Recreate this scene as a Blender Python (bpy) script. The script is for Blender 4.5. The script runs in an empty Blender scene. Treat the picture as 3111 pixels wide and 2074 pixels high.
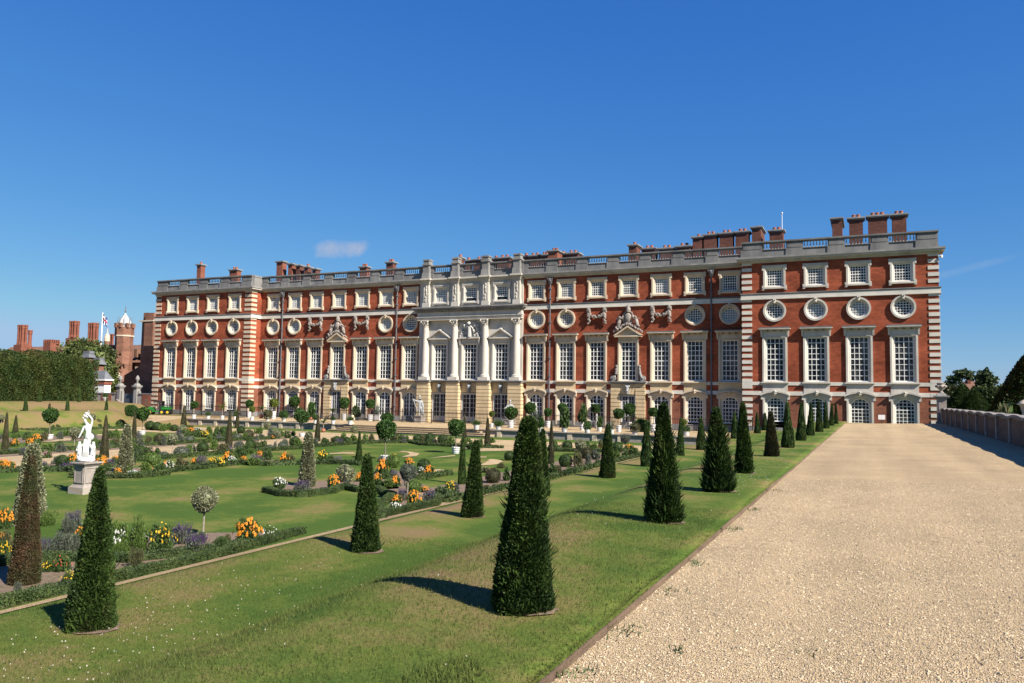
import bpy, bmesh, math, random
import numpy as np
from mathutils import Vector, Matrix
PI = math.pi
SC = bpy.context.scene
COL = SC.collection
random.seed(7); RNG = np.random.default_rng(7)

# ------------------------------------------------------------------ camera, sky, sun, exposure
CAMZ = 1.7
R3 = ((0.908839, 0.416848, 0.015764), (-0.01463, 0.069618, -0.997466), (-0.41689, 0.906306, 0.06937))
cam = bpy.data.cameras.new('camera'); camo = bpy.data.objects.new('camera', cam); COL.objects.link(camo)
cam.sensor_width = 36; cam.lens = 27.382; cam.clip_start = 0.1; cam.clip_end = 6000
camo.matrix_world = Matrix(((R3[0][0], -R3[1][0], -R3[2][0], 0), (R3[0][1], -R3[1][1], -R3[2][1], 0), (R3[0][2], -R3[1][2], -R3[2][2], CAMZ), (0, 0, 0, 1)))
SC.camera = camo
SUN = Vector((3.2, -1.13, 2.8)).normalized()
EL = math.asin(SUN.z)
sun = bpy.data.lights.new('sun', 'SUN'); sun.energy = 5.0; sun.angle = math.radians(0.5); sun.color = (1.0, 0.93, 0.82)
suno = bpy.data.objects.new('sun', sun); COL.objects.link(suno)
suno.rotation_euler = (-SUN).to_track_quat('-Z', 'Y').to_euler(); suno.location = (40, -20, 60)
W = bpy.data.worlds.new('World'); SC.world = W; W.use_nodes = True
nt = W.node_tree; nt.nodes.clear()
def wn(t, **k):
    n = nt.nodes.new(t)
    for a, b in k.items(): setattr(n, a, b)
    return n
EXPO = 1.22; STR = 0.10; SKYK = STR * 2 ** EXPO
sky = wn('ShaderNodeTexSky', sky_type='NISHITA', sun_disc=False)
sky.sun_elevation = EL; sky.sun_rotation = math.atan2(SUN.x, SUN.y)
sky.altitude = 40; sky.air_density = 1.0; sky.dust_density = 0.05; sky.ozone_density = 3.5
bg = wn('ShaderNodeBackground'); bg.inputs[1].default_value = STR
wo = wn('ShaderNodeOutputWorld'); tc = wn('ShaderNodeTexCoord')
# tone response of the camera to the sky, channel by channel (deep polarised blue, gentle towards the horizon)
sp_ = wn('ShaderNodeSeparateColor'); cb_ = wn('ShaderNodeCombineColor'); nt.links.new(sky.outputs[0], sp_.inputs[0])
for i_, (a_, p_, m_) in enumerate(((.039, 1.20, 6.5), (.107, .82, 7.5), (.355, .38, 8.0))):
    pw = wn('ShaderNodeMath', operation='POWER'); pw.inputs[1].default_value = p_; mn = wn('ShaderNodeMath', operation='MINIMUM'); mn.inputs[1].default_value = m_; nt.links.new(sp_.outputs[i_], mn.inputs[0]); nt.links.new(mn.outputs[0], pw.inputs[0])
    mu = wn('ShaderNodeMath', operation='MULTIPLY'); mu.inputs[1].default_value = a_ / SKYK; nt.links.new(pw.outputs[0], mu.inputs[0]); nt.links.new(mu.outputs[0], cb_.inputs[i_])
cur = cb_.outputs[0]
def cloud(cur, d, tilt, su, sw, amount, col, nsc):
    d = Vector(d).normalized(); u = d.cross(Vector((0, 0, 1))).normalized(); w = u.cross(d)
    u2 = u * math.cos(tilt) + w * math.sin(tilt); w2 = w * math.cos(tilt) - u * math.sin(tilt)
    def dot(v):
        n = wn('ShaderNodeVectorMath', operation='DOT_PRODUCT'); nt.links.new(tc.outputs['Generated'], n.inputs[0]); n.inputs[1].default_value = v
        return n.outputs['Value']
    def ma(op, a, b):
        n = wn('ShaderNodeMath', operation=op)
        for i, q in enumerate((a, b)):
            if isinstance(q, (int, float)): n.inputs[i].default_value = q
            else: nt.links.new(q, n.inputs[i])
        return n.outputs[0]
    a = ma('DIVIDE', dot(u2), su); b = ma('DIVIDE', dot(w2), sw)
    r = ma('ADD', ma('MULTIPLY', a, a), ma('MULTIPLY', b, b))
    no = wn('ShaderNodeTexNoise'); no.inputs['Scale'].default_value = nsc; no.inputs['Detail'].default_value = 7; no.inputs['Roughness'].default_value = 0.62
    nt.links.new(tc.outputs['Generated'], no.inputs['Vector'])
    m = ma('SUBTRACT', ma('MULTIPLY', no.outputs['Fac'], 1.9), ma('ADD', r, 0.32))
    m = ma('MULTIPLY', ma('MAXIMUM', ma('MINIMUM', m, 1.0), 0.0), amount)
    m = ma('MULTIPLY', m, ma('GREATER_THAN', dot(d), 0.5))
    mx = wn('ShaderNodeMix', data_type='RGBA'); nt.links.new(m, mx.inputs[0]); nt.links.new(cur, mx.inputs[6]); mx.inputs[7].default_value = col
    return mx.outputs[2]
cur = cloud(cur, (-0.5975, 0.7811, 0.1800), 0.06, 0.050, 0.0165, 0.8, (.54 / SKYK, .54 / SKYK, .62 / SKYK, 1), 34)
cur = cloud(cur, (0.1000, 0.9840, 0.1480), 0.22, 0.055, 0.006, 0.16, (.5 / SKYK, .6 / SKYK, .75 / SKYK, 1), 30)
nt.links.new(cur, bg.inputs[0]); nt.links.new(bg.outputs[0], wo.inputs[0])
SC.view_settings.view_transform = 'Standard'; SC.view_settings.look = 'None'
SC.view_settings.exposure = EXPO; SC.view_settings.gamma = 1.0
SC.cycles.max_bounces = 4; SC.cycles.diffuse_bounces = 2; SC.cycles.glossy_bounces = 2
SC.cycles.caustics_reflective = False; SC.cycles.caustics_refractive = False

# ------------------------------------------------------------------ mesh helpers
class MB:
    def __init__(s): s.v = []; s.f = []
    def add(s, vs, fs):
        n = len(s.v); s.v += [tuple(p) for p in vs]; s.f += [tuple(n + i for i in f) for f in fs]
    def box(s, x0, x1, y0, y1, z0, z1):
        s.add([(x0, y0, z0), (x1, y0, z0), (x1, y1, z0), (x0, y1, z0), (x0, y0, z1), (x1, y0, z1), (x1, y1, z1), (x0, y1, z1)],
              [(3, 2, 1, 0), (4, 5, 6, 7), (0, 1, 5, 4), (1, 2, 6, 5), (2, 3, 7, 6), (3, 0, 4, 7)])
    def frust(s, cx, cy, z0, z1, a0, b0, a1, b1):
        s.add([(cx - a0, cy - b0, z0), (cx + a0, cy - b0, z0), (cx + a0, cy + b0, z0), (cx - a0, cy + b0, z0),
               (cx - a1, cy - b1, z1), (cx + a1, cy - b1, z1), (cx + a1, cy + b1, z1), (cx - a1, cy + b1, z1)],
              [(3, 2, 1, 0), (4, 5, 6, 7), (0, 1, 5, 4), (1, 2, 6, 5), (2, 3, 7, 6), (3, 0, 4, 7)])
    def prism(s, poly, y0, y1):           # poly in x,z seen from the front, extruded along y
        n = len(poly)
        s.add([(x, y0, z) for x, z in poly] + [(x, y1, z) for x, z in poly],
              [tuple(range(n)), tuple(range(2 * n - 1, n - 1, -1))] + [((i + 1) % n, i, n + i, n + (i + 1) % n) for i in range(n)])
    def ring(s, outer, inner, yo, yf, yi, yb):   # moulded frame: outer edge, front, inner edge back to yb
        n = len(outer); mid = [((a[0] + b[0]) / 2, (a[1] + b[1]) / 2) for a, b in zip(outer, inner)]
        m2 = [((a[0] * .3 + b[0] * .7), (a[1] * .3 + b[1] * .7)) for a, b in zip(outer, inner)]
        loops = [[(x, 0.02, z) for x, z in outer], [(x, yf, z) for x, z in outer], [(x, yf, z) for x, z in mid], [(x, yo, z) for x, z in m2], [(x, yi, z) for x, z in inner], [(x, yb, z) for x, z in inner]]
        vs = [p for l in loops for p in l]; fs = []
        for k in range(len(loops) - 1):
            for i in range(n):
                j = (i + 1) % n; fs.append((k * n + i, k * n + j, (k + 1) * n + j, (k + 1) * n + i))
        s.add(vs, fs)
    def lathe(s, prof, n=12, c=(0, 0, 0)):
        vs = []; fs = []
        for r, z in prof:
            for i in range(n):
                a = 2 * PI * i / n; vs.append((c[0] + r * math.cos(a), c[1] + r * math.sin(a), c[2] + z))
        for k in range(len(prof) - 1):
            for i in range(n):
                j = (i + 1) % n; fs.append((k * n + i, k * n + j, (k + 1) * n + j, (k + 1) * n + i))
        fs.append(tuple(range(n - 1, -1, -1))); fs.append(tuple((len(prof) - 1) * n + i for i in range(n)))
        s.add(vs, fs)
    def tube(s, pts, rs, n=6):
        pts = [Vector(p) for p in pts]
        if not isinstance(rs, (list, tuple)): rs = [rs] * len(pts)
        vs = []; fs = []
        for k, p in enumerate(pts):
            t = (pts[min(k + 1, len(pts) - 1)] - pts[max(k - 1, 0)]).normalized()
            a = t.cross(Vector((0, 0, 1)) if abs(t.z) < .9 else Vector((1, 0, 0))).normalized(); b = t.cross(a)
            for i in range(n):
                q = 2 * PI * i / n; vs.append(p + (a * math.cos(q) + b * math.sin(q)) * rs[k])
        for k in range(len(pts) - 1):
            for i in range(n):
                j = (i + 1) % n; fs.append((k * n + i, k * n + j, (k + 1) * n + j, (k + 1) * n + i))
        fs.append(tuple(range(n - 1, -1, -1))); fs.append(tuple((len(pts) - 1) * n + i for i in range(n)))
        s.add(vs, fs)
    def blob(s, c, r, seed=0, n=7, m=5, amp=.25, sq=(1, 1, 1)):
        rg = random.Random(seed); vs = []; fs = []
        vs.append((c[0], c[1], c[2] - r * sq[2]))
        for k in range(1, m):
            th = PI * k / m
            for i in range(n):
                a = 2 * PI * (i + .5 * (k % 2)) / n; q = r * (1 + amp * (rg.random() - .5) * 2)
                vs.append((c[0] + q * sq[0] * math.sin(th) * math.cos(a), c[1] + q * sq[1] * math.sin(th) * math.sin(a), c[2] - q * sq[2] * math.cos(th)))
        vs.append((c[0], c[1], c[2] + r * sq[2]))
        for i in range(n): fs.append((0, 1 + (i + 1) % n, 1 + i))
        for k in range(m - 2):
            for i in range(n):
                a = 1 + k * n; j = (i + 1) % n; fs.append((a + i, a + j, a + n + j, a + n + i))
        e = len(vs) - 1; a = 1 + (m - 2) * n
        for i in range(n): fs.append((e, a + i, a + (i + 1) % n))
        s.add(vs, fs)
    def mesh(s, name, mat, smooth=False, fix=True):
        me = bpy.data.meshes.new(name); me.from_pydata(s.v, [], s.f); me.update()
        if fix:
            bm = bmesh.new(); bm.from_mesh(me); bmesh.ops.recalc_face_normals(bm, faces=bm.faces); bm.to_mesh(me); bm.free()
        if mat: me.materials.append(mat)
        if smooth: me.polygons.foreach_set('use_smooth', [True] * len(me.polygons))
        return me

def npmesh(name, V, k, mat):              # V: (n*k,3) loose faces of k corners
    n = len(V) // k; me = bpy.data.meshes.new(name)
    me.vertices.add(len(V)); me.vertices.foreach_set('co', np.ascontiguousarray(V, dtype=np.float32).ravel())
    me.loops.add(n * k); me.loops.foreach_set('vertex_index', np.arange(n * k, dtype=np.int32))
    me.polygons.add(n); me.polygons.foreach_set('loop_start', np.arange(0, n * k, k, dtype=np.int32)); me.polygons.foreach_set('loop_total', np.full(n, k, dtype=np.int32))
    me.update(calc_edges=True)
    if mat: me.materials.append(mat)
    return me
def ob(name, me, parent=None, loc=(0, 0, 0), rz=0, sc=None):
    o = bpy.data.objects.new(name, me); COL.objects.link(o)
    if parent is not None: o.parent = parent
    o.location = loc
    if rz: o.rotation_euler = (0, 0, rz)
    if sc is not None: o.scale = (sc, sc, sc) if isinstance(sc, (int, float)) else sc
    return o
def tag(o, label, cat, group=None, kind=None):
    if label: o['label'] = label
    if cat: o['category'] = cat
    if group: o['group'] = group
    if kind: o['kind'] = kind
    return o
def struct(name, me, kind='structure'):
    o = ob(name, me); o['kind'] = kind; return o
_o = ['first', 'second', 'third', 'fourth', 'fifth', 'sixth', 'seventh', 'eighth', 'ninth']
ORD = _o + ['tenth', 'eleventh', 'twelfth', 'thirteenth', 'fourteenth', 'fifteenth', 'sixteenth', 'seventeenth', 'eighteenth', 'nineteenth'] + [w for a, b in (('twentieth', 'twenty'), ('thirtieth', 'thirty'), ('fortieth', 'forty'), ('fiftieth', 'fifty')) for w in [a] + [b + '-' + q for q in _o]]
def imx(x, y, z=-1.5):                    # left-to-right order as seen from the path
    return (R3[0][0] * x + R3[0][1] * y) / (R3[2][0] * x + R3[2][1] * y)

# ------------------------------------------------------------------ materials
ALB = 0.72                                   # real world albedo level that goes with the exposure above
def mat(name, col, col2=None, scale=8, rough=.85, detail=4, spec=.3, bump=0, bscale=None, rnd=None, stretch=None, thr=None, coords='World', metal=0, trans=0, third=None):
    col = tuple(q * ALB for q in col); col2 = col2 and tuple(q * ALB for q in col2); third = third and tuple(q * ALB for q in third)
    m = bpy.data.materials.new(name); m.use_nodes = True; t = m.node_tree; b = t.nodes['Principled BSDF']
    b.inputs['Roughness'].default_value = rough; b.inputs['Specular IOR Level'].default_value = spec; b.inputs['Metallic'].default_value = metal
    b.inputs['Base Color'].default_value = (*col, 1)
    def nd(tp, **k):
        n = t.nodes.new(tp)
        for a, q in k.items(): setattr(n, a, q)
        return n
    vec = nd('ShaderNodeNewGeometry').outputs['Position'] if coords == 'World' else nd('ShaderNodeTexCoord').outputs[coords]
    if stretch:
        mp = nd('ShaderNodeMapping'); mp.inputs['Scale'].default_value = stretch; t.links.new(vec, mp.inputs[0]); vec = mp.outputs[0]
    if col2:
        no = nd('ShaderNodeTexNoise'); no.inputs['Scale'].default_value = scale; no.inputs['Detail'].default_value = detail; no.inputs['Roughness'].default_value = .6
        t.links.new(vec, no.inputs['Vector'])
        cr = nd('ShaderNodeValToRGB'); a, z = thr or (.35, .65)
        cr.color_ramp.elements[0].position = a; cr.color_ramp.elements[1].position = z
        cr.color_ramp.elements[0].color = (*col, 1); cr.color_ramp.elements[1].color = (*col2, 1)
        if third:
            e = cr.color_ramp.elements.new((a + z) / 2); e.color = (*third, 1)
        t.links.new(no.outputs['Fac'], cr.inputs[0]); out = cr.outputs[0]
        if rnd:
            gi = nd('ShaderNodeNewGeometry'); mr = nd('ShaderNodeMapRange'); mr.inputs[3].default_value = rnd[0]; mr.inputs[4].default_value = rnd[1]
            t.links.new(gi.outputs['Random Per Island'], mr.inputs[0])
            hv = nd('ShaderNodeHueSaturation'); t.links.new(out, hv.inputs['Color']); t.links.new(mr.outputs[0], hv.inputs['Value']); out = hv.outputs[0]
        t.links.new(out, b.inputs['Base Color'])
    if bump:
        n2 = nd('ShaderNodeTexNoise'); n2.inputs['Scale'].default_value = bscale or scale * 4; n2.inputs['Detail'].default_value = 3
        t.links.new(vec, n2.inputs['Vector']); bp = nd('ShaderNodeBump'); bp.inputs['Strength'].default_value = bump; bp.inputs['Distance'].default_value = .05
        t.links.new(n2.outputs['Fac'], bp.inputs['Height']); t.links.new(bp.outputs[0], b.inputs['Normal'])
    if trans:
        tr = nd('ShaderNodeBsdfTranslucent'); ms = nd('ShaderNodeMixShader'); ms.inputs[0].default_value = trans
        if col2: t.links.new(out, tr.inputs['Color'])
        else: tr.inputs['Color'].default_value = (*col, 1)
        t.links.new(b.outputs[0], ms.inputs[1]); t.links.new(tr.outputs[0], ms.inputs[2]); t.links.new(ms.outputs[0], t.nodes['Material Output'].inputs[0])
    return m
def leafmat(name, a, b, lo=.55, hi=1.5, scale=1.5, trans=.18, rough=.6):
    return mat(name, a, b, scale=scale, rnd=(lo, hi), trans=trans, rough=rough, spec=.25, coords='World')

def brick(name, c1, c2, mortar, sc=1.0, blotch=.5):
    c1, c2, mortar = [tuple(q * ALB for q in c) for c in (c1, c2, mortar)]
    m = bpy.data.materials.new(name); m.use_nodes = True; t = m.node_tree; b = t.nodes['Principled BSDF']; b.inputs['Roughness'].default_value = .9; b.inputs['Specular IOR Level'].default_value = .15
    N = t.nodes.new; L = t.links.new
    tcn = N('ShaderNodeTexCoord'); sx = N('ShaderNodeSeparateXYZ'); L(tcn.outputs['Object'], sx.inputs[0])
    ad = N('ShaderNodeMath'); ad.operation = 'ADD'; L(sx.outputs[0], ad.inputs[0]); L(sx.outputs[1], ad.inputs[1])
    cx = N('ShaderNodeCombineXYZ'); L(ad.outputs[0], cx.inputs[0]); L(sx.outputs[2], cx.inputs[1])
    br = N('ShaderNodeTexBrick'); br.inputs['Color1'].default_value = (*c1, 1); br.inputs['Color2'].default_value = (*c2, 1); br.inputs['Mortar'].default_value = (*mortar, 1)
    br.inputs['Scale'].default_value = 1; br.inputs['Brick Width'].default_value = .23 * sc; br.inputs['Row Height'].default_value = .078 * sc; br.inputs['Mortar Size'].default_value = .006 * sc; br.inputs['Bias'].default_value = -.1
    L(cx.outputs[0], br.inputs['Vector'])
    no = N('ShaderNodeTexNoise'); no.inputs['Scale'].default_value = .42; no.inputs['Detail'].default_value = 7; no.inputs['Roughness'].default_value = .65
    mp = N('ShaderNodeMapping'); mp.inputs['Scale'].default_value = (1, 1, 2.2); L(tcn.outputs['Object'], mp.inputs[0]); L(mp.outputs[0], no.inputs['Vector'])
    mr = N('ShaderNodeMapRange'); mr.inputs[1].default_value = .3; mr.inputs[2].default_value = .7; mr.inputs[3].default_value = 1 - blotch * .45; mr.inputs[4].default_value = 1 + blotch * .4
    L(no.outputs['Fac'], mr.inputs[0])
    n2 = N('ShaderNodeTexNoise'); n2.inputs['Scale'].default_value = 2.3; n2.inputs['Detail'].default_value = 5; L(mp.outputs[0], n2.inputs['Vector'])
    m3 = N('ShaderNodeMapRange'); m3.inputs[1].default_value = .35; m3.inputs[2].default_value = .7; m3.inputs[3].default_value = .85; m3.inputs[4].default_value = 1.15; L(n2.outputs['Fac'], m3.inputs[0])
    mu = N('ShaderNodeMath'); mu.operation = 'MULTIPLY'; L(mr.outputs[0], mu.inputs[0]); L(m3.outputs[0], mu.inputs[1])
    hv = N('ShaderNodeHueSaturation'); L(br.outputs['Color'], hv.inputs['Color']); L(mu.outputs[0], hv.inputs['Value'])
    L(hv.outputs[0], b.inputs['Base Color'])
    return m
M = {}
M['brick'] = brick('red brick', (.37, .080, .034), (.27, .057, .027), (.34, .14, .085), blotch=1.0)
M['brick_low'] = brick('brown brick', (.30, .100, .056), (.22, .072, .044), (.30, .18, .13), blotch=.6)
M['brick_old'] = brick('old tudor brick', (.28, .125, .08), (.20, .085, .055), (.30, .21, .16), blotch=.8)
M['brick_dark'] = brick('chimney brick', (.17, .065, .045), (.12, .045, .035), (.16, .10, .08), blotch=.6)
M['brick_orange'] = brick('orange brick', (.28, .090, .055), (.21, .07, .045), (.26, .15, .11), blotch=.4)
M['cream'] = mat('cream stone', (.69, .57, .42), (.45, .37, .28), scale=1.3, detail=9, thr=(.38, .82), stretch=(1, 1, .35))
M['warm'] = mat('warm ground floor stone', (.74, .57, .34), (.52, .385, .23), scale=1.0, detail=9, thr=(.38, .82), stretch=(1, 1, .5))
M['portland'] = mat('pale portland stone', (.66, .61, .53), (.41, .38, .34), scale=1.2, detail=9, thr=(.40, .82), stretch=(1, 1, .3))
M['band'] = mat('white band stone', (.74, .69, .60), (.52, .49, .44), scale=1.4, detail=8, thr=(.4, .8), stretch=(.6, 1, 1))
M['grey_stone'] = mat('weathered grey stone', (.20, .195, .19), (.37, .355, .33), scale=.9, detail=9, thr=(.35, .72), stretch=(1, 1, .45))
M['parapet'] = mat('weathered parapet stone', (.12, .12, .125), (.29, .28, .265), scale=.8, detail=9, thr=(.3, .75), stretch=(1, 1, .35))
M['baluster'] = mat('pale baluster stone', (.62, .60, .57), (.45, .44, .42), scale=4)
M['lead'] = mat('lead sheet', (.13, .14, .155), (.20, .21, .225), scale=2, rough=.6)
M['white'] = mat('white paint', (.98, .97, .93), (.90, .89, .85), scale=5, rough=.5)
M['greyframe'] = mat('grey white paint', (.52, .52, .53), (.46, .46, .47), scale=5, rough=.5)
def glass(name, base, base2, rough=.06, scale=2.6):
    return mat(name, base, base2, scale=scale, rough=rough, spec=.18, detail=2, thr=(.42, .6))
M['glass'] = glass('dark window glass', (.009, .010, .013), (.045, .048, .055), scale=1.6)
M['glass_blind'] = glass('window glass over pale blind', (.20, .23, .25), (.36, .38, .39), .2, .9)
M['glass_mid'] = glass('window glass over grey curtain', (.018, .02, .024), (.12, .115, .11), .1, 1.3)
M['iron'] = mat('black iron', (.012, .012, .013), (.03, .03, .03), rough=.5)
M['pipe'] = mat('grey lead pipe', (.11, .11, .12), (.17, .17, .18), rough=.6)
M['tile'] = mat('old roof tile', (.16, .085, .055), (.24, .13, .085), scale=2.5, detail=8, stretch=(1, 1, 3))
M['pot'] = mat('terracotta', (.44, .17, .105), (.34, .125, .08), scale=6)
M['marble'] = mat('white marble', (.70, .70, .69), (.50, .50, .49), scale=5, detail=6, thr=(.45, .8), rough=.55)
M['greystatue'] = mat('grey lead statue', (.27, .28, .29), (.42, .43, .43), scale=6, rough=.6)
M['pedestal'] = mat('lichened pedestal stone', (.25, .215, .19), (.42, .37, .33), scale=3.2, detail=9, thr=(.3, .7))
M['lichen'] = mat('orange lichened stone', (.40, .36, .31), (.45, .22, .05), scale=4.5, detail=8, thr=(.5, .68))
M['tub'] = mat('white tub paint', (.80, .79, .77), (.70, .69, .68), scale=6, rough=.5)
M['soil'] = mat('garden soil', (.155, .105, .072), (.25, .18, .13), scale=9, detail=8, bump=.6, bscale=22)
M['bark'] = mat('bark', (.16, .12, .09), (.26, .21, .17), scale=12)
M['palebark'] = mat('pale bark', (.36, .31, .25), (.26, .22, .17), scale=12)
M['yew'] = mat('yew foliage', (.020, .042, .010), (.066, .070, .026), scale=2.2, detail=6, rnd=(.4, 1.9), trans=.18, rough=.6, spec=.25, thr=(.36, .74), third=(.044, .080, .015))
M['yewold'] = leafmat('bronzed yew foliage', (.048, .052, .022), (.080, .070, .034), .55, 1.5, 2)
M['yewbrown'] = leafmat('rusty brown yew foliage', (.115, .062, .034), (.060, .075, .026), .5, 1.5, 2.2)
M['hollyv'] = leafmat('variegated holly foliage', (.10, .12, .055), (.33, .33, .20), .35, 1.7, 22, .1, .4)
M['bay'] = leafmat('bay foliage', (.028, .066, .016), (.062, .125, .026), .4, 1.9, 5)
M['box'] = leafmat('box foliage', (.030, .055, .016), (.055, .095, .022), .5, 1.6, 3)
M['boxg'] = leafmat('box hedge foliage', (.045, .075, .026), (.085, .120, .036), .5, 1.5, 2)
M['pale'] = leafmat('pale green foliage', (.085, .145, .030), (.13, .20, .045), .5, 1.5, 3)
M['lime'] = leafmat('yellow green foliage', (.11, .16, .025), (.19, .22, .04), .5, 1.5, 3)
M['greyleaf'] = leafmat('grey green foliage', (.085, .105, .075), (.14, .155, .115), .55, 1.5, 3)
M['mid'] = leafmat('mid green foliage', (.045, .085, .022), (.085, .135, .040), .45, 1.7, 3)
M['bronze'] = leafmat('bronze green foliage', (.085, .100, .040), (.13, .115, .055), .5, 1.6, 3)
M['tree'] = leafmat('tree foliage', (.036, .062, .024), (.078, .105, .036), .4, 1.8, .6)
M['treepale'] = leafmat('pale tree foliage', (.060, .075, .032), (.105, .105, .05), .45, 1.7, .6)
M['hedge'] = leafmat('hornbeam hedge foliage', (.050, .092, .026), (.105, .125, .034), .5, 1.6, .7)
M['magnolia'] = leafmat('magnolia foliage', (.045, .075, .018), (.10, .12, .03), .35, 1.9, 1.2)
M['agave'] = mat('agave leaf', (.17, .21, .17), (.26, .30, .25), scale=4)
for k, c in dict(orange=(.85, .30, .012), yellow=(.85, .52, .02), white=(.78, .78, .74), purple=(.085, .032, .16), dull=(.19, .13, .24), pink=(.50, .22, .27), red=(.55, .09, .03)).items():
    M['fl_' + k] = mat(k + ' petals', c, tuple(q * .72 for q in c), scale=12, rnd=(.7, 1.25), rough=.7, trans=.15)
M['stone_coping'] = mat('mossy coping stone', (.20, .18, .165), (.33, .30, .27), scale=2.2, detail=9, thr=(.3, .7))
M['flcentre'] = mat('dark flower centre', (.05, .025, .012))
M['green_paint'] = mat('green vehicle paint', (.02, .20, .03), (.015, .16, .025), rough=.35, spec=.5)
M['yellow_paint'] = mat('yellow wheel paint', (.75, .50, .02), rough=.4)
M['rubber'] = mat('black rubber', (.015, .015, .015), (.03, .03, .03), rough=.8)
M['black_paint'] = mat('black plastic', (.02, .02, .022), (.03, .03, .032), rough=.5)
M['grey_paint'] = mat('grey plastic', (.19, .19, .19), (.15, .15, .15), rough=.5)
M['teal'] = mat('dark teal paint', (.012, .045, .045), (.015, .06, .06), rough=.5)
M['timber'] = mat('edging board', (.15, .10, .07), (.22, .15, .10), scale=6, stretch=(1, .3, 1), detail=7)
M['steel'] = mat('blue grey door paint', (.05, .07, .10), (.06, .08, .12), rough=.5)

# ------------------------------------------------------------------ measured places (metres)
CONES = [["terrace","yew",-2.49,5.69,0.04,1.5,0.25],["terrace","yew",-2.56,10.56,0.04,1.6,0.27],["terrace","yew",-2.51,14.46,0.04,1.51,0.31],["terrace","yew",-2.63,18.47,0.04,1.58,0.24],["terrace","yew",-2.65,24.15,0.04,1.32,0.26],["terrace","yew",-2.65,29.16,0.04,1.61,0.28],["terrace","yew",-2.6,34.22,0.04,1.56,0.25],["terrace","yew",-2.6,39.6,0.04,1.52,0.25],["terrace","yew",-2.46,44.34,0.04,1.65,0.25],["terrace","yew",-2.4,50.2,0.04,1.61,0.23],["terrace","yew",-2.38,56.65,0.04,1.49,0.22],["terrace","yew",-2.25,61.28,0.04,1.48,0.2],["bank","yew",-7.69,5.95,-0.88,1.72,0.31],["bank","yew",-7.59,10.87,-0.88,1.57,0.29],["bank","yew",-7.69,14.85,-0.88,1.62,0.27],["bank","yew",-7.79,18.97,-0.88,1.73,0.24],["bank","yew",-7.7,24.24,-0.88,1.73,0.33],["bank","yew",-7.75,29.23,-0.88,1.65,0.3],["bank","yew",-7.78,35.15,-0.88,1.7,0.25],["bank","yew",-7.84,40.33,-0.88,1.6,0.35],["bank","yew",-8.13,52.86,-0.88,1.71,0.31],["bank","yew",-7.87,62.3,-0.88,1.6,0.33],["bank","yew",-8.07,69.0,-0.88,1.47,0.33],["garden","yew",-42.68,27.22,-1.8,2.14,0.23],["garden","yew",-60.29,39.17,-1.8,1.37,0.26],["garden","yew",-64.04,44.44,-1.8,2.19,0.34],["garden","yew",-35.22,27.48,-1.8,2.14,0.28],["garden","yew",-42.65,35.34,-1.8,2.14,0.24],["garden","yew",-53.57,49.32,-1.8,2.2,0.37],["garden","yew",-36.48,37.19,-1.8,2.31,0.28],["garden","yew",-55.04,57.09,-1.8,1.97,0.27],["garden","yew",-36.12,45.35,-1.8,1.93,0.28],["garden","yew",-23.9,33.38,-1.8,1.55,0.23],["garden","yew",-29.45,55.2,-1.8,1.94,0.25],["garden","yew",-23.31,46.99,-1.8,1.99,0.29],["garden","yew",-15.05,37.79,-1.8,2.26,0.21],["garden","yew",-14.61,27.28,-1.8,1.85,0.21],["brown","brown",-13.84,9.32,-1.8,2.3,0.36],["holly","holly",-19.67,13.27,-1.8,2.07,0.37],["holly","holly",-28.68,23.41,-1.8,2.02,0.29],["holly","holly",-19.16,23.55,-1.8,2.02,0.32],["westlow","yew",-67.21,44.44,-0.3,1.38,0.26],["westlow","yew",-66.83,48.09,-0.3,1.51,0.23],["westlow","yew",-66.51,51.86,-0.3,1.31,0.22],["westhigh","yew",-72.39,49.19,0.4,1.58,0.22],["westhigh","yew",-71.11,52.37,0.4,1.65,0.21]]
STAND = [["holly",-14.59,14.16,-1.8,0.9,0.3],["holly",-42.46,31.11,-1.8,0.94,0.29],["holly",-34.29,30.87,-1.8,0.91,0.25],["holly",-63.69,48.27,-1.8,0.98,0.3],["holly",-40.85,45.43,-1.8,1.03,0.26],["holly",-34.22,38.96,-1.8,0.88,0.24],["holly",-35.67,49.14,-1.8,0.77,0.27],["silver",-13.95,22.24,-1.8,0.93,0.26],["silver",-14.62,49.73,-1.8,0.8,0.3],["holly",-15.96,44.78,-1.8,0.62,0.31],["holly",-63.33,39.98,-1.8,1.11,0.22],["bay",-61.47,50.53,-1.8,1.6,0.5]]
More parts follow.
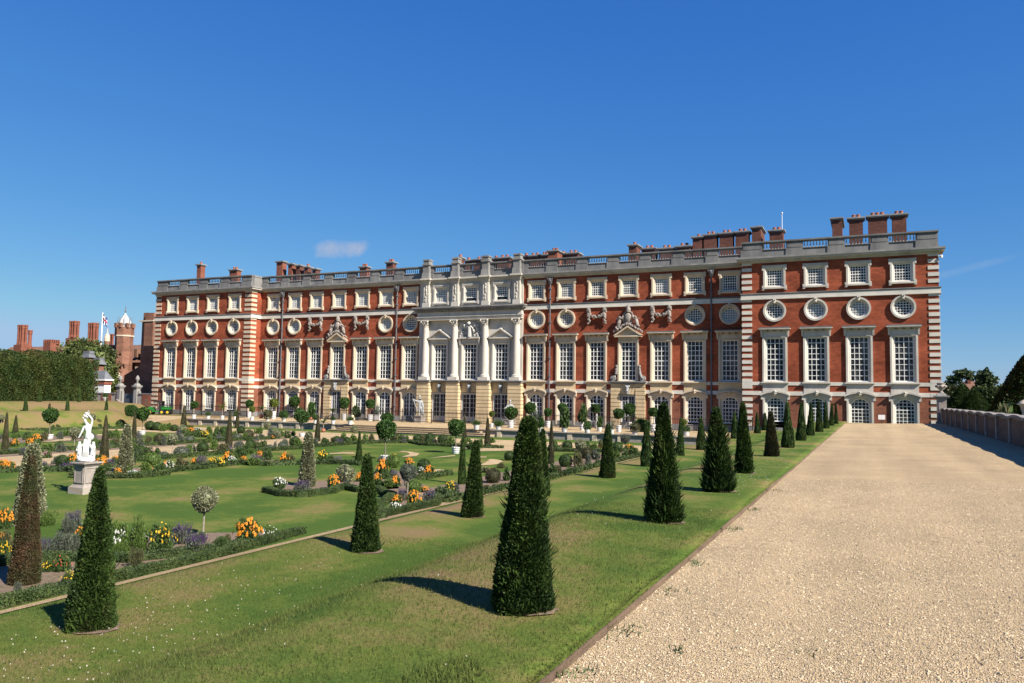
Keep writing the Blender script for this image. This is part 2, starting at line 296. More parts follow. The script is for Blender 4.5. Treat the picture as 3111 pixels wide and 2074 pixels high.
POTTED = [["tub","bay",-51.61,35.93,-1.8,0.33,0.28,2.1,0.46],["tub","bay",-51.92,43.75,-1.8,0.32,0.28,2.11,0.49],["tub","bay",-40.53,49.0,-1.8,0.32,0.26,2.06,0.48],["tub","bay",-23.44,35.1,-1.8,0.23,0.26,2.06,0.47],["tub","bay",-22.6,41.32,-1.8,0.38,0.25,2.0,0.45],["tub","bay",-32.19,48.36,-1.8,0.32,0.18,2.1,0.43],["tub","low",-74.78,69.7,-1.2,0.42,0.31,0.64,0.32],["tub","bay",-63.91,60.12,-1.2,0.41,0.23,1.82,0.39],["tub","low",-62.71,60.89,-1.2,0.36,0.22,0.68,0.26],["tub","loose",-73.43,71.82,-1.2,0.39,0.18,1.37,0.31],["tub","palm",-60.7,60.83,-1.2,0.38,0.21,1.8,0.44],["tub","bay",-70.58,72.16,-1.2,0.36,0.23,1.8,0.37],["tub","loose",-59.15,61.01,-1.2,0.33,0.16,0.9,0.2],["tub","low",-65.62,68.45,-1.2,0.27,0.14,0.46,0.15],["tub","bay",-61.8,65.82,-1.2,0.71,0.22,2.0,0.42],["tub","lime",-56.83,60.95,-1.2,0.38,0.23,1.35,0.24],["terracotta","palm",-60.43,66.17,-1.2,0.41,0.24,1.57,0.55],["tub","low",-54.85,61.01,-1.2,0.35,0.21,1.1,0.39],["tub","lime",-58.23,65.66,-1.2,0.81,0.26,2.15,0.43],["box","palm",-63.51,73.24,-1.2,0.52,0.76,1.46,0.63],["tub","low",-53.07,61.32,-1.2,0.38,0.24,1.03,0.4],["tub","bay",-59.5,70.47,-1.2,0.66,0.14,2.39,0.57],["tub","low",-50.74,60.79,-1.2,0.31,0.19,1.27,0.45],["tub","bay",-62.2,78.89,-1.2,0.56,0.31,2.34,0.51],["terracotta","loose",-53.63,66.21,-1.2,0.33,0.23,1.72,0.46],["tub","low",-47.58,59.33,-1.2,0.39,0.15,0.8,0.24],["terracotta","palm",-43.69,55.63,-1.75,0.31,0.19,1.3,0.5],["terracotta","palm",-53.7,69.88,-1.2,0.33,0.18,1.36,0.61],["tub","low",-45.44,59.26,-1.2,0.39,0.2,0.63,0.22],["tub","bay",-51.46,68.94,-1.2,0.67,0.29,2.34,0.53],["tub","grass",-43.63,59.43,-1.2,0.38,0.25,0.83,0.34],["tub","loose",-50.31,69.6,-1.2,0.33,0.23,1.37,0.54],["tub","bay",-48.14,68.99,-1.2,0.66,0.3,2.24,0.44],["box","agave",-48.23,70.38,-1.2,0.62,0.53,2.1,0.74],["tub","grass",-30.33,59.0,-1.2,0.39,0.26,0.89,0.38],["tub","lime",-31.26,63.8,-1.2,0.37,0.2,1.45,0.23],["tub","grass",-28.75,59.99,-1.2,0.29,0.22,0.94,0.43],["tub","bay",-29.7,64.6,-1.2,0.67,0.31,1.89,0.55],["tub","bay",-27.83,64.55,-1.2,0.8,0.22,2.29,0.47],["box","agave",-29.87,70.89,-1.2,0.58,0.57,1.98,0.63],["tub","loose",-24.5,59.19,-1.2,0.34,0.17,1.07,0.33],["tub","bay",-27.37,67.82,-1.2,0.58,0.24,1.75,0.35],["tub","bay",-26.37,68.85,-1.2,0.62,0.23,2.27,0.41],["tub","loose",-22.74,59.94,-1.2,0.34,0.24,1.74,0.45],["tub","loose",-22.71,64.2,-1.2,0.69,0.24,2.0,0.44],["tub","low",-20.7,59.75,-1.2,0.33,0.23,0.89,0.3],["tub","bay",-23.66,70.81,-1.2,0.59,0.23,2.25,0.42],["tub","loose",-20.9,63.43,-1.2,0.35,0.23,1.13,0.29],["greenbox","low",-26.66,72.02,-1.2,0.6,0.4,0.93,0.49],["tub","spiky",-18.55,59.46,-1.2,0.35,0.17,1.32,0.52],["tub","bay",-19.2,63.45,-1.2,0.56,0.23,1.97,0.44],["tub","bay",-19.82,68.81,-1.2,0.68,0.19,2.33,0.47],["tub","palm",-20.1,70.8,-1.2,0.5,0.19,1.59,0.59],["tub","low",-16.95,60.38,-1.2,0.33,0.23,0.87,0.41],["tub","bay",-16.48,64.37,-1.2,0.69,0.27,2.11,0.4],["tub","low",-13.07,61.12,-1.2,0.34,0.27,0.72,0.28],["tub","lime",-13.94,64.12,-1.2,0.34,0.21,1.18,0.26],["tub","lime",-9.56,72.07,-1.2,0.45,0.19,1.42,0.3],["tub","bay",-17.69,65.28,-1.8,0.43,0.25,1.61,0.63]]
BALLS = [["box",-64.12,41.19,-1.8,0.34],["box",-64.0,42.33,-1.8,0.42],["box",-64.1,46.66,-1.8,0.4],["box",-63.66,48.79,-1.8,0.44],["box",-62.73,50.49,-1.8,0.4],["box",-57.2,48.99,-1.8,0.44],["box",-56.23,48.86,-1.8,0.4],["box",-33.23,23.8,-1.8,0.28],["box",-33.87,28.45,-1.8,0.36],["box",-42.12,36.84,-1.8,0.36],["pale",-29.75,25.69,-1.8,0.35],["grey",-33.13,29.31,-1.8,0.26],["grey",-33.47,30.76,-1.8,0.4],["grey",-41.65,38.93,-1.8,0.34],["grey",-41.54,27.32,-1.8,0.23],["grey",-41.9,30.23,-1.8,0.19],["box",-54.1,48.81,-1.8,0.32],["box",-47.77,48.05,-1.8,0.33],["box",-47.42,49.64,-1.8,0.35],["box",-41.67,44.44,-1.8,0.38],["box",-34.14,32.86,-1.8,0.34],["box",-34.34,36.77,-1.8,0.31],["box",-33.61,39.94,-1.8,0.36],["holly",-52.05,47.79,-1.8,0.35],["grey",-33.31,38.5,-1.8,0.32],["grey",-33.28,37.31,-1.8,0.23],["grey",-35.74,37.28,-1.8,0.31],["grey",-41.68,43.32,-1.8,0.33],["grey",-41.69,41.72,-1.8,0.25],["box",-33.24,43.8,-1.8,0.3],["box",-32.94,44.52,-1.8,0.26],["box",-31.6,48.45,-1.8,0.37],["box",-30.06,49.08,-1.8,0.32],["box",-28.6,48.41,-1.8,0.4],["box",-27.26,47.93,-1.8,0.39],["box",-18.53,30.9,-1.8,0.31],["holly",-18.89,25.5,-1.8,0.36],["pale",-20.58,31.48,-1.8,0.34],["pale",-14.75,23.94,-1.8,0.27],["box",-19.99,47.85,-1.8,0.31],["box",-17.98,47.93,-1.8,0.35],["box",-13.87,36.77,-1.8,0.34],["box",-14.67,42.29,-1.8,0.36],["box",-14.6,47.91,-1.8,0.37],["box",-13.78,28.33,-1.8,0.32],["box",-17.84,38.64,-1.8,0.27]]
FLOWERS = [["orange",-46.5,30.26,-1.8,0.45,0.2],["orange",-46.23,30.95,-1.8,0.46,0.22],["orange",-49.17,33.32,-1.8,0.54,0.26],["orange",-33.96,21.62,-1.8,0.43,0.2],["orange",-32.88,21.24,-1.8,0.42,0.21],["orange",-33.58,24.58,-1.8,0.51,0.18],["orange",-32.38,24.9,-1.8,0.31,0.13],["orange",-29.1,25.89,-1.8,0.3,0.14],["orange",-33.0,26.36,-1.8,0.32,0.15],["orange",-27.81,22.35,-1.8,0.31,0.14],["orange",-29.14,29.67,-1.8,0.5,0.24],["orange",-28.19,29.75,-1.8,0.31,0.16],["orange",-28.58,31.29,-1.8,0.45,0.18],["orange",-26.41,30.71,-1.8,0.52,0.24],["orange",-29.21,27.63,-1.8,0.32,0.12],["orange",-28.47,24.43,-1.8,0.16,0.1],["yellow",-25.72,32.71,-1.8,0.54,0.27],["yellow",-28.54,28.09,-1.8,0.36,0.24],["orange",-19.34,28.79,-1.8,0.66,0.16],["orange",-20.31,32.45,-1.8,0.41,0.22],["orange",-17.38,29.45,-1.8,0.44,0.23],["orange",-18.44,25.85,-1.8,0.38,0.15],["orange",-17.68,25.99,-1.8,0.38,0.16],["orange",-16.32,25.19,-1.8,0.41,0.2],["orange",-17.8,23.33,-1.8,0.52,0.18],["orange",-13.85,21.48,-1.8,0.27,0.16],["orange",-12.86,20.87,-1.8,0.52,0.16],["orange",-14.49,24.25,-1.8,0.21,0.14],["yellow",-13.41,24.23,-1.8,0.47,0.16],["yellow",-23.02,35.27,-1.8,0.31,0.22],["orange",-12.94,13.9,-1.8,0.62,0.29],["orange",-19.61,12.61,-1.8,0.48,0.15],["orange",-16.69,12.55,-1.8,0.32,0.11],["orange",-18.03,11.6,-1.8,0.19,0.11],["yellow",-13.76,12.21,-1.8,0.66,0.27],["yellow",-16.14,10.41,-1.8,0.37,0.16],["yellow",-14.34,10.11,-1.8,0.16,0.08],["yellow",-13.15,9.69,-1.8,0.17,0.06],["white",-14.5,11.8,-1.8,0.67,0.19],["white",-14.75,12.52,-1.8,0.4,0.11],["white",-28.66,29.42,-1.8,0.33,0.2],["white",-19.49,22.42,-1.8,0.43,0.23],["white",-27.62,22.88,-1.8,0.17,0.14],["white",-12.76,19.7,-1.8,0.32,0.18],["white",-13.1,14.81,-1.8,0.33,0.17],["white",-18.17,30.04,-1.8,0.3,0.15],["white",-27.39,22.83,-1.8,0.21,0.15],["purple",-28.62,27.5,-1.8,0.49,0.25],["purple",-18.03,21.9,-1.8,0.48,0.31],["dull",-27.71,30.08,-1.8,0.42,0.31],["purple",-13.14,22.25,-1.8,0.4,0.25],["purple",-14.04,22.06,-1.8,0.43,0.16],["purple",-23.01,34.0,-1.8,0.26,0.15],["dull",-17.99,27.63,-1.8,0.38,0.17],["dull",-19.89,29.31,-1.8,0.3,0.17],["purple",-33.52,23.11,-1.8,0.28,0.19],["purple",-31.45,24.78,-1.8,0.36,0.27],["purple",-14.41,13.36,-1.8,0.48,0.24],["purple",-13.17,12.62,-1.8,0.45,0.25],["purple",-15.82,11.06,-1.8,0.38,0.13],["purple",-17.86,13.16,-1.8,0.54,0.2],["pink",-15.9,31.97,-1.8,0.27,0.21],["pink",-16.24,53.07,-1.8,0.35,0.26],["pink",-40.43,47.25,-1.8,0.64,0.29],["pink",-34.09,37.14,-1.8,0.51,0.28],["pink",-34.96,32.63,-1.8,0.43,0.26],["pink",-35.46,30.37,-1.8,0.5,0.27],["pink",-37.58,26.1,-1.8,0.38,0.23],["red",-14.11,10.24,-1.8,0.32,0.15]]
SHRUBS = [[-66.86,45.04,-1.8,0.44,0.26],[-63.85,43.54,-1.8,0.28,0.25],[-62.41,42.85,-1.8,0.21,0.21],[-62.88,44.5,-1.8,0.43,0.25],[-64.54,49.9,-1.8,0.62,0.23],[-61.46,48.15,-1.8,0.45,0.3],[-56.06,49.02,-1.8,0.58,0.29],[-55.58,49.49,-1.8,0.73,0.29],[-53.15,49.72,-1.8,0.51,0.29],[-41.6,28.82,-1.8,0.51,0.33],[-41.68,29.57,-1.8,0.52,0.31],[-42.53,28.92,-1.8,0.61,0.26],[-46.71,30.09,-1.8,0.35,0.28],[-41.89,27.05,-1.8,0.27,0.2],[-43.06,32.98,-1.8,0.56,0.21],[-42.21,33.65,-1.8,0.46,0.28],[-41.74,33.05,-1.8,0.41,0.15],[-43.28,37.02,-1.8,0.5,0.25],[-42.52,38.81,-1.8,0.51,0.26],[-33.81,29.48,-1.8,0.48,0.22],[-34.29,31.97,-1.8,0.51,0.28],[-34.43,24.26,-1.8,0.31,0.16],[-19.8,13.85,-1.8,0.29,0.17],[-54.74,48.2,-1.8,0.71,0.32],[-53.21,49.66,-1.8,0.51,0.32],[-49.05,47.78,-1.8,0.62,0.31],[-48.62,48.17,-1.8,0.55,0.24],[-40.88,40.16,-1.8,0.63,0.32],[-46.22,50.38,-1.8,0.63,0.35],[-41.12,45.19,-1.8,0.37,0.28],[-41.36,46.44,-1.8,0.76,0.32],[-41.56,47.79,-1.8,0.65,0.29],[-42.48,50.23,-1.8,0.41,0.24],[-35.57,35.1,-1.8,0.65,0.3],[-33.26,33.51,-1.8,0.52,0.36],[-35.05,32.96,-1.8,0.43,0.26],[-30.06,31.53,-1.8,0.57,0.33],[-31.63,33.95,-1.8,0.38,0.24],[-28.25,31.53,-1.8,0.61,0.28],[-33.86,37.32,-1.8,0.51,0.28],[-33.31,37.74,-1.8,0.41,0.15],[-38.69,41.96,-1.8,0.47,0.23],[-28.72,26.65,-1.8,0.27,0.21],[-26.96,31.82,-1.8,0.34,0.24],[-33.42,42.76,-1.8,0.4,0.25],[-32.92,41.0,-1.8,0.49,0.25],[-34.13,45.73,-1.8,0.66,0.3],[-33.02,45.4,-1.8,0.65,0.29],[-32.94,46.7,-1.8,0.6,0.24],[-32.58,47.01,-1.8,0.66,0.24],[-32.12,47.39,-1.8,0.42,0.24],[-31.0,48.31,-1.8,0.55,0.27],[-31.77,50.32,-1.8,0.38,0.19],[-29.77,49.32,-1.8,0.55,0.25],[-28.08,48.22,-1.8,0.36,0.21],[-25.82,46.61,-1.8,0.74,0.26],[-27.12,51.5,-1.8,0.37,0.19],[-32.88,41.03,-1.8,0.49,0.25],[-32.85,42.11,-1.8,0.5,0.33],[-25.39,32.94,-1.8,0.26,0.26],[-16.4,24.83,-1.8,0.35,0.2],[-16.78,24.9,-1.8,0.25,0.16],[-18.12,27.17,-1.8,0.31,0.19],[-18.81,28.71,-1.8,0.25,0.16],[-12.96,21.46,-1.8,0.16,0.12],[-13.21,24.22,-1.8,0.38,0.18],[-25.29,51.72,-1.8,0.49,0.28],[-30.95,48.34,-1.8,0.55,0.24],[-18.02,24.43,-1.8,0.19,0.14],[-13.2,36.8,-1.8,0.83,0.27],[-12.81,37.07,-1.8,0.58,0.23],[-13.94,41.76,-1.8,0.51,0.26],[-13.15,40.98,-1.8,0.46,0.25],[-12.99,42.44,-1.8,0.61,0.28],[-12.65,44.85,-1.8,0.64,0.32],[-12.89,43.93,-1.8,0.39,0.27],[-19.45,49.49,-1.8,0.51,0.23],[-18.25,52.6,-1.8,0.36,0.24],[-16.62,50.65,-1.8,0.62,0.2],[-16.42,48.83,-1.8,0.49,0.25],[-13.65,29.32,-1.8,0.55,0.17],[-16.21,34.21,-1.8,0.28,0.24],[-12.89,32.64,-1.8,0.49,0.21],[-13.12,33.84,-1.8,0.31,0.21],[-12.87,25.98,-1.8,0.12,0.14],[-12.94,34.92,-1.8,0.2,0.18],[-12.96,39.24,-1.8,0.22,0.2],[-25.48,50.33,-1.8,0.36,0.15],[-19.18,13.45,-1.8,0.39,0.23],[-17.74,13.0,-1.8,0.4,0.17],[-15.31,11.03,-1.8,0.55,0.24],[-15.34,11.33,-1.8,0.44,0.18],[-14.16,11.99,-1.8,0.79,0.25],[-14.22,11.63,-1.8,0.32,0.17],[-13.03,13.12,-1.8,0.33,0.2],[-14.25,13.74,-1.8,0.23,0.15],[-13.27,13.53,-1.8,0.28,0.14],[-16.24,10.51,-1.8,0.57,0.17],[-14.18,10.2,-1.8,0.16,0.12],[-13.24,8.81,-1.8,0.14,0.07],[-13.21,11.14,-1.8,0.41,0.15]]
HEDGES = {"outer":[[-12.7,4.5],[-12.68,8.5],[-12.6,10.2],[-12.62,13],[-12.88,15.6]],"notch":[[-12.75,14.2],[-13.1,12.6],[-13.8,11.4],[-14.9,10.9],[-15.6,10.5],[-15.6,6]],"tongue":[[-19.17,21.36],[-18.11,20.94],[-17.58,21.03],[-17.22,21.32],[-17.14,22.44],[-17.5,23.57],[-16.57,23.17]],"corner":[[-16.12,23.65],[-14.63,22.4],[-14.0,20.9]],"cornerfront":[[-14.03,20.72],[-12.55,18.72],[-12.7,18.5],[-12.45,21.5],[-12.9,22.6],[-13.6,23.3]],"back":[[-16.74,27.4],[-16.76,30.1]],"b4":[[-14.0,24.4],[-13.2,23.9],[-12.55,22.4],[-12.45,24],[-12.38,28],[-12.36,33],[-12.46,38],[-12.5,44],[-12.53,49.5]],"far1":[[-32.7,20.7],[-31,22.5],[-29.6,22.0],[-28.6,21.0],[-27.5,21.3],[-26.5,22.2],[-26.45,23.6]],"far2":[[-27.26,24.36],[-27.3,26.39],[-27.51,28.82],[-25.98,29.07],[-25.14,30.29],[-24.23,31.38],[-23.5,31.7]],"far3":[[-23.5,31.61],[-22.6,31.68]],"pathw":[[-41,18],[-41.4,28],[-41.2,34],[-41.05,40.6],[-40.3,46]],"pathe":[[-32.6,26],[-32.7,32.4],[-32.2,37.2],[-32.4,40.3],[-32.2,45.4],[-30.1,48.2],[-27.9,46.3],[-25.4,46.4],[-23.5,46.4],[-22.2,47]],"farwest":[[-63.2,39],[-61.75,44.5],[-60.4,49.2]],"west2":[[-52.2,47.6],[-53.4,50.4],[-49,47.2],[-47.5,44.0]],"north":[[-21.5,48.5],[-18.3,46.6],[-15.4,47.8],[-14,50]]}
GRAVEL = {"arc":[[-28.02,36.25],[-28.48,36.93],[-28.22,37.85],[-27.57,38.1],[-27.02,37.3],[-27.64,37.07]],"scroll":[[-26.05,40.43],[-25.16,40.07],[-24.24,38.81],[-23.74,37.15],[-23.4,37.18],[-23.3,37.99],[-24.06,39.58],[-25.07,40.48],[-26.11,40.9]],"line":[[-22.03,37.19],[-21.7,38.13],[-21.51,39.29],[-21.89,39.93],[-22.02,38.7]],"pool":[[-17.84,35.15],[-18.2,36.48],[-18.72,38.01],[-18.92,38.0],[-18.86,38.72],[-18.12,38.24],[-17.55,37.24],[-17.27,36.06],[-17.43,35.32],[-17.73,34.88]],"dash":[[-19.99,39.16],[-20.3,39.88],[-19.85,39.98],[-19.6,39.37]],"patch":[[-17.82,30.6],[-18.46,31.77],[-18.36,31.98],[-17.55,31.57]],"leftscroll":[[-48.96,33.49],[-49.83,34.9],[-51.96,37.25],[-50.54,37.11],[-49.55,36.39],[-48.82,34.3]],"dash2":[[-53.11,40.7],[-54.24,41.64],[-53.92,42.27],[-52.41,41.01]]}
CHIM = [[-2.93,-2.15,18.38,76.0,4.0,1],[-1.51,-0.37,18.27,76.0,1.2,2],[0.05,1.6,18.33,76.0,1.2,3],[2.0,3.13,18.31,76.0,1.2,2],[-16.44,-15.49,18.38,80.0,1.5,1],[-15.3,-14.02,18.53,80.0,1.2,2],[-13.73,-12.42,18.57,80.0,1.2,2],[-12.15,-10.88,18.6,80.0,1.2,2],[-10.53,-9.67,18.97,80.0,3.0,1],[-8.85,-7.59,18.49,80.0,1.2,2],[-22.65,-21.8,17.6,78.0,1.5,1],[-21.81,-20.41,17.52,80.0,1.2,2],[-31.71,-30.63,17.56,78.0,1.5,2],[-30.51,-28.98,17.56,80.0,1.2,2],[-31.21,-30.51,17.53,80.0,1.2,1],[-33.59,-32.52,17.57,80.0,1.2,2],[-35.13,-33.53,17.56,80.0,1.2,2],[-35.81,-35.08,17.58,80.0,1.2,1],[-38.99,-37.28,17.56,80.0,1.2,2],[-39.64,-38.88,17.52,80.0,1.2,1],[-41.99,-40.56,17.54,80.0,1.2,2],[-43.04,-41.99,17.5,80.0,1.2,1],[-43.07,-42.03,17.5,78.0,1.5,1],[-19.95,-18.54,17.42,80.0,1.2,2],[-18.12,-16.68,17.52,80.0,1.2,2],[-52.7,-51.06,17.51,78.0,1.5,2],[-58.0,-56.18,17.56,80.0,1.2,2],[-81.41,-80.18,18.53,76.0,1.5,1],[-79.6,-77.21,18.34,80.0,1.5,2],[-67.81,-66.16,18.15,76.0,1.6,0],[-65.95,-64.81,17.75,76.0,1.6,0],[-64.68,-63.59,17.5,76.0,1.6,0],[-63.41,-62.37,17.23,76.0,1.6,1],[-62.15,-61.12,16.93,76.0,1.6,0]]
# ------------------------------------------------------------------ terrain
def sm(a, b, x):
    t = np.clip((x - a) / (b - a), 0, 1); return t * t * (3 - 2 * t)
def zt(X, Y):
    X = np.asarray(X, float); Y = np.asarray(Y, float)
    ze = .04 - .92 * (.5 * sm(3.4, 6.6, -X) + .5 * sm(3.9, 6.2, -X)) - .92 * (.35 * sm(8.7, 11.7, -X) + .65 * np.clip((-X - 9.0) / 2.5, 0, 1))
    ze = np.where(X > -1.78, -.06, ze); ze = np.where(X > 5.3, -.06 - .75 * sm(5.3, 9, X), ze)
    ze = np.where(X > -40, np.maximum(ze, np.where(Y > 59.9, -1.24, -9)), ze)
    w = 1 - sm(-4.5, 0, Y - (66.3 - (np.maximum(X, -90) + 78) * .83)); w = np.where(X < -79, np.maximum(w, sm(79.5, 83, -X)), w)
    fl = np.where(X < -64, -1.8 + .6 * sm(52, 60, Y), np.where(Y > 59.9, -1.24, -1.8))
    zb = 1.5 * sm(62, 65.2, -X) + .7 * sm(68.2, 71, -X)
    zb = zb - np.where(X < -79, .045 * np.maximum(0, Y - 60), 0)
    zw = np.where(zb > 0, fl + (zb - 1.8 - fl) * w, fl) - np.where(Y > 72, .3, 0)
    z = np.where(X > -37, ze, zw)
    und = .012 * np.sin(X * 1.3 + Y * .7) + .01 * np.sin(Y * 1.9 - X * .6)
    und = np.where((X > -1.8) | (Y > 59), 0, und * np.where((X < -12.0) & (X > -62), .15, 1))
    return z + und
def axis(parts): return np.unique(np.round(np.concatenate([np.arange(a, b, s) for a, b, s in parts]), 4))
xs = axis([(-2200, -200, 250), (-200, -84, 14), (-84, -60, .4), (-60, -14, 1.0), (-14, -1.8, .2), (6, 40, 2), (40, 200, 20), (200, 2201, 250)])
xs = np.unique(np.concatenate([xs, [-1.785, -1.775, 1, 3, 5.3, 5.32]]))
ys = axis([(-300, -6, 40), (-6, 76, .5), (76, 140, 8), (140, 400, 40), (400, 2801, 300)])
ys = np.unique(np.concatenate([ys, [59.85, 59.95]]))
GX, GY = np.meshgrid(xs, ys); GZ = zt(GX, GY)
nx, ny = len(xs), len(ys)
V = np.stack([GX, GY, GZ], -1).reshape(-1, 3)
ii = (np.arange(ny - 1)[:, None] * nx + np.arange(nx - 1)[None, :]).ravel()
F = np.stack([ii, ii + 1, ii + 1 + nx, ii + nx], -1)
me = bpy.data.meshes.new('ground'); me.from_pydata(V.tolist(), [], F.tolist()); me.polygons.foreach_set('use_smooth', [True] * len(me.polygons)); me.update()
def grass_material():
    m = bpy.data.materials.new('lawn'); m.use_nodes = True; t = m.node_tree; b = t.nodes['Principled BSDF']; b.inputs['Roughness'].default_value = .95; b.inputs['Specular IOR Level'].default_value = .1
    N = t.nodes.new; L = t.links.new
    g = N('ShaderNodeNewGeometry'); sx = N('ShaderNodeSeparateXYZ'); L(g.outputs['Position'], sx.inputs[0])
    def noise(sc, det, ro=.6, st=None):
        n = N('ShaderNodeTexNoise'); n.inputs['Scale'].default_value = sc; n.inputs['Detail'].default_value = det; n.inputs['Roughness'].default_value = ro
        if st:
            mp = N('ShaderNodeMapping'); mp.inputs['Scale'].default_value = st; L(g.outputs['Position'], mp.inputs[0]); L(mp.outputs[0], n.inputs['Vector'])
        else: L(g.outputs['Position'], n.inputs['Vector'])
        return n.outputs['Fac']
    def math_(op, a, b_):
        n = N('ShaderNodeMath'); n.operation = op
        for i, q in enumerate((a, b_)):
            if isinstance(q, (int, float)): n.inputs[i].default_value = q
            else: L(q, n.inputs[i])
        return n.outputs[0]
    # how dry the turf is, by distance across the banks (X)
    mr = N('ShaderNodeMapRange'); mr.inputs[1].default_value = -90; mr.inputs[2].default_value = 10; L(sx.outputs[0], mr.inputs[0])
    cr = N('ShaderNodeValToRGB'); cr.color_ramp.interpolation = 'LINEAR'
    pts = [(-90, 1.08), (-66, 1.0), (-62.8, .7), (-61.5, .24), (-12.2, .22), (-10.1, .16), (-9.1, .85), (-7.8, .55), (-6.4, .16), (-5.4, .12), (-4.2, .30), (-3.6, .52), (-2.4, .36), (-1.9, .5), (2, .3)]
    el = cr.color_ramp.elements
    while len(el) < len(pts): el.new(.5)
    for e, (x, v) in zip(el, pts): e.position = (x + 90) / 100; e.color = (v, v, v, 1)
    L(mr.outputs[0], cr.inputs[0])
    dry = math_('ADD', cr.outputs[0], math_('MULTIPLY', math_('SUBTRACT', noise(.42, 7, .62), .5), 3.3))
    dry = math_('ADD', dry, math_('MULTIPLY', math_('SUBTRACT', noise(.16, 3, .5, (1, .35, 1)), .5), 1.6))
    dry = math_('ADD', dry, math_('MULTIPLY', math_('SUBTRACT', noise(6, 5, .7), .5), .9))
    dry = math_('SUBTRACT', dry, .08)
    c2 = N('ShaderNodeValToRGB'); e = c2.color_ramp.elements
    e[0].position = .0; e[0].color = (.046, .083, .014, 1); e[1].position = 1.0; e[1].color = (.168, .116, .058, 1)
    q = e.new(.38); q.color = (.084, .112, .021, 1); q = e.new(.66); q.color = (.138, .122, .040, 1)
    L(dry, c2.inputs[0])
    f = N('ShaderNodeMapRange'); f.inputs[1].default_value = .25; f.inputs[2].default_value = .75; f.inputs[3].default_value = .55; f.inputs[4].default_value = 1.45
    L(noise(38, 4, .75), f.inputs[0])
    hv = N('ShaderNodeHueSaturation'); L(c2.outputs[0], hv.inputs['Color']); L(f.outputs[0], hv.inputs['Value']); L(hv.outputs[0], b.inputs['Base Color'])
    bp = N('ShaderNodeBump'); bp.inputs['Strength'].default_value = .55; bp.inputs['Distance'].default_value = .03; L(noise(55, 4, .8), bp.inputs['Height']); L(bp.outputs[0], b.inputs['Normal'])
    return m
def gravel_material(name, a, b_, sc=60):
    m = bpy.data.materials.new(name); m.use_nodes = True; t = m.node_tree; b = t.nodes['Principled BSDF']; b.inputs['Roughness'].default_value = .9; b.inputs['Specular IOR Level'].default_value = .2
    N = t.nodes.new; L = t.links.new
    g = N('ShaderNodeNewGeometry')
    vo = N('ShaderNodeTexVoronoi'); vo.inputs['Scale'].default_value = sc; L(g.outputs['Position'], vo.inputs['Vector'])
    sp = N('ShaderNodeSeparateColor'); L(vo.outputs['Color'], sp.inputs[0])
    cr = N('ShaderNodeValToRGB'); e = cr.color_ramp.elements
    e[0].color = (*a, 1); e[1].color = (*b_, 1); q = e.new(.12); q.color = tuple(x * .8 for x in a) + (1,); q = e.new(.85); q.color = (b_[0] * .95, b_[1] * .85, b_[2] * .68, 1)
    e[0].color = tuple(x * .62 for x in a) + (1,)
    L(sp.outputs[0], cr.inputs[0])
    no = N('ShaderNodeTexNoise'); no.inputs['Scale'].default_value = .5; no.inputs['Detail'].default_value = 8; no.inputs['Roughness'].default_value = .65; L(g.outputs['Position'], no.inputs['Vector'])
    mr = N('ShaderNodeMapRange'); mr.inputs[1].default_value = .3; mr.inputs[2].default_value = .7; mr.inputs[3].default_value = .82; mr.inputs[4].default_value = 1.14; L(no.outputs['Fac'], mr.inputs[0])
    wv = N('ShaderNodeTexNoise'); wv.inputs['Scale'].default_value = 1.1; wv.inputs['Detail'].default_value = 5; mpw = N('ShaderNodeMapping'); mpw.inputs['Scale'].default_value = (1, .06, 1); L(g.outputs['Position'], mpw.inputs[0]); L(mpw.outputs[0], wv.inputs['Vector'])
    mw = N('ShaderNodeMapRange'); mw.inputs[1].default_value = .3; mw.inputs[2].default_value = .7; mw.inputs[3].default_value = .86; mw.inputs[4].default_value = 1.12; L(wv.outputs['Fac'], mw.inputs[0])
    mm = N('ShaderNodeMath'); mm.operation = 'MULTIPLY'; L(mr.outputs[0], mm.inputs[0]); L(mw.outputs[0], mm.inputs[1]); mr = mm
    hv = N('ShaderNodeHueSaturation'); L(cr.outputs[0], hv.inputs['Color']); L(mr.outputs[0], hv.inputs['Value']); L(hv.outputs[0], b.inputs['Base Color'])
    bp = N('ShaderNodeBump'); bp.inputs['Strength'].default_value = .7; bp.inputs['Distance'].default_value = .02; L(vo.outputs['Distance'], bp.inputs['Height']); bp.invert = True; L(bp.outputs[0], b.inputs['Normal'])
    return m
M['lawn'] = grass_material()
M['grit'] = gravel_material('gritty edging', (.25, .185, .115), (.37, .29, .195), 95)
M['gravel'] = gravel_material('gravel', (.37, .275, .165), (.50, .405, .28), 95)
M['gravelfar'] = gravel_material('fine gravel', (.38, .29, .18), (.45, .36, .24), 60)
me.materials.append(M['lawn']); struct('ground', me)

def sheet(name, poly, z, m):
    b = MB(); b.add([(x, y, z) for x, y in poly], [tuple(range(len(poly)))])
    me = b.mesh(name, m, fix=False)
    bm = bmesh.new(); bm.from_mesh(me); bmesh.ops.triangulate(bm, faces=bm.faces)
    for f in bm.faces:
        if f.normal.z < 0: f.normal_flip()
    bm.to_mesh(me); bm.free(); return struct(name, me)
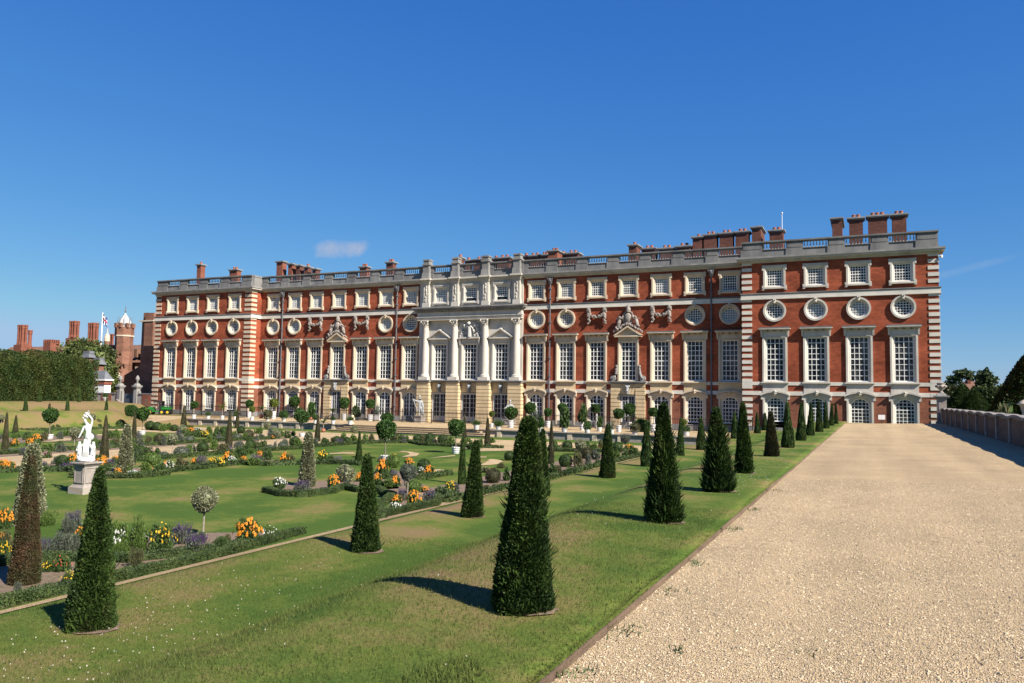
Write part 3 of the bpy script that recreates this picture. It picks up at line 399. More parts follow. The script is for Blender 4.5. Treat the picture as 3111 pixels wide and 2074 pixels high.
# terrace gravel path: rises slightly towards the garden wall, ends in a low crest at the palace
def zpath(x, y): return .028 * (x + 1.75) - .30 * float(sm(64.2, 68.5, np.float64(y)))
b = MB(); px_ = np.linspace(-1.75, 4.8, 9); py_ = list(np.arange(-8, 64, 2.0)) + list(np.arange(64, 69.2, .5)) + [69.15]
for j, y in enumerate(py_):
    for i, x in enumerate(px_): b.v.append((x, y, zpath(x, y)))
for j in range(len(py_) - 1):
    for i in range(8):
        a = j * 9 + i; b.f.append((a, a + 1, a + 10, a + 9))
struct('terrace_path', b.mesh('terrace_path', M['gravel'], smooth=True, fix=False))
eb = MB()
y = -4.0
while y < 65:
    L_ = 2.4; w0 = random.uniform(-.012, .012)
    eb.box(-1.776 + w0, -1.754 + w0, y, y + L_ - .012, -.08, .036 + random.uniform(-.012, .01)); y += L_
o = ob('edging_board', eb.mesh('edging_board', M['timber'])); tag(o, 'long low timber edging board between the lawn and the gravel terrace path', 'edging')
# palace walk with its stone retaining wall and wide steps
wb = MB(); wb.box(-64.6, -3, 59.84, 71.2, -1.60, -1.20); wb.box(-84, -64.6, 63.5, 71.2, -1.62, -1.202)
struct('palace_walk', wb.mesh('palace_walk', M['gravelfar']))
rp = MB()
for j in range(9):
    yy = 50.5 + j * 1.7
    for i in range(3):
        xx = -78 + i * 6.7 + (9 - j) * .55 * (2 - i) * .9
        rp.v.append((xx, yy, -1.8 + .6 * float(sm(52, 60, np.float64(yy))) + .02))
for j in range(8):
    for i in range(2):
        a = j * 3 + i; rp.f.append((a, a + 1, a + 4, a + 3))
struct('gravel_ramp', rp.mesh('gravel_ramp', M['gravelfar'], smooth=True, fix=False))
Z0 = -1.8
sheet('central_path', [(-39.9, 4), (-34.6, 4), (-34.6, 56), (-39.9, 56)], Z0 + .012, M['gravelfar'])
sheet('north_path', [(-66, 46.8), (-53, 46.6), (-49.5, 50.2), (-44, 47.4), (-39.9, 47.3), (-34.6, 47.3), (-32.5, 50.3), (-30, 50.8), (-27.5, 48.8), (-25, 46.9), (-22.3, 43.6), (-20.8, 45.4), (-20, 48.6), (-18, 50.2), (-14, 50.6), (-12.2, 50.2), (-12.2, 55.8), (-65.5, 55.8)], Z0 + .016, M['gravelfar'])
sheet('hedge_path', [(-12.40, 3), (-12.24, 3), (-12.24, 50.3), (-12.32, 50.3), (-12.38, 40), (-12.42, 23), (-12.5, 22.4), (-13.6, 23.6), (-14.6, 24.6), (-14.9, 24.2), (-13.6, 22.9), (-12.75, 21.8), (-12.46, 21.3)], Z0 + .020, M['grit'])
for k, p in GRAVEL.items(): sheet('scroll_path', p, Z0 + .022, M['gravelfar'])
# soil beds
BEDS = [
 [(-12.6, 4), (-12.55, 10), (-12.65, 13), (-12.9, 15.5), (-13.6, 15.4), (-15.6, 14.2), (-16.2, 11), (-16.4, 4)],
 [(-19.2, 21.4), (-18.1, 21.0), (-17.2, 21.3), (-17.15, 22.4), (-17.5, 23.5), (-16.6, 23.2), (-15.9, 24.8), (-17.2, 26.5), (-19.6, 25.6), (-20.4, 23.3)],
 [(-16.3, 23.8), (-14.6, 22.4), (-13.4, 20.2), (-12.5, 18.8), (-12.4, 21.4), (-13.4, 23.2), (-14.6, 25), (-16.7, 27.3), (-16.8, 30), (-19, 31), (-20.5, 28.5), (-18.5, 26.4)],
 [(-14.1, 24.4), (-12.6, 22.6), (-12.45, 28), (-12.5, 44), (-12.6, 49.6), (-15.2, 49.6), (-15.4, 40), (-15.2, 30), (-15.0, 25.4)],
 [(-33.2, 20.4), (-31, 22.4), (-28.6, 21.1), (-26.5, 22.3), (-26.5, 23.7), (-27.2, 24.5), (-27.4, 28.8), (-26, 29), (-24.2, 31.4), (-23.5, 31.8), (-24.4, 33), (-26.4, 31.6), (-28.8, 31.4), (-29.2, 25.6), (-30.6, 24.6), (-33.6, 22.6)],
 [(-34.5, 20), (-32.6, 26), (-32.7, 32.4), (-32.2, 37.2), (-32.4, 40.3), (-32.2, 45.3), (-30, 48.2), (-30.6, 49), (-33.5, 47.5), (-34.55, 46)],
 [(-41.1, 18), (-40, 18), (-40, 47.1), (-42, 47.1), (-47.4, 44.1), (-44.4, 43.8), (-41.9, 40), (-42.2, 30)],
 [(-29.9, 48.2), (-27.8, 46.3), (-25.4, 46.4), (-22.3, 43.9), (-22.2, 45), (-25, 47.4), (-28.6, 49.9)],
 [(-63.4, 39), (-62, 44.5), (-60.4, 49.2), (-62.4, 50), (-65, 45), (-65.6, 39)],
 [(-52.4, 47.6), (-53.4, 50.3), (-49.2, 47.4), (-47.6, 44.2), (-49, 44.0)],
 [(-21.6, 48.3), (-18.3, 46.6), (-15.4, 47.8), (-14.2, 49.8), (-18, 49.9)],
 [(-54.3, 31.5), (-49.4, 32), (-47, 40), (-52, 42), (-55, 38)] ]
def inside(p, x, y):
    c = False; j = len(p) - 1
    for i in range(len(p)):
        if (p[i][1] > y) != (p[j][1] > y) and x < (p[j][0] - p[i][0]) * (y - p[i][1]) / (p[j][1] - p[i][1]) + p[i][0]: c = not c
        j = i
    return c
rb = random.Random(21); taken = [(q[0], q[1]) for q in SHRUBS] + [(q[1], q[2]) for q in FLOWERS + BALLS]
for p in BEDS[4:]:                              # fill plants between those read off one by one
    x0, x1 = min(q[0] for q in p), max(q[0] for q in p); y0, y1 = min(q[1] for q in p), max(q[1] for q in p)
    for _ in range(int((x1 - x0) * (y1 - y0) * 1.0)):
        x, y = rb.uniform(x0, x1), rb.uniform(y0, y1)
        if inside(p, x, y) and all((x - a) ** 2 + (y - b_) ** 2 > .5 for a, b_ in taken) and len(SHRUBS) < 215:
            taken.append((x, y)); r_ = rb.uniform(.18, .34)
            if rb.random() < .25: FLOWERS.append([rb.choice(('orange', 'yellow', 'dull', 'purple', 'pink', 'white')), x, y, -1.8, rb.uniform(.3, .5), r_])
            else: SHRUBS.append([x, y, -1.8, rb.uniform(.25, .6), r_])
for p in BEDS: sheet('flower_bed', p, Z0 + .010, M['soil'])
# pebbles near the viewer
n = 150000
yy = 3.0 + 15 * RNG.random(n) ** 1.9; xx = RNG.uniform(-1.75, 4.7, n)
keep = (xx < -1.2 + (yy - 2) * .9); xx = xx[keep]; yy = yy[keep]; n = len(xx)
zz = .028 * (xx + 1.75)
s = RNG.uniform(.003, .0085, n) * (1 + .8 * RNG.random(n) ** 6)
base = np.array([[1, 0, 0], [0, 1, 0], [-1, 0, 0], [0, -1, 0], [0, 0, .7], [0, 0, -.3]], float)
tri = np.array([[0, 1, 4], [1, 2, 4], [2, 3, 4], [3, 0, 4]])
a = RNG.uniform(0, 2 * PI, n); sx_ = s * RNG.uniform(.7, 1.5, n); sy_ = s * RNG.uniform(.6, 1.0, n)
P = np.repeat(base[None], n, 0); P[:, :, 0] *= sx_[:, None]; P[:, :, 1] *= sy_[:, None]; P[:, :, 2] *= s[:, None]
P += RNG.normal(0, .0018, P.shape)
ca, sa = np.cos(a)[:, None], np.sin(a)[:, None]
Q = np.stack([P[:, :, 0] * ca - P[:, :, 1] * sa + xx[:, None], P[:, :, 0] * sa + P[:, :, 1] * ca + yy[:, None], P[:, :, 2] + zz[:, None] + .002], -1)
me = bpy.data.meshes.new('gravel_stones'); Fx = (tri[None] + (np.arange(n) * 6)[:, None, None]).reshape(-1, 3)
me.from_pydata(Q.reshape(-1, 3).tolist(), [], Fx.tolist()); me.update()
me.materials.append(mat('pebble', (.50, .39, .25), (.62, .50, .35), scale=30, rnd=(.65, 1.25), coords='Object'))
struct('gravel_stones', me, 'stuff')
# turf blades near the viewer
def blades(n, xr, yf, h, w, lean=.6):
    x = RNG.uniform(*xr, n); y = yf(n); ok = (x < -1.80) & ((x + 11) * 0 == 0)
    # keep what the lens could see, plus a margin
    dx = R3[0][0] * x + R3[0][1] * y; dz = R3[2][0] * x + R3[2][1] * y
    ok &= (np.abs(dx) < dz * .72 + .6); x, y = x[ok], y[ok]; n = len(x)
    z = zt(x, y); hh = h * RNG.uniform(.5, 1.3, n); a = RNG.uniform(0, 2 * PI, n); l = RNG.uniform(0, lean, n) * hh; a2 = RNG.uniform(0, 2 * PI, n); ww = w * RNG.uniform(.6, 1.3, n)
    p0 = np.stack([x - np.cos(a) * ww, y - np.sin(a) * ww, z - .005], -1); p1 = np.stack([x + np.cos(a) * ww, y + np.sin(a) * ww, z - .005], -1)
    p2 = np.stack([x + np.cos(a2) * l, y + np.sin(a2) * l, z + hh], -1)
    return np.stack([p0, p1, p2], 1).reshape(-1, 3)
Vb = [blades(230000, (-14, -1.8), lambda n: 2.2 + 10 * RNG.random(n) ** 1.5, .030, .0028, 1.2)]
for (cx, cy, rr, nn, hh) in [(-2.3, 4.05, .42, 700, .05), (-5.2, 6.4, .5, 500, .12), (-5.6, 9.5, 1.4, 1800, .06), (-3.3, 7.6, .6, 1000, .05), (-5.7, 12, 1.2, 1800, .08), (-5.9, 5.2, .5, 120, .16)]:
    k = nn; aa = RNG.uniform(0, 2 * PI, k); rad = rr * np.sqrt(RNG.random(k)); x = cx + np.cos(aa) * rad * .5; y = cy + np.sin(aa) * rad
    z = zt(x, y); h_ = hh * RNG.uniform(.5, 1.2, k); a = RNG.uniform(0, 2 * PI, k); a2 = RNG.uniform(0, 2 * PI, k); l = h_ * RNG.uniform(.1, .9, k)
    Vb.append(np.stack([np.stack([x - np.cos(a) * .004, y - np.sin(a) * .004, z], -1), np.stack([x + np.cos(a) * .004, y + np.sin(a) * .004, z], -1), np.stack([x + np.cos(a2) * l, y + np.sin(a2) * l, z + h_], -1)], 1).reshape(-1, 3))
ke = 13000; xe = RNG.normal(-1.80, .022, ke); ye = 2.2 + 20 * RNG.random(ke) ** 1.6; ze_ = np.where(xe < -1.775, zt(np.minimum(xe, -1.79), ye), .02); he = RNG.uniform(.015, .05, ke); a2 = RNG.normal(0, .7, ke); le = he * RNG.uniform(.3, 1.2, ke)
Vb.append(np.stack([np.stack([xe, ye - .003, ze_ - .01], -1), np.stack([xe, ye + .003, ze_ - .01], -1), np.stack([xe + np.cos(a2) * le, ye + np.sin(a2) * le, ze_ + he * .7], -1)], 1).reshape(-1, 3))
M['blade'] = mat('turf blade', (.060, .104, .016), (.165, .145, .055), scale=1.1, detail=7, rnd=(.6, 1.5), trans=.25, thr=(.38, .68), third=(.115, .14, .03))
struct('grass', npmesh('grass', np.concatenate(Vb), 3, M['blade']), 'stuff')
# clover heads in the turf
def clover(n, f):
    x, y = f(n); z = zt(x, y) + .03; s = RNG.uniform(.0035, .0065, n)
    tq = np.array([[-1, 0, -1], [1, 0, -1], [1, 0, 1], [-1, 0, 1]], float); out = []
    for k in range(2):
        a = RNG.uniform(0, PI, n); c = np.stack([np.cos(a), np.sin(a), a * 0], -1)
        out.append(np.stack([np.stack([x, y, z], -1) + (c * t[0] + np.array([0, 0, 1.]) * t[2]) * s[:, None] for t in tq], 1).reshape(-1, 3))
    return np.concatenate(out)
def cl(cx, cy, sx, sy): return lambda n: (RNG.normal(cx, sx, n), RNG.normal(cy, sy, n))
Vc = np.concatenate([clover(230, lambda n: (RNG.uniform(-8.2, -5.4, n), RNG.normal(5.2, .8, n))), clover(130, lambda n: (RNG.uniform(-8.3, -5, n), RNG.normal(8.0, 1.2, n))), clover(110, cl(-2.2, 16.5, .35, 2.0)), clover(110, cl(-2.2, 22, .3, 3)), clover(200, lambda n: (RNG.uniform(-9, -2, n), RNG.uniform(3, 28, n))), clover(60, cl(-5.5, 23, .6, 2))])
M['clover'] = mat('clover petals', (.60, .55, .48), (.50, .42, .38), scale=20)
struct('clover_flowers', npmesh('clover_flowers', Vc, 4, M['clover']), 'stuff')
# weeds rooted in the gravel
wv = []
for (cx, cy, r_, k) in [(-1.60, 3.95, .07, 60), (-1.66, 4.6, .06, 40), (-1.64, 5.6, .06, 36), (-1.2, 5.3, .03, 14), (-1.60, 6.9, .06, 30), (-1.64, 8.2, .06, 36), (-.4, 5.6, .03, 10), (-1.64, 10.6, .07, 40), (-1.66, 12.6, .07, 40), (.1, 5.0, .03, 10), (.9, 6.0, .03, 10), (-1.64, 15.5, .08, 40), (-1.5, 4.3, .04, 16)]:
    x = RNG.normal(cx, r_, k); y = RNG.normal(cy, r_ * 1.6, k); x = np.maximum(x, -1.73); z = .028 * (x + 1.75); a = RNG.uniform(0, 2 * PI, k); h_ = RNG.uniform(.012, .05, k) * (1.6 if r_ > .09 else 1); l = RNG.uniform(.01, .05, k)
    wv.append(np.stack([np.stack([x - np.sin(a) * .006, y + np.cos(a) * .006, z], -1), np.stack([x + np.sin(a) * .006, y - np.cos(a) * .006, z], -1), np.stack([x + np.cos(a) * l, y + np.sin(a) * l, z + h_], -1)], 1).reshape(-1, 3))
struct('weeds', npmesh('weeds', np.concatenate(wv), 3, M['mid']), 'stuff')

# ------------------------------------------------------------------ the palace
DM, DP, ZB = 70.8, 69.157, -1.2
PAL = ob('palace', None, loc=(-37.2, DM, ZB))
tag(PAL, 'long red brick palace with pale stone window surrounds, balustrade and chimneys', 'palace')
PL = Vector((-37.2, DM, ZB))
def pt(name, me, x=0, y=0, z=0, rz=0, parent=None):
    if parent is None: return ob(name, me, PAL, Vector((x, y, z)) - PL, rz)
    return ob(name, me, parent, (x, y, z), rz)
WX_L = [-77.77, -74.45, -71.17, -67.74]; WX_ML = [-63.29, -60.17, -57.08, -53.94, -50.78, -47.65, -44.51]
WX_C = [-40.74, -37.23, -33.68]; WX_MR = [-29.91, -26.78, -23.64, -20.53, -17.43, -14.33, -11.25]; WX_R = [-7.28, -4.01, -.75, 2.5]
DOORBAY = (-53.94, -20.53); GARL = (-57.08, -50.78, -23.64, -17.43)
XL0, XL1, XR0, XR1 = -80.65, -65.22, -9.93, 5.04
def wallgrid(b, x0, x1, z0, z1, holes, y):
    cx = sorted({x0, x1} | {q for h in holes for q in h[:2]}); cz = sorted({z0, z1} | {q for h in holes for q in h[2:]})
    for i in range(len(cx) - 1):
        for k in range(len(cz) - 1):
            mx, mz = (cx[i] + cx[i + 1]) / 2, (cz[k] + cz[k + 1]) / 2
            if any(h[0] < mx < h[1] and h[2] < mz < h[3] for h in holes): continue
            b.add([(cx[i], y, cz[k]), (cx[i + 1], y, cz[k]), (cx[i + 1], y, cz[k + 1]), (cx[i], y, cz[k + 1])], [(0, 1, 2, 3)])
def holes_for(xs_, arch_b, rounds=True, skip=()):
    h = []
    for x in xs_:
        h.append((x - .76, x + .76, 3.24, 6.97)); h.append((x - .66, x + .66, 11.3, 12.82))
        if rounds and x not in skip: h.append((x - .62, x + .62, 8.62, 9.86))
    return h
ZS = 2.25                                    # brick changes colour below the lower band
def brickwall(x0, x1, y, xs_, skip=(), zb=ZB, left=None, right=None):
    b = MB(); wallgrid(b, x0, x1, ZS, 13.6, holes_for(xs_, 0, True, skip), y)
    for s in (left, right):
        if s: b.add([(s[0], y, ZS), (s[0], s[1], ZS), (s[0], s[1], 13.6), (s[0], y, 13.6)], [(0, 1, 2, 3)])
    pt('brick_wall', moved(b, PL, 'brick_wall', M['brick']))
    b = MB(); wallgrid(b, x0, x1, zb, ZS, [(x - .76, x + .76, -1.05, 2.0) for x in xs_], y)
    for s in (left, right):
        if s: b.add([(s[0], y, zb), (s[0], s[1], zb), (s[0], s[1], ZS), (s[0], y, ZS)], [(0, 1, 2, 3)])
    pt('lower_brick_wall', moved(b, PL, 'lower_brick_wall', M['brick_low']))
def moved(b, off, name, m, smooth=False, fix=False):
    return b.mesh(name, m, smooth, fix)
def ptw(name, b, m, smooth=False, fix=True):  # part whose mesh is written in world coordinates
    return ob(name, b.mesh(name, m, smooth, fix), PAL, -PL)
def pt(name, me, x=0, y=0, z=0, rz=0, parent=None, sc=None):
    if parent is None: return ob(name, me, PAL, Vector((x, y, z)) - PL, rz, sc)
    return ob(name, me, parent, (x, y, z), rz, sc)
brickwall(XL0, XL1, DP, WX_L, left=(XL0, 92), right=(XL1, DM))
brickwall(XL1, -43.3, DM, WX_ML, skip=(-57.08, -53.94, -50.78))
brickwall(-31.4, XR0, DM, WX_MR, skip=(-23.64, -20.53, -17.43))
brickwall(XR0, XR1, DP, WX_R, left=(XR0, DM), right=(XR1, 92))
b = MB(); b.box(XL0 + .02, XR1 - .02, DM + .9, 92, ZB, 13.85); ptw('inner_core', b, M['brick_low'])
b = MB(); b.box(XL0 + .3, XR1 - .3, DM + .7, 92, 13.9, 14.25); ptw('roof', b, M['lead'])

# --- window meshes, shared
def rect(hw, z0, z1, n=1): return [(-hw, z0), (hw, z0), (hw, z1), (-hw, z1)]
def archpoly(hw, z0, zs, zc, n=10):
    # segmental arch: springing zs, crown zc
    r = (hw * hw + (zc - zs) ** 2) / (2 * (zc - zs)); cz = zc - r; a0 = math.asin(hw / r)
    return [(-hw, z0), (hw, z0)] + [(r * math.sin(a0 - 2 * a0 * i / n), cz + r * math.cos(a0 - 2 * a0 * i / n)) for i in range(n + 1)]
def circ(r, cz, n=28): return [(r * math.sin(2 * PI * i / n), cz - r * math.cos(2 * PI * i / n)) for i in range(n)]
def bars(hw, z0, z1, nc, nr, y0, y1, w, fw, top=None, meet=None, stile=False):
    b = MB(); top = top or (lambda x: z1)
    def col(x, w_): b.box(x - w_ / 2, x + w_ / 2, y0, y1, z0, min(top(x - w_ / 2), top(x + w_ / 2)))
    for i in range(1, nc):
        x = -hw + 2 * hw * i / nc; col(x, .15 if (stile and i == nc // 2) else w)
    col(-hw + fw / 2, fw); col(hw - fw / 2, fw)
    for k in range(nr + 1):
        z = z0 + (z1 - z0) * k / nr; h = fw if k in (0, nr) else (w if k != meet else w * 1.9)
        if k == nr and top(0) != top(hw): continue
        x0, x1 = -hw, hw
        b.box(x0, x1, y0 + .004, y1 - .004, z - h / 2 if 0 < k < nr else (z if k == 0 else z - h), z + h / 2 if 0 < k < nr else (z + h if k == 0 else z))
    return b
MC = {}
def cache(key, fn):
    if key not in MC: MC[key] = fn()
    return MC[key]
def tall_surround(m):
    b = MB(); b.ring(rect(1.0, 3.18, 7.0), rect(.705, 3.30, 6.93), -.06, -.13, -.02, .19)
    b.box(-1.12, 1.12, -.24, .02, 3.10, 3.20)
    return b.mesh('tall_window', m)
def tall_hood(m):
    b = MB(); b.box(-.97, .97, -.085, .02, 7.003, 7.5); b.box(-1.03, 1.03, -.14, .02, 7.5, 7.58); b.box(-1.2, 1.2, -.38, .02, 7.58, 7.66); b.box(-1.27, 1.27, -.46, .02, 7.66, 7.74)
    for s in (-1, 1):
        b.frust(s * 1.06, -.1, 7.02, 7.57, .07, .05, .085, .17)
        for q in (-.55, 0, .55): b.box(q - .07, q + .07, -.27, -.05, 7.5, 7.585)
    return b.mesh('hood', m)
def hood_top():
    b = MB(); b.prism([(-1.28, 7.742), (1.28, 7.742), (1.2, 7.82), (-1.2, 7.82)], -.47, .02); return b.mesh('hood_lead', M['lead'])
def apron(m):
    b = MB(); b.box(-1.0, 1.0, -.07, .02, 2.2, 3.10); return b.mesh('apron', m)
def arch_surround(m, zb):
    b = MB(); b.ring(archpoly(1.0, zb, 2.05, 2.30, 10), archpoly(.70, zb, 1.45, 1.92, 10), -.05, -.12, 0, .19)
    for s in (-1, 1): b.box(s * 1.06 - .09, s * 1.06 + .09, -.16, .02, 1.72, 2.07)
    r0 = archpoly(1.16, 2.0, 2.03, 2.33, 12)[2:]; r1 = archpoly(1.16, 2.0, 2.17, 2.48, 12)[2:]
    for i in range(12):
        b.prism([r0[i], r1[i], r1[i + 1], r0[i + 1]], -.30, .02)
    b.blob((0, -.26, 2.30), .17, 3, sq=(.8, .7, 1.3)); b.blob((0, -.33, 2.42), .09, 4); b.blob((-.1, -.3, 2.36), .08, 6); b.blob((.1, -.3, 2.36), .08, 7)
    return b.mesh('arched_window', m)
def attic_surround(m):
    b = MB(); b.ring(rect(.90, 11.12, 13.12), rect(.615, 11.38, 12.76), -.05, -.12, -.01, .17)
    for s in (-1, 1):
        b.box(s * .93 - .07, s * .93 + .07, -.135, .02, 12.72, 13.17); b.box(s * .9 - .1, s * .9 + .1, -.17, .02, 11.02, 11.42)
    b.box(-.94, .94, -.19, .02, 11.13, 11.27); b.box(-.95, .95, -.145, .02, 13.04, 13.15)
    return b.mesh('attic_window', m)
def round_surround(m):
    b = MB(); b.ring(circ(.93, 9.24), circ(.635, 9.24), -.07, -.15, -.03, .17)
    b.blob((0, -.17, 10.08), .16, 11, sq=(.75, .7, 1.2)); b.blob((-.07, -.24, 10.15), .07, 12); b.blob((.07, -.24, 10.15), .07, 13); b.blob((0, -.22, 9.94), .09, 14)
    return b.mesh('round_window', m)
def pane_mesh(poly, y, m):
    b = MB(); b.add([(x, y, z) for x, z in poly], [tuple(range(len(poly)))]); return b.mesh('pane', m)
def circ_bars(m):
    b = MB(); R = .64
    for i in range(-2, 3):
        d = i * .213; h = math.sqrt(max(R * R - d * d, .01))
        b.box(d - .019, d + .019, .115, .15, 9.24 - h, 9.24 + h); b.box(-h, h, .118, .147, 9.24 + d - .019, 9.24 + d + .019)
    b.ring(circ(.65, 9.24, 28), circ(.595, 9.24, 28), .11, .105, .11, .15); return b.mesh('frame', m)
rw = random.Random(5)
def pick_glass(x, kind):
    if kind == 'attic': p = .75 if -58 < x < -43 else .15
    elif kind == 'round': p = .35
    elif kind == 'tall': p = .0
    else: p = .0
    q = rw.random()
    if q < p: return 'glass_blind'
    if kind == 'tall' and x in (-20.53, -17.43, -11.25): return 'glass_mid'
    if kind == 'arch' and (x > -12 or x < -60) and not (x == -74.45): return 'glass_mid'
    return 'glass_mid' if q < (.5 if x > -12 else .22) else 'glass'
def tall_window(x, y, sm_, white='white', hood=True, apr=True):
    w = pt('tall_window', cache(('t', sm_), lambda: tall_surround(M[sm_])), x, y)
    pt('frame', cache(('tf', white), lambda: bars(.71, 3.30, 6.93, 4, 8, .10, .145, .048, .08, meet=4).mesh('frame', M[white])), parent=w)
    g = pick_glass(x, 'tall'); pt('pane', cache(('tp', g), lambda: pane_mesh(rect(.72, 3.28, 6.95), .15, M[g])), parent=w)
    if hood:
        pt('hood', cache(('th', sm_), lambda: tall_hood(M[sm_])), parent=w); pt('hood_lead', cache('thl', hood_top), parent=w)
    if apr: pt('apron', cache(('ta', sm_), lambda: apron(M['warm' if sm_ == 'cream' else sm_])), parent=w)
    return w
def attic_window(x, y, sm_, open_=False):
    w = pt('attic_window', cache(('a', sm_), lambda: attic_surround(M[sm_])), x, y)
    zl = 11.70 if open_ else 11.38
    pt('frame', cache(('af', zl), lambda: bars(.62, zl, 12.77, 6, 5 if open_ else 6, .09, .13, .038, .07, meet=3).mesh('frame', M['white'])), parent=w)
    g = 'glass' if open_ else pick_glass(x, 'attic'); pt('pane', cache(('ap', g), lambda: pane_mesh(rect(.63, 11.36, 12.78), .138, M[g])), parent=w)
    if g == 'glass' and rw.random() < .3 and not open_:
        bb = MB(); q = rw.choice((0, .0)); bb.add([(q, .134, 11.4), (.6, .134, 11.4), (.6, .134, 12.74), (q, .134, 12.74)], [(0, 1, 2, 3)]); pt('blind', cache('abl', lambda: bb.mesh('blind', M['glass_blind'])), parent=w)
    return w
def round_window(x, y, sm_):
    w = pt('round_window', cache(('r', sm_), lambda: round_surround(M[sm_])), x, y)
    pt('frame', cache('rf', lambda: circ_bars(M['white'])), parent=w)
    g = pick_glass(x, 'round'); pt('pane', cache(('rp', g), lambda: pane_mesh(circ(.66, 9.24), .155, M[g])), parent=w)
    return w
def arch_top(hw, zs, zc):
    r = (hw * hw + (zc - zs) ** 2) / (2 * (zc - zs)); cz = zc - r
    return lambda x: cz + math.sqrt(max(r * r - x * x, 0))
def arched_window(x, y, sm_, zb, door=False, white='white'):
    w = pt('arched_window', cache(('w', sm_, zb), lambda: arch_surround(M[sm_], zb - .25 if zb > -.8 else zb)), x, y)
    tp = arch_top(.71, 1.44, 1.91)
    def fr():
        b = bars(.71, zb, 1.91, 4 if door else 5, 7 if door else 7, .10, .145, .042, .085, top=tp, stile=door, meet=None if door else 4)
        o = archpoly(.72, zb, 1.45, 1.93, 10); i = archpoly(.64, zb + .06, 1.40, 1.84, 10); b.ring(o, i, .095, .09, .095, .15)
        return b.mesh('frame', M[white])
    pt('frame', cache(('wf', zb, door, white), fr), parent=w)
    g = pick_glass(x, 'arch'); pt('pane', cache(('wp', zb, g), lambda: pane_mesh(archpoly(.715, zb - .02, 1.45, 1.93, 10), .155, M[g])), parent=w)
    return w
for x in WX_L:
    tall_window(x, DP, 'cream'); attic_window(x, DP, 'cream'); round_window(x, DP, 'cream'); arched_window(x, DP, 'cream', -.45 if x != -74.45 else -1.0, x == -74.45)
for x in WX_R:
    tall_window(x, DP, 'portland'); attic_window(x, DP, 'portland'); round_window(x, DP, 'portland'); arched_window(x, DP, 'portland', -.12)
for x in WX_ML + WX_MR:
    tall_window(x, DM, 'cream', hood=x not in DOORBAY, apr=x not in DOORBAY); attic_window(x, DM, 'cream')
    if x not in GARL and x not in DOORBAY: round_window(x, DM, 'cream')
    if x not in DOORBAY:
        sash = x in (-63.29, -60.17, -14.33, -11.25)
        arched_window(x, DM, 'cream', -.45 if sash else -1.0, not sash)
# --- bands, cornices, quoins
def band(x0, x1, y, zlist, m, name, back=.3, endl=True, endr=True):
    b = MB()
    for z0, z1, o in zlist: b.box(x0 - (o if endl else -.001), x1 + (o if endr else -.001), y - o, y + back + o * .01, z0, z1)
    return ptw(name, b, M[m])
STR = [(10.245, 10.34, .15), (10.34, 10.66, .11), (10.66, 10.72, .14), (10.72, 10.78, .17)]
COR = [(13.40, 13.50, .07), (13.50, 13.60, .15), (13.60, 13.75, .40), (13.75, 13.90, .48)]
for (x0, x1, y, el, er, bk) in [(XL0, XL1, DP, 1, 1, 1.6), (XL1, -43.3, DM, 0, 0, .3), (-31.4, XR0, DM, 0, 0, .3), (XR0, XR1, DP, 1, 1, 1.6)]:
    band(x0, x1, y, STR[:2], 'band', 'string_course', bk, el, er); band(x0, x1, y, STR[2:], 'lead' if y == DM else 'grey_stone', 'string_course', bk, el, er)
    band(x0, x1, y, COR[:2], 'portland', 'cornice', bk, el, er); band(x0, x1, y, COR[2:3], 'portland', 'cornice', bk, el, er); band(x0, x1, y, COR[3:], 'grey_stone', 'cornice', bk, el, er)
    band(x0, x1, y, [(2.93, 3.22, .045)], 'band', 'upper_band', bk, el, er); band(x0, x1, y, [(2.085, 2.42, .04)], 'band', 'lower_band', bk, el, er)
    band(x0, x1, y, [(ZB, -.62, .09)], 'grey_stone', 'plinth', bk, el, er)
def quoin(xa, xb, y, m, side=None, top=13.4):
    b = MB(); z = -.55; k = 0
    while z < top - .1:
        z1 = min(z + .30, top)
        if not (10.2 < z + .1 < 10.8):
            b.box(xa, xb, y - .05, y + .2, z, z1)
            if side: b.box(side[0] - .2, side[0] + .05, y - .048, side[1], z + .001, z1 - .001)
        z += .53
        if abs(z - 10.58) < .27 and b.v: ptw('quoin', b, M[m]); b = MB()
    ptw('quoin', b, M[m])
quoin(XL0 - .05, XL0 + .95, DP, 'cream', (XL0 + .15, DP + .6)); quoin(XL1 - 1.0, XL1 + .04, DP, 'cream', (XL1, DP + .85))
quoin(XR0 - .04, XR0 + .80, DP, 'band'); quoin(XR1 - .75, XR1 + .05, DP, 'band')
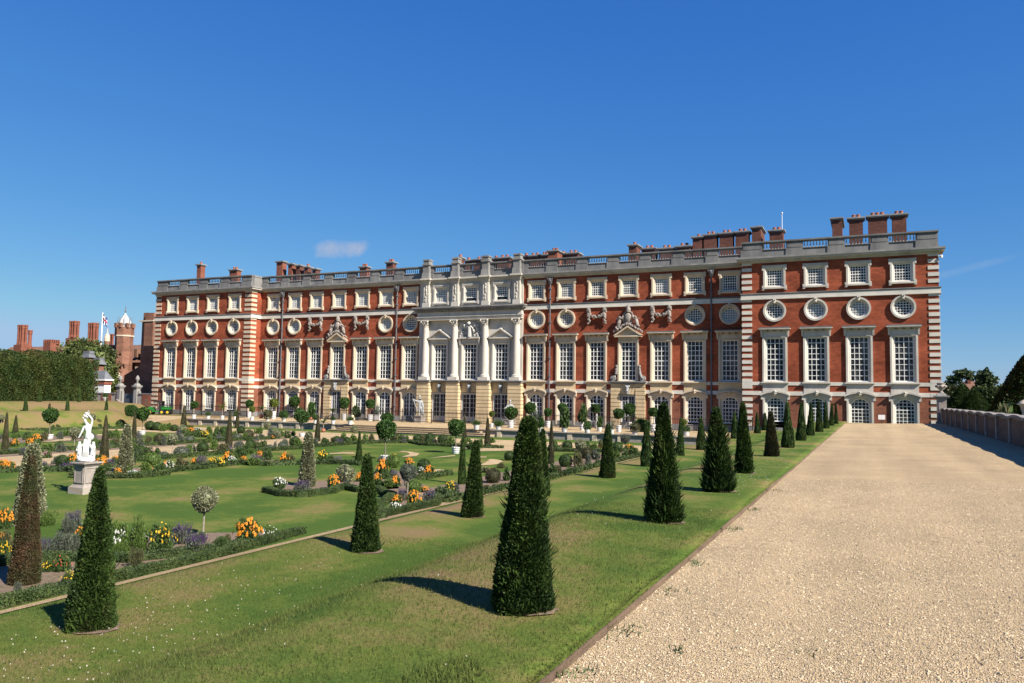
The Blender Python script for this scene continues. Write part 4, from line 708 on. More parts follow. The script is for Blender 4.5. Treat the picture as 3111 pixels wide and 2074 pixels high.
# --- parapet with balustrades
def balus_mesh(n, w):
    b = MB(); prof = [(.05, 0), (.05, .05), (.028, .09), (.062, .22), (.03, .40), (.045, .47), (.045, .53)]
    for i in range(n): b.lathe(prof, 6, (-w / 2 + w * (i + .5) / n, 0, 0))
    return b.mesh('balustrade', M['baluster'], smooth=False)
def parapet(x0, x1, y, centres, hw=.97, n=8):
    b = MB(); b.prism([(y - .10, 13.90), (y - .05, 14.46), (y - .12, 14.50), (y - .12, 14.55), (y + .35, 14.55), (y + .35, 13.90)], 0, 1)
    b.v = [(x0 if p[1] < .5 else x1, p[0], p[2]) for p in b.v]
    ends = sorted([x0] + [c - hw for c in centres] + [c + hw for c in centres] + [x1])
    ptw('parapet', b, M['parapet'])
    for i in range(0, len(ends), 2):
        b = MB()
        a, c = ends[i], ends[i + 1]
        if c - a < .05: continue
        b.box(a, c, y - .02, y + .26, 14.552, 15.082); b.frust((a + c) / 2, y - .04, 13.905, 14.50, (c - a) / 2 + .04, .12, (c - a) / 2, .09)
        if c - a > .7: b.box(a + .10, c - .10, y - .045, y - .015, 14.62, 15.02)
        ptw('pedestal', b, M['parapet'])
    b = MB(); b.box(x0 - .03, x1 + .03, y - .1, y + .34, 15.084, 15.16); b.box(x0 - .06, x1 + .06, y - .14, y + .38, 15.16, 15.28); ptw('handrail', b, M['parapet'])
    for c in centres: pt('balustrade', cache(('bal', n, hw), lambda: balus_mesh(n, 2 * hw)), c, y + .1, 14.552)
parapet(XL0 + .1, XL1 - .05, DP, WX_L); parapet(XL1 + .05, -43.0, DM, WX_ML); parapet(-31.5, XR0 - .12, DM, WX_MR); parapet(XR0, XR1, DP, WX_R)
b = MB(); b.box(XL1 - .3, XL1, DP + .3, DM + .2, 13.9, 15.082); b.box(XL1 - .36, XL1 + .05, DP + .3, DM + .2, 15.083, 15.281); ptw('parapet', b, M['grey_stone'])
# --- central stone frontispiece
YC = DM - .12
b = MB(); wallgrid(b, -43.35, -31.35, 3.2, 13.6, [h for x in WX_C for h in ((x - .76, x + .76, 3.24, 6.97), (x - .66, x + .66, 11.3, 12.82))], YC)
for x in (-43.35, -31.35): b.add([(x, YC, 3.2), (x, DM + .1, 3.2), (x, DM + .1, 13.6), (x, YC, 13.6)], [(0, 1, 2, 3)])
ptw('frontispiece_wall', b, M['portland'], fix=False)
CX = [-42.45, -38.97, -35.45, -31.95]
b = MB(); wallgrid(b, -43.35, -31.35, ZB, 3.2, [(x - .9, x + .9, -1.05, 1.95) for x in WX_C], DM); ptw('frontispiece_base', b, M['warm'], fix=False)
def rustic(b, x0, x1, y0, y1, z0, z1, h=.36):
    z = z1; k = 0
    while z > z0 + .02:
        zz = max(z - h, z0); b.box(x0, x1, y0, y1, zz + .05, z); b.box(x0 + .07, x1 - .07, y0 + .08, y1, zz - .001, zz + .051); z = zz
for x in CX:
    b = MB(); rustic(b, x - .72, x + .72, YC - .55, DM, ZB, 2.98); ptw('rusticated_pier', b, M['warm'])
b = MB(); b.box(-43.6, -31.1, YC - .3, DM, 3.0, 3.10)
for x in CX: b.box(x - .82, x + .82, YC - .66, DM, 2.985, 3.12)
b.box(-43.6, -31.1, YC - .36, DM, 3.12, 3.2)
for x in CX: b.box(x - .86, x + .86, YC - .72, DM, 3.121, 3.205)
ptw('basement_cornice', b, M['grey_stone'])
def mask_mesh(m, sc=1.0):
    b = MB(); b.box(-.13, .13, -.1, 0, -.5, .42); b.blob((0, -.18, .08), .2, 21, sq=(.8, .8, 1.15)); b.blob((0, -.24, -.18), .13, 22); b.blob((-.13, -.16, .24), .1, 23); b.blob((.13, -.16, .24), .1, 24); b.blob((0, -.34, .05), .06, 25); b.blob((0, -.18, -.36), .1, 26)
    return b.mesh('mask', m)
def french_door(x, y, hw, z0, z1, white='greyframe', rows=6):
    def fr():
        b = MB(); b.ring(rect(hw + .09, z0, z1 + .09), rect(hw, z0 + .01, z1), -.02, -.03, 0, .12)
        bb = bars(hw, z0, z1, 4, rows, .05, .10, .045, .09, stile=True); b.add(bb.v, bb.f); b.box(-hw, hw, .045, .102, z0, z0 + .5); return b.mesh('french_door', M[white])
    w = pt('french_door', cache(('fd', hw, z0, z1, white), fr), x, y)
    pt('pane', cache(('fp', hw), lambda: pane_mesh(rect(hw, z0, z1), .108, M['glass'])), parent=w); return w
for x in WX_C:
    w = tall_window(x, YC, 'portland', hood=False, apr=False); attic_window(x, YC, 'portland', open_=x != -40.74)
    b = MB(); b.box(-1.0, 1.0, -.08, .02, 7.003, 7.42)
    if x != -37.23:
        b.box(-1.32, 1.32, -.34, .02, 7.42, 7.56); b.prism([(-1.36, 7.56), (1.36, 7.56), (0, 8.42)], -.12, .02)
        b.prism([(-1.42, 7.56), (-1.2, 7.56), (0, 8.34), (0, 8.5)], -.40, .02); b.prism([(1.42, 7.56), (0, 8.5), (0, 8.34), (1.2, 7.56)], -.40, .02)
        pt('pediment', b.mesh('pediment', M['portland']), parent=w)
    else:
        b.box(-1.22, 1.22, -.36, .02, 7.46, 7.62); b.frust(-1.12, -.12, 6.8, 7.46, .06, .06, .11, .2); b.frust(1.12, -.12, 6.8, 7.46, .06, .06, .11, .2)
        pt('hood', b.mesh('hood', M['portland']), parent=w)
    hw = .85 if x == -37.23 else .78
    french_door(x, DM - .02, hw, -1.0, 1.82)
    b = MB()
    for i, s in enumerate((-2, -1, 1, 2)): b.prism([(s * .22 - .1, 2.0), (s * .22 + .1, 2.0), (s * .36 + .16, 2.95), (s * .36 - .16, 2.95)], -.05 - .005 * i, .02)
    b.prism([(-.1, 1.98), (.1, 1.98), (.15, 2.96), (-.15, 2.96)], -.09, .02)
    pt('keystones', b.mesh('keystones', M['warm']), x, DM)
    pt('mask', cache('mask', lambda: mask_mesh(M['greystatue'])), x, DM - .1, 2.45)
def column_mesh():
    b = MB(); b.box(-.55, .55, -.5, .35, 3.21, 3.52)
    b.lathe([(.50, 3.52), (.52, 3.58), (.50, 3.64), (.42, 3.67), (.45, 3.73), (.40, 3.78), (.365, 3.84), (.365, 5.2), (.345, 6.8), (.31, 8.72), (.34, 8.76), (.34, 8.80), (.31, 8.82)], 20)
    b.lathe([(.31, 8.82), (.36, 8.95), (.33, 9.0), (.40, 9.15), (.36, 9.2), (.44, 9.34)], 12)
    b.box(-.44, .44, -.44, .35, 9.34, 9.42)
    for i in range(10):
        a = 2 * PI * i / 10; b.blob((.36 * math.cos(a), .36 * math.sin(a), 8.98), .085, i); b.blob((.40 * math.cos(a + .3), .40 * math.sin(a + .3), 9.14), .075, i + 20)
    for sx in (-1, 1):
        for sy in (-1, 1): b.blob((sx * .38, sy * .38 - .03, 9.28), .11, 5)
    return b.mesh('column', M['portland'])
def pil_mesh():
    b = MB(); b.box(-.43, .43, -.34, .02, 10.80, 11.28); b.box(-.36, .36, -.28, .02, 11.28, 13.42); b.box(-.42, .42, -.34, .02, 13.30, 13.42)
    b.box(-.27, -.22, -.31, -.27, 11.4, 13.2); b.box(.22, .27, -.31, -.27, 11.4, 13.2)
    rg = random.Random(3)
    for i in range(13): b.blob((rg.uniform(-.08, .08), -.29, 11.5 + i * .13), rg.uniform(.07, .11), i, sq=(1, .7, 1))
    return b.mesh('carved_pilaster', M['portland'])
for x in CX:
    pt('column', cache('col', column_mesh), x, YC - .12); pt('carved_pilaster', cache('pil', pil_mesh), x, YC)
for nm, zl, m in [('architrave', [(9.42, 9.58, .42), (9.58, 9.74, .46), (9.74, 9.80, .52)], 'portland'), ('frieze', [(9.80, 10.26, .42)], 'portland'), ('entablature_cornice', [(10.26, 10.38, .50), (10.38, 10.52, .60), (10.52, 10.66, .78), (10.66, 10.79, .86)], 'grey_stone')]:
    b = MB()
    for z0, z1, o in zl: b.box(-43.35 + .4 - o, -31.35 - .4 + o, YC - o, DM + .1, z0, z1)
    if 'corn' in nm:
        for i in range(34): xx = -43.3 + i * .365; b.box(xx, xx + .17, YC - .72, YC - .4, 10.40, 10.525)
    ptw(nm, b, M[m])
b = MB(); b.box(-43.35, -31.35, YC - .10, DM + .3, 13.40, 13.55); b.box(-43.4, -31.3, YC - .2, DM + .3, 13.55, 13.70); b.box(-43.5, -31.2, YC - .34, DM + .3, 13.70, 13.86)
for x in CX: b.box(x - .45, x + .45, YC - .38, DM, 13.41, 13.56); b.box(x - .52, x + .52, YC - .48, DM, 13.56, 13.71); b.box(x - .62, x + .62, YC - .66, DM, 13.71, 13.87)
ptw('attic_cornice', b, M['portland'])
parapet(-43.2, -31.4, DM - .1, WX_C, hw=.98, n=8)
for x in CX:
    b = MB(); b.frust(x, YC - .16, 13.88, 14.5, .46, .4, .40, .34); b.box(x - .36, x + .36, YC - .42, DM + .2, 14.5, 15.30); b.box(x - .46, x + .46, YC - .52, DM + .3, 15.30, 15.44); b.box(x - .34, x + .34, YC - .4, DM + .2, 15.44, 15.78); b.box(x - .40, x + .40, YC - .46, DM + .26, 15.78, 15.92)
    ptw('parapet_pier', b, M['grey_stone'])
def relief():
    b = MB(); rg = random.Random(9)
    b.tube([(0, -.22, 7.66), (.02, -.26, 8.2), (0, -.28, 8.7)], [.24, .22, .20], 8); b.blob((0, -.34, 9.05), .17, 1); b.tube([(-.15, -.3, 8.75), (-.45, -.3, 8.6), (-.62, -.25, 8.9)], .08); b.tube([(.15, -.3, 8.75), (.42, -.3, 8.5), (.5, -.25, 8.2)], .08)
    for s in (-1, 1):
        for i in range(26): b.blob((s * rg.uniform(.35, 1.12), -.12, rg.uniform(7.68, 9.15)), rg.uniform(.07, .17), i, sq=(1, .8, 1))
    return b.mesh('carved_relief', M['baluster'])
pt('carved_relief', relief(), -37.23, YC)
# --- door bays, garlands and coats of arms
def garland():
    b = MB(); rg = random.Random(4)
    for s in (-1, 1):
        for i in range(16): b.blob((s * .8 + rg.uniform(-.12, .12), -.14 - rg.random() * .1, 10.0 - i * .085), rg.uniform(.09, .15), i)
        b.blob((s * .8, -.18, 10.02), .22, 40); b.blob((s * .8, -.18, 9.5), .2, 41)
    for i in range(18):
        t = i / 17 * 2 - 1; b.blob((t * .72 + rg.uniform(-.05, .05), -.15 - rg.random() * .08, 9.32 + .32 * t * t + rg.uniform(-.06, .06)), rg.uniform(.09, .16), i + 60)
    return b.mesh('garland', M['pedestal'])
for x in GARL: pt('garland', cache('gar', garland), x, DM)
def arms():
    b = MB(); rg = random.Random(8)
    b.blob((0, -.22, 9.15), .42, 1, 12, 8, .04, (.85, .5, 1.15)); b.tube([(0, -.2, 9.7), (0, -.2, 9.95)], [.2, .26], 8); b.blob((0, -.2, 10.02), .22, 3); b.blob((0, -.2, 10.25), .08, 4); b.box(-.03, .03, -.22, -.18, 10.2, 10.42)
    for i in range(22):
        a = 2 * PI * i / 22; b.blob((.48 * math.cos(a), -.2, 9.15 + .6 * math.sin(a)), rg.uniform(.08, .13), i + 10)
    for s in (-1, 1):
        b.tube([(s * .95, -.25, 8.35), (s * .85, -.3, 8.7), (s * .78, -.3, 9.0)], [.14, .19, .15], 8); b.blob((s * .76, -.34, 9.18), .14, 30); b.tube([(s * .85, -.32, 8.95), (s * .6, -.4, 9.1), (s * .45, -.35, 9.3)], .06); b.tube([(s * .95, -.3, 8.45), (s * 1.15, -.38, 8.3), (s * .95, -.4, 8.05)], .09); b.tube([(s * .8, -.25, 9.0), (s * 1.1, -.2, 9.1)], .05)
        for i in range(18): t = i / 17; b.blob((s * (.1 + 1.25 * t), -.3, 8.55 - .75 * t + rg.uniform(0, .16)), rg.uniform(.08, .14), i + 50)
    return b.mesh('coat_of_arms', M['pedestal'])
def doorped(m):
    b = MB(); b.box(-.97, .97, -.085, .02, 7.003, 7.36); b.box(-1.3, 1.3, -.36, .02, 7.36, 7.5); b.prism([(-1.3, 7.5), (1.3, 7.5), (0, 8.3)], -.1, .02); b.prism([(-1.4, 7.5), (-1.15, 7.5), (0, 8.25), (0, 8.42)], -.40, .02); b.prism([(1.4, 7.5), (0, 8.42), (0, 8.25), (1.15, 7.5)], -.40, .02)
    return b.mesh('pediment', m)
def scroll(s):
    b = MB(); b.tube([(s * 1.08, -.12, 4.55), (s * 1.12, -.14, 4.2), (s * 1.16, -.16, 3.9), (s * 1.28, -.16, 3.62), (s * 1.5, -.16, 3.45)], [.08, .12, .13, .15, .16], 8); b.lathe([(.02, -.12), (.27, -.12), (.27, .12), (.02, .12)], 12)
    n = len(b.v) - 48
    for i in range(n, len(b.v)): p = b.v[i]; b.v[i] = (s * 1.42 + p[0], -.14 + p[2] * .9, 3.47 + p[1])
    b.blob((s * 1.1, -.16, 4.62), .13, 2); b.blob((s * 1.14, -.2, 4.3), .1, 3)
    return b.mesh('scroll', M['grey_stone'])
for x in DOORBAY:
    b = MB()
    for s in (-1, 1): rustic(b, x + (s * 1.19 - .45), x + (s * 1.19 + .45), DM - .22, DM + .05, ZB, 2.98)
    b.box(x - .75, x + .75, DM - .16, DM + .05, 1.98, 2.98)
    for s in (-2, -1, 1, 2): b.prism([(x + s * .2 - .09, 2.0), (x + s * .2 + .09, 2.0), (x + s * .36 + .15, 2.95), (x + s * .36 - .15, 2.95)], DM - .2 - .004 * s, DM)
    ptw('rusticated_doorcase', b, M['warm'])
    b = MB(); b.box(x - 1.72, x + 1.72, DM - .36, DM + .02, 3.0, 3.12); b.box(x - 1.78, x + 1.78, DM - .44, DM + .02, 3.12, 3.205); ptw('door_cornice', b, M['grey_stone'])
    pt('mask', cache('mask', lambda: mask_mesh(M['greystatue'])), x, DM - .2, 2.5)
    french_door(x, DM - .02, .62, -1.0, 1.86)
    pt('pediment', cache('dped', lambda: doorped(M['cream'])), x, DM); pt('coat_of_arms', cache('arms', arms), x, DM)
    for s in (-1, 1): pt('scroll', cache(('scr', s), lambda: scroll(s)), x, DM)
# --- rainwater pipes
for x in (-61.88, -46.2, -28.44, -12.86):
    b = MB(); b.tube([(x, DM - .16, -1.1), (x, DM - .16, 13.0)], .075, 8)
    for z in (0.4, 2.0, 3.6, 5.4, 7.0, 8.9, 11.2, 12.2): b.box(x - .12, x + .12, DM - .28, DM + .02, z, z + .1)
    b.frust(x, DM - .2, 12.75, 13.3, .13, .12, .3, .2); b.blob((x, DM - .35, 13.1), .16, 4)
    ptw('downpipe', b, M['pipe'])
# --- chimneys
for (x0, x1, zt_, y, dep, npots) in CHIM:
    if x0 < -43: x1 = x0 + (x1 - x0) * .58; dep = .75
    b = MB(); b.box(x0, x1, y, y + dep, 14.2, zt_ - .22)
    if x1 - x0 > 1.1 and zt_ < 17.9: b.box(x0 + .15, x1 - .15, y - .06, y, 14.3, zt_ - .5)
    c = ptw('chimney', b, M['brick_orange'] if (x0 < -43 and zt_ > 17.55 or x0 == -31.71) else M['brick_dark'])
    b = MB(); b.box(x0 - .08, x1 + .08, y - .08, y + dep + .08, zt_ - .22, zt_ - .12); b.box(x0 - .18, x1 + .18, y - .18, y + dep + .18, zt_ - .12, zt_)
    ob('chimney_cap', b.mesh('chimney_cap', M['grey_stone']), c)
    for i in range(npots):
        b = MB(); b.lathe([(.17, 0), (.15, .28), (.18, .30), (.18, .36), (.13, .37)], 10); ob('chimney_pot', cache('cpot', lambda: b.mesh('chimney_pot', M['pot'])), c, (x0 + (x1 - x0) * (i + 1) / (npots + 1), y + dep / 2, zt_))
b = MB(); b.tube([(-7.75, 81, 14), (-7.75, 81, 20.3)], [.05, .03], 6); b.blob((-7.75, 81, 20.35), .09); ptw('roof_flagpole', b, M['white'])
b = MB()
for x in (-6.6, -3.3): pass
b.blob((5.25, DP - .1, 13.15), .12); b.tube([(5.04, DP, 13.2), (5.3, DP - .2, 13.05)], .05); ptw('security_camera', b, M['white'])

# ------------------------------------------------------------------ foliage helpers
def unit(a): return a / (np.linalg.norm(a, axis=1, keepdims=True) + 1e-9)
def sprigs(P, D, ln, wd, rg, jit=.5, up=.3):
    n = len(P); d = unit(D + rg.normal(0, jit, (n, 3)) + np.array([0, 0, up]))
    s = unit(np.cross(d, rg.normal(0, 1, (n, 3)))); l = (ln * rg.uniform(.55, 1.35, n))[:, None]; w = (wd * rg.uniform(.6, 1.3, n))[:, None]
    return np.stack([P, P + d * l * .5 + s * w, P + d * l, P + d * l * .5 - s * w], 1).reshape(-1, 3)
def revolve_quads(prof, n=14, rg=None, amp=.03):
    out = []
    for (r0, z0), (r1, z1) in zip(prof[:-1], prof[1:]):
        for i in range(n):
            a, b_ = 2 * PI * i / n, 2 * PI * (i + 1) / n
            out += [(r0 * math.cos(a), r0 * math.sin(a), z0), (r0 * math.cos(b_), r0 * math.sin(b_), z0), (r1 * math.cos(b_), r1 * math.sin(b_), z1), (r1 * math.cos(a), r1 * math.sin(a), z1)]
    return np.array(out)
def coneprof(R, H, tip=.2, bulge=.06):
    ts = np.array([0, .05, .15, .3, .5, .7, .85, .95, .985, 1.0])
    r = R * (1 - (1 - tip) * ts + bulge * np.sin(PI * ts)); r[0] *= .92; r[-3] *= .9; r[-2] *= .62; r[-1] = R * .02
    return ts * H, r
def cone_foliage(R, H, n, ln, wd, seed, tip=.2, shag=0., bulge=.02, rough=.05):
    rg = np.random.default_rng(seed); tz, rr = coneprof(R, H, tip, bulge)
    dz = np.linspace(0, H, 200); rd = np.interp(dz, tz, rr); cdf = np.cumsum(rd); cdf /= cdf[-1]
    z = np.interp(rg.random(n), cdf, dz); a = rg.uniform(0, 2 * PI, n); r = np.interp(z, tz, rr)
    lump = 1 + rough * (np.sin(a * 3 + z / H * 9 + seed) + np.sin(a * 7 - z / H * 17 + seed * 2) * .7 + np.sin(a * 2 + z / H * 31) * .5)
    r = r * lump * rg.uniform(.86, 1.0, n)
    P = np.stack([r * np.cos(a), r * np.sin(a), z], -1); D = np.stack([np.cos(a), np.sin(a), np.full(n, .35)], -1)
    parts = [sprigs(P, D, ln, wd, rg, .45, .3)]
    if shag:
        k = int(n * shag); z = rg.uniform(.0, .8, k) ** 1.5 * H; a = rg.normal(-.35, .9, k); a = np.where(rg.random(k) < .3, a + PI, a); r = np.interp(z, tz, rr) * .95
        P = np.stack([r * np.cos(a), r * np.sin(a), z], -1); D = np.stack([np.cos(a) * .8, np.sin(a) * .8, np.full(k, 1.0)], -1)
        parts.append(sprigs(P, D, ln * 4.2, wd * .8, rg, .25, .2))
    core = revolve_quads([(q * .9, w) for w, q in zip(tz, rr)], 14)
    return np.concatenate(parts + [core])
def ball_foliage(n, ln, wd, seed, rough=.05, flat=1.0, dome=False):
    rg = np.random.default_rng(seed); d = unit(rg.normal(0, 1, (n, 3)))
    if dome: d[:, 2] = np.where(d[:, 2] < -.35, -d[:, 2], d[:, 2])
    lump = 1 + rough * (np.sin(d[:, 0] * 5 + seed) + np.sin(d[:, 1] * 6 + seed * 2) + np.sin(d[:, 2] * 5 + seed))
    P = d * (lump * rg.uniform(.84, 1.0, n))[:, None]; P[:, 2] *= flat
    core = revolve_quads([(.86 * math.sin(t), -.86 * math.cos(t) * flat) for t in np.linspace(0.02, PI - .02, 9)], 12)
    return np.concatenate([sprigs(P, d, ln, wd, rg, .55, .1), core])
def bush_foliage(n, ln, wd, seed, clumps=6, h=1.0, spread=.7, up=.4):
    rg = np.random.default_rng(seed); out = []
    for k in range(clumps):
        a = rg.uniform(0, 2 * PI); q = spread * math.sqrt(rg.random()); c = np.array([q * math.cos(a), q * math.sin(a), rg.uniform(.3, .78) * h]); r = rg.uniform(.26, .46)
        m = n // clumps; d = unit(rg.normal(0, 1, (m, 3))); P = c + d * (r * rg.uniform(.3, 1, m) ** .5)[:, None] * np.array([1, 1, .8]); P[:, 2] = np.maximum(P[:, 2], .02)
        out.append(sprigs(P, d, ln, wd, rg, .6, up))
    m = n // 4; a = rg.uniform(0, 2 * PI, m); q = .75 * np.sqrt(rg.random(m)); P = np.stack([q * np.cos(a), q * np.sin(a), rg.uniform(0, .4, m) * h], -1)
    out.append(sprigs(P, np.stack([np.cos(a), np.sin(a), a * 0 + .5], -1), ln * 1.3, wd, rg, .5, up)); return np.concatenate(out)
def crown_foliage(n, ln, wd, seed, clumps, fill=.55):
    # clumps: list of (x, y, z, rx, rz)
    rg = np.random.default_rng(seed); out = []; tot = sum(c[3] ** 2 for c in clumps)
    for (cx, cy, cz, r, rz) in clumps:
        m = int(n * r * r / tot); d = unit(rg.normal(0, 1, (m, 3))); q = rg.uniform(fill ** 3, 1, m) ** (1 / 3) * (1 + .16 * np.sin(d[:, 0] * 7 + cx) + .16 * np.sin(d[:, 2] * 6 + cy))
        P = np.stack([cx + d[:, 0] * q * r, cy + d[:, 1] * q * r, cz + d[:, 2] * q * rz], -1); out.append(sprigs(P, d, ln, wd, rg, .7, .1))
        out.append(revolve_quads([(r * .72 * math.sin(t), -rz * .72 * math.cos(t)) for t in np.linspace(.02, PI - .02, 7)], 9) + np.array([cx, cy, cz]))
    return np.concatenate(out)
def skin(name, verts, edges, radii, m, lev=2):
    me = bpy.data.meshes.new(name); me.from_pydata(verts, edges, []); o = bpy.data.objects.new('skin_tmp', me); COL.objects.link(o)
    md = o.modifiers.new('s', 'SKIN'); sv = me.skin_vertices[0].data
    for i, r in enumerate(radii): sv[i].radius = (r, r) if not isinstance(r, tuple) else r; sv[i].use_root = i == 0
    md.use_smooth_shade = True; o.modifiers.new('u', 'SUBSURF').levels = lev
    bpy.context.view_layer.update(); ev = o.evaluated_get(bpy.context.evaluated_depsgraph_get()); r = bpy.data.meshes.new_from_object(ev)
    bpy.data.objects.remove(o); r.name = name; r.materials.clear(); r.materials.append(m); return r
GZc = -1.8
# ------------------------------------------------------------------ clipped yews
far_yew = [npmesh('yew_cone', cone_foliage(1, 1, 2600, .055, .075, 50 + i, .17 + .05 * i), 4, M['yew']) for i in range(3)]
far_yew_old = [npmesh('yew_cone', cone_foliage(1, 1, 2600, .045, .06, 60 + i, .2 + .04 * i, rough=.03), 4, M['yewold']) for i in range(2)]
hol = npmesh('holly_cone', cone_foliage(.31, 2.03, 9000, .055, .022, 70, .33, bulge=.05), 4, M['hollyv'])
hol_near = npmesh('holly_cone', cone_foliage(.37, 2.07, 12000, .055, .02, 71, .33, bulge=.05), 4, M['hollyv'])
def tilt(o, a=.03): o.rotation_euler = (random.uniform(-a, a), random.uniform(-a, a), o.rotation_euler[2]); o.scale = (o.scale[0] * random.uniform(.93, 1.07), o.scale[1] * random.uniform(.93, 1.07), o.scale[2])
cnt = {}
ROWN = {'terrace': 'lining the gravel terrace path', 'bank': 'on the grass bank below the terrace', 'westlow': 'on the dry grass slope', 'westhigh': 'at the foot of the tall hedge'}
garden_cones = sorted([c for c in CONES if c[0] == 'garden'], key=lambda c: imx(c[2], c[3]))
for i, (row, kind, x, y, z, h, r) in enumerate(CONES):
    k = cnt.get(row, 0); cnt[row] = k + 1; d = math.hypot(x, y); rz_ = random.uniform(0, 6)
    r *= ((.95 if k == 0 else .84) if row == 'terrace' else .84)
    if kind == 'holly':
        o = ob('holly_cone', hol_near if k == 0 else hol, loc=(x, y, z), rz=0 if k == 0 else rz_, sc=h / (2.07 if k == 0 else 2.03))
        tag(o, ['variegated holly cone behind the rusty brown yew at left', 'variegated holly cone just right of the white marble statue', 'variegated holly cone rising from the purple salvia in the tongue shaped bed'][k], 'holly cone', 'variegated holly cones'); continue
    if kind == 'brown':
        o = ob('yew_cone', npmesh('yew_cone', cone_foliage(r * .88, h, 26000, .028, .008, 90, .17, rough=.03), 4, M['yewbrown']), loc=(x, y, z)); tag(o, 'rusty brown scorched yew cone standing in the bed at the left edge', 'yew cone'); continue
    if row == 'garden':
        old = k not in (9, 13)
        o = ob('yew_cone', (random.choice(far_yew_old) if old else random.choice(far_yew)), loc=(x, y, z), rz=rz_, sc=(r, r, h)); q = garden_cones.index(CONES[i])
        tag(o, ('bronzed' if old else 'dark green') + ' yew cone on the parterre floor, ' + ORD[q] + ' from the left', 'yew cone', 'yew cones on the parterre floor'); continue
    if d < 13:
        n = int(52000 * min(1, (6.5 / d) ** 1.2)); shag = (.009, .02)[k > 0] if row == 'terrace' else .005
        me = npmesh('yew_cone', cone_foliage(r, h, n, .024 * (1 if d < 8 else 1.35), .0075 * (1 if d < 8 else 1.35), 20 + i, (.24 if row == 'terrace' and k == 0 else (.16 if row == 'terrace' else .11)), shag, rough=.06), 4, M['yew'])
        o = ob('yew_cone', me, loc=(x, y, z))
    elif d < 27:
        me = npmesh('yew_cone', cone_foliage(r, h, 14000, .040, .013, 20 + i, .17, .05 if (row, k) in (('terrace', 2),) else .003, rough=.045), 4, M['yewold'] if (row, k) == ('terrace', 4) else M['yew']); o = ob('yew_cone', me, loc=(x, y, z))
    else: o = ob('yew_cone', random.choice(far_yew), loc=(x, y, z), rz=rz_, sc=(r, r, h))
    tilt(o)
    lab = ('bronzed ' if (row, k) == ('terrace', 4) else 'dark green ') + 'clipped yew cone ' + ROWN[row] + ', ' + ORD[k] + (' from the viewer' if row in ('terrace', 'bank') else ' from the left')
    tag(o, lab, 'yew cone', 'clipped yew cones ' + ROWN[row])
# bare soil ring at the foot of the nearest cones
for (row, kind, x, y, z, h, r) in CONES:
    if row in ('terrace', 'bank') and math.hypot(x, y) < 20:
        b = MB(); n = 20; pts = [(x + .07 + (r * .8 + .03 * math.sin(i * 2.1)) * math.cos(2 * PI * i / n), y + (r * .8) * math.sin(2 * PI * i / n)) for i in range(n)]
        b.add([(p, q, float(zt(p, q)) + .012) for p, q in pts] + [(x, y, float(zt(x, y)) + .02)], [(i, (i + 1) % n, n) for i in range(n)]); struct('soil_ring', b.mesh('soil_ring', M['soil'], fix=False))
# ------------------------------------------------------------------ standards
ballm = {k: [npmesh(k + '_ball', ball_foliage(n, l, w, 100 + i * 7, rough=ro), 4, M[m]) for i in range(2)] for k, (n, l, w, ro, m) in
         dict(holly=(1800, .17, .07, .03, 'hollyv'), silver=(2600, .16, .05, .05, 'greyleaf'), bay=(1900, .20, .09, .06, 'bay'), box=(1700, .11, .06, .015, 'box'), boxold=(1700, .10, .055, .015, 'yewold'), pale=(1600, .16, .05, .05, 'pale'), grey=(1700, .16, .045, .03, 'greyleaf'), lime=(1300, .26, .10, .10, 'lime')).items()}
srt = sorted(STAND, key=lambda s: imx(s[1], s[2]))
for s in STAND:
    kind, x, y, z, h, r = s; t = ob('standard_tree', None, loc=(x, y, z)); q = srt.index(s)
    near = y < 15
    cm = npmesh('crown', ball_foliage(5200, .11, .042, 7, .03), 4, M['hollyv']) if near else random.choice(ballm[kind])
    ob('crown', cm, t, (0, 0, h), random.uniform(0, 6), r)
    b = MB(); b.tube([(0, 0, 0), (.012, 0, h * .5), (0, .01, h)], [.026, .02, .018], 7); ob('trunk', b.mesh('trunk', M['palebark']), t)
    nm = {'holly': 'variegated holly', 'silver': 'silver grey leaved', 'bay': 'dark bay'}[kind]
    tag(t, 'round headed ' + nm + ' standard on a thin stem, ' + ORD[q] + ' unpotted standard from the left', 'standard tree', 'round headed standards in the parterre beds')
# ------------------------------------------------------------------ clipped balls and domes
srt = sorted(BALLS, key=lambda s: imx(s[1], s[2])); cnt = {}
for s in srt:
    kind, x, y, z, r = s; cnt[kind] = cnt.get(kind, 0) + 1
    mk = kind if kind != 'box' else ('boxold' if cnt[kind] % 5 == 0 else 'box')
    o = ob('clipped_dome' if kind != 'pale' else 'round_shrub', random.choice(ballm[mk]), loc=(x, y, z + r * (.86 if kind != 'grey' else .5)), rz=random.uniform(0, 6), sc=(r, r, r * (1 if kind != 'grey' else .8)))
    nm = {'box': 'dark clipped box ball', 'grey': 'grey green lavender dome', 'pale': 'pale green fluffy round shrub', 'holly': 'speckled variegated ball shrub'}[kind]
    tag(o, nm + ' in the parterre, ' + ORD[cnt[kind] - 1] + ' from the left', 'clipped ball' if kind != 'pale' else 'shrub', nm + 's')
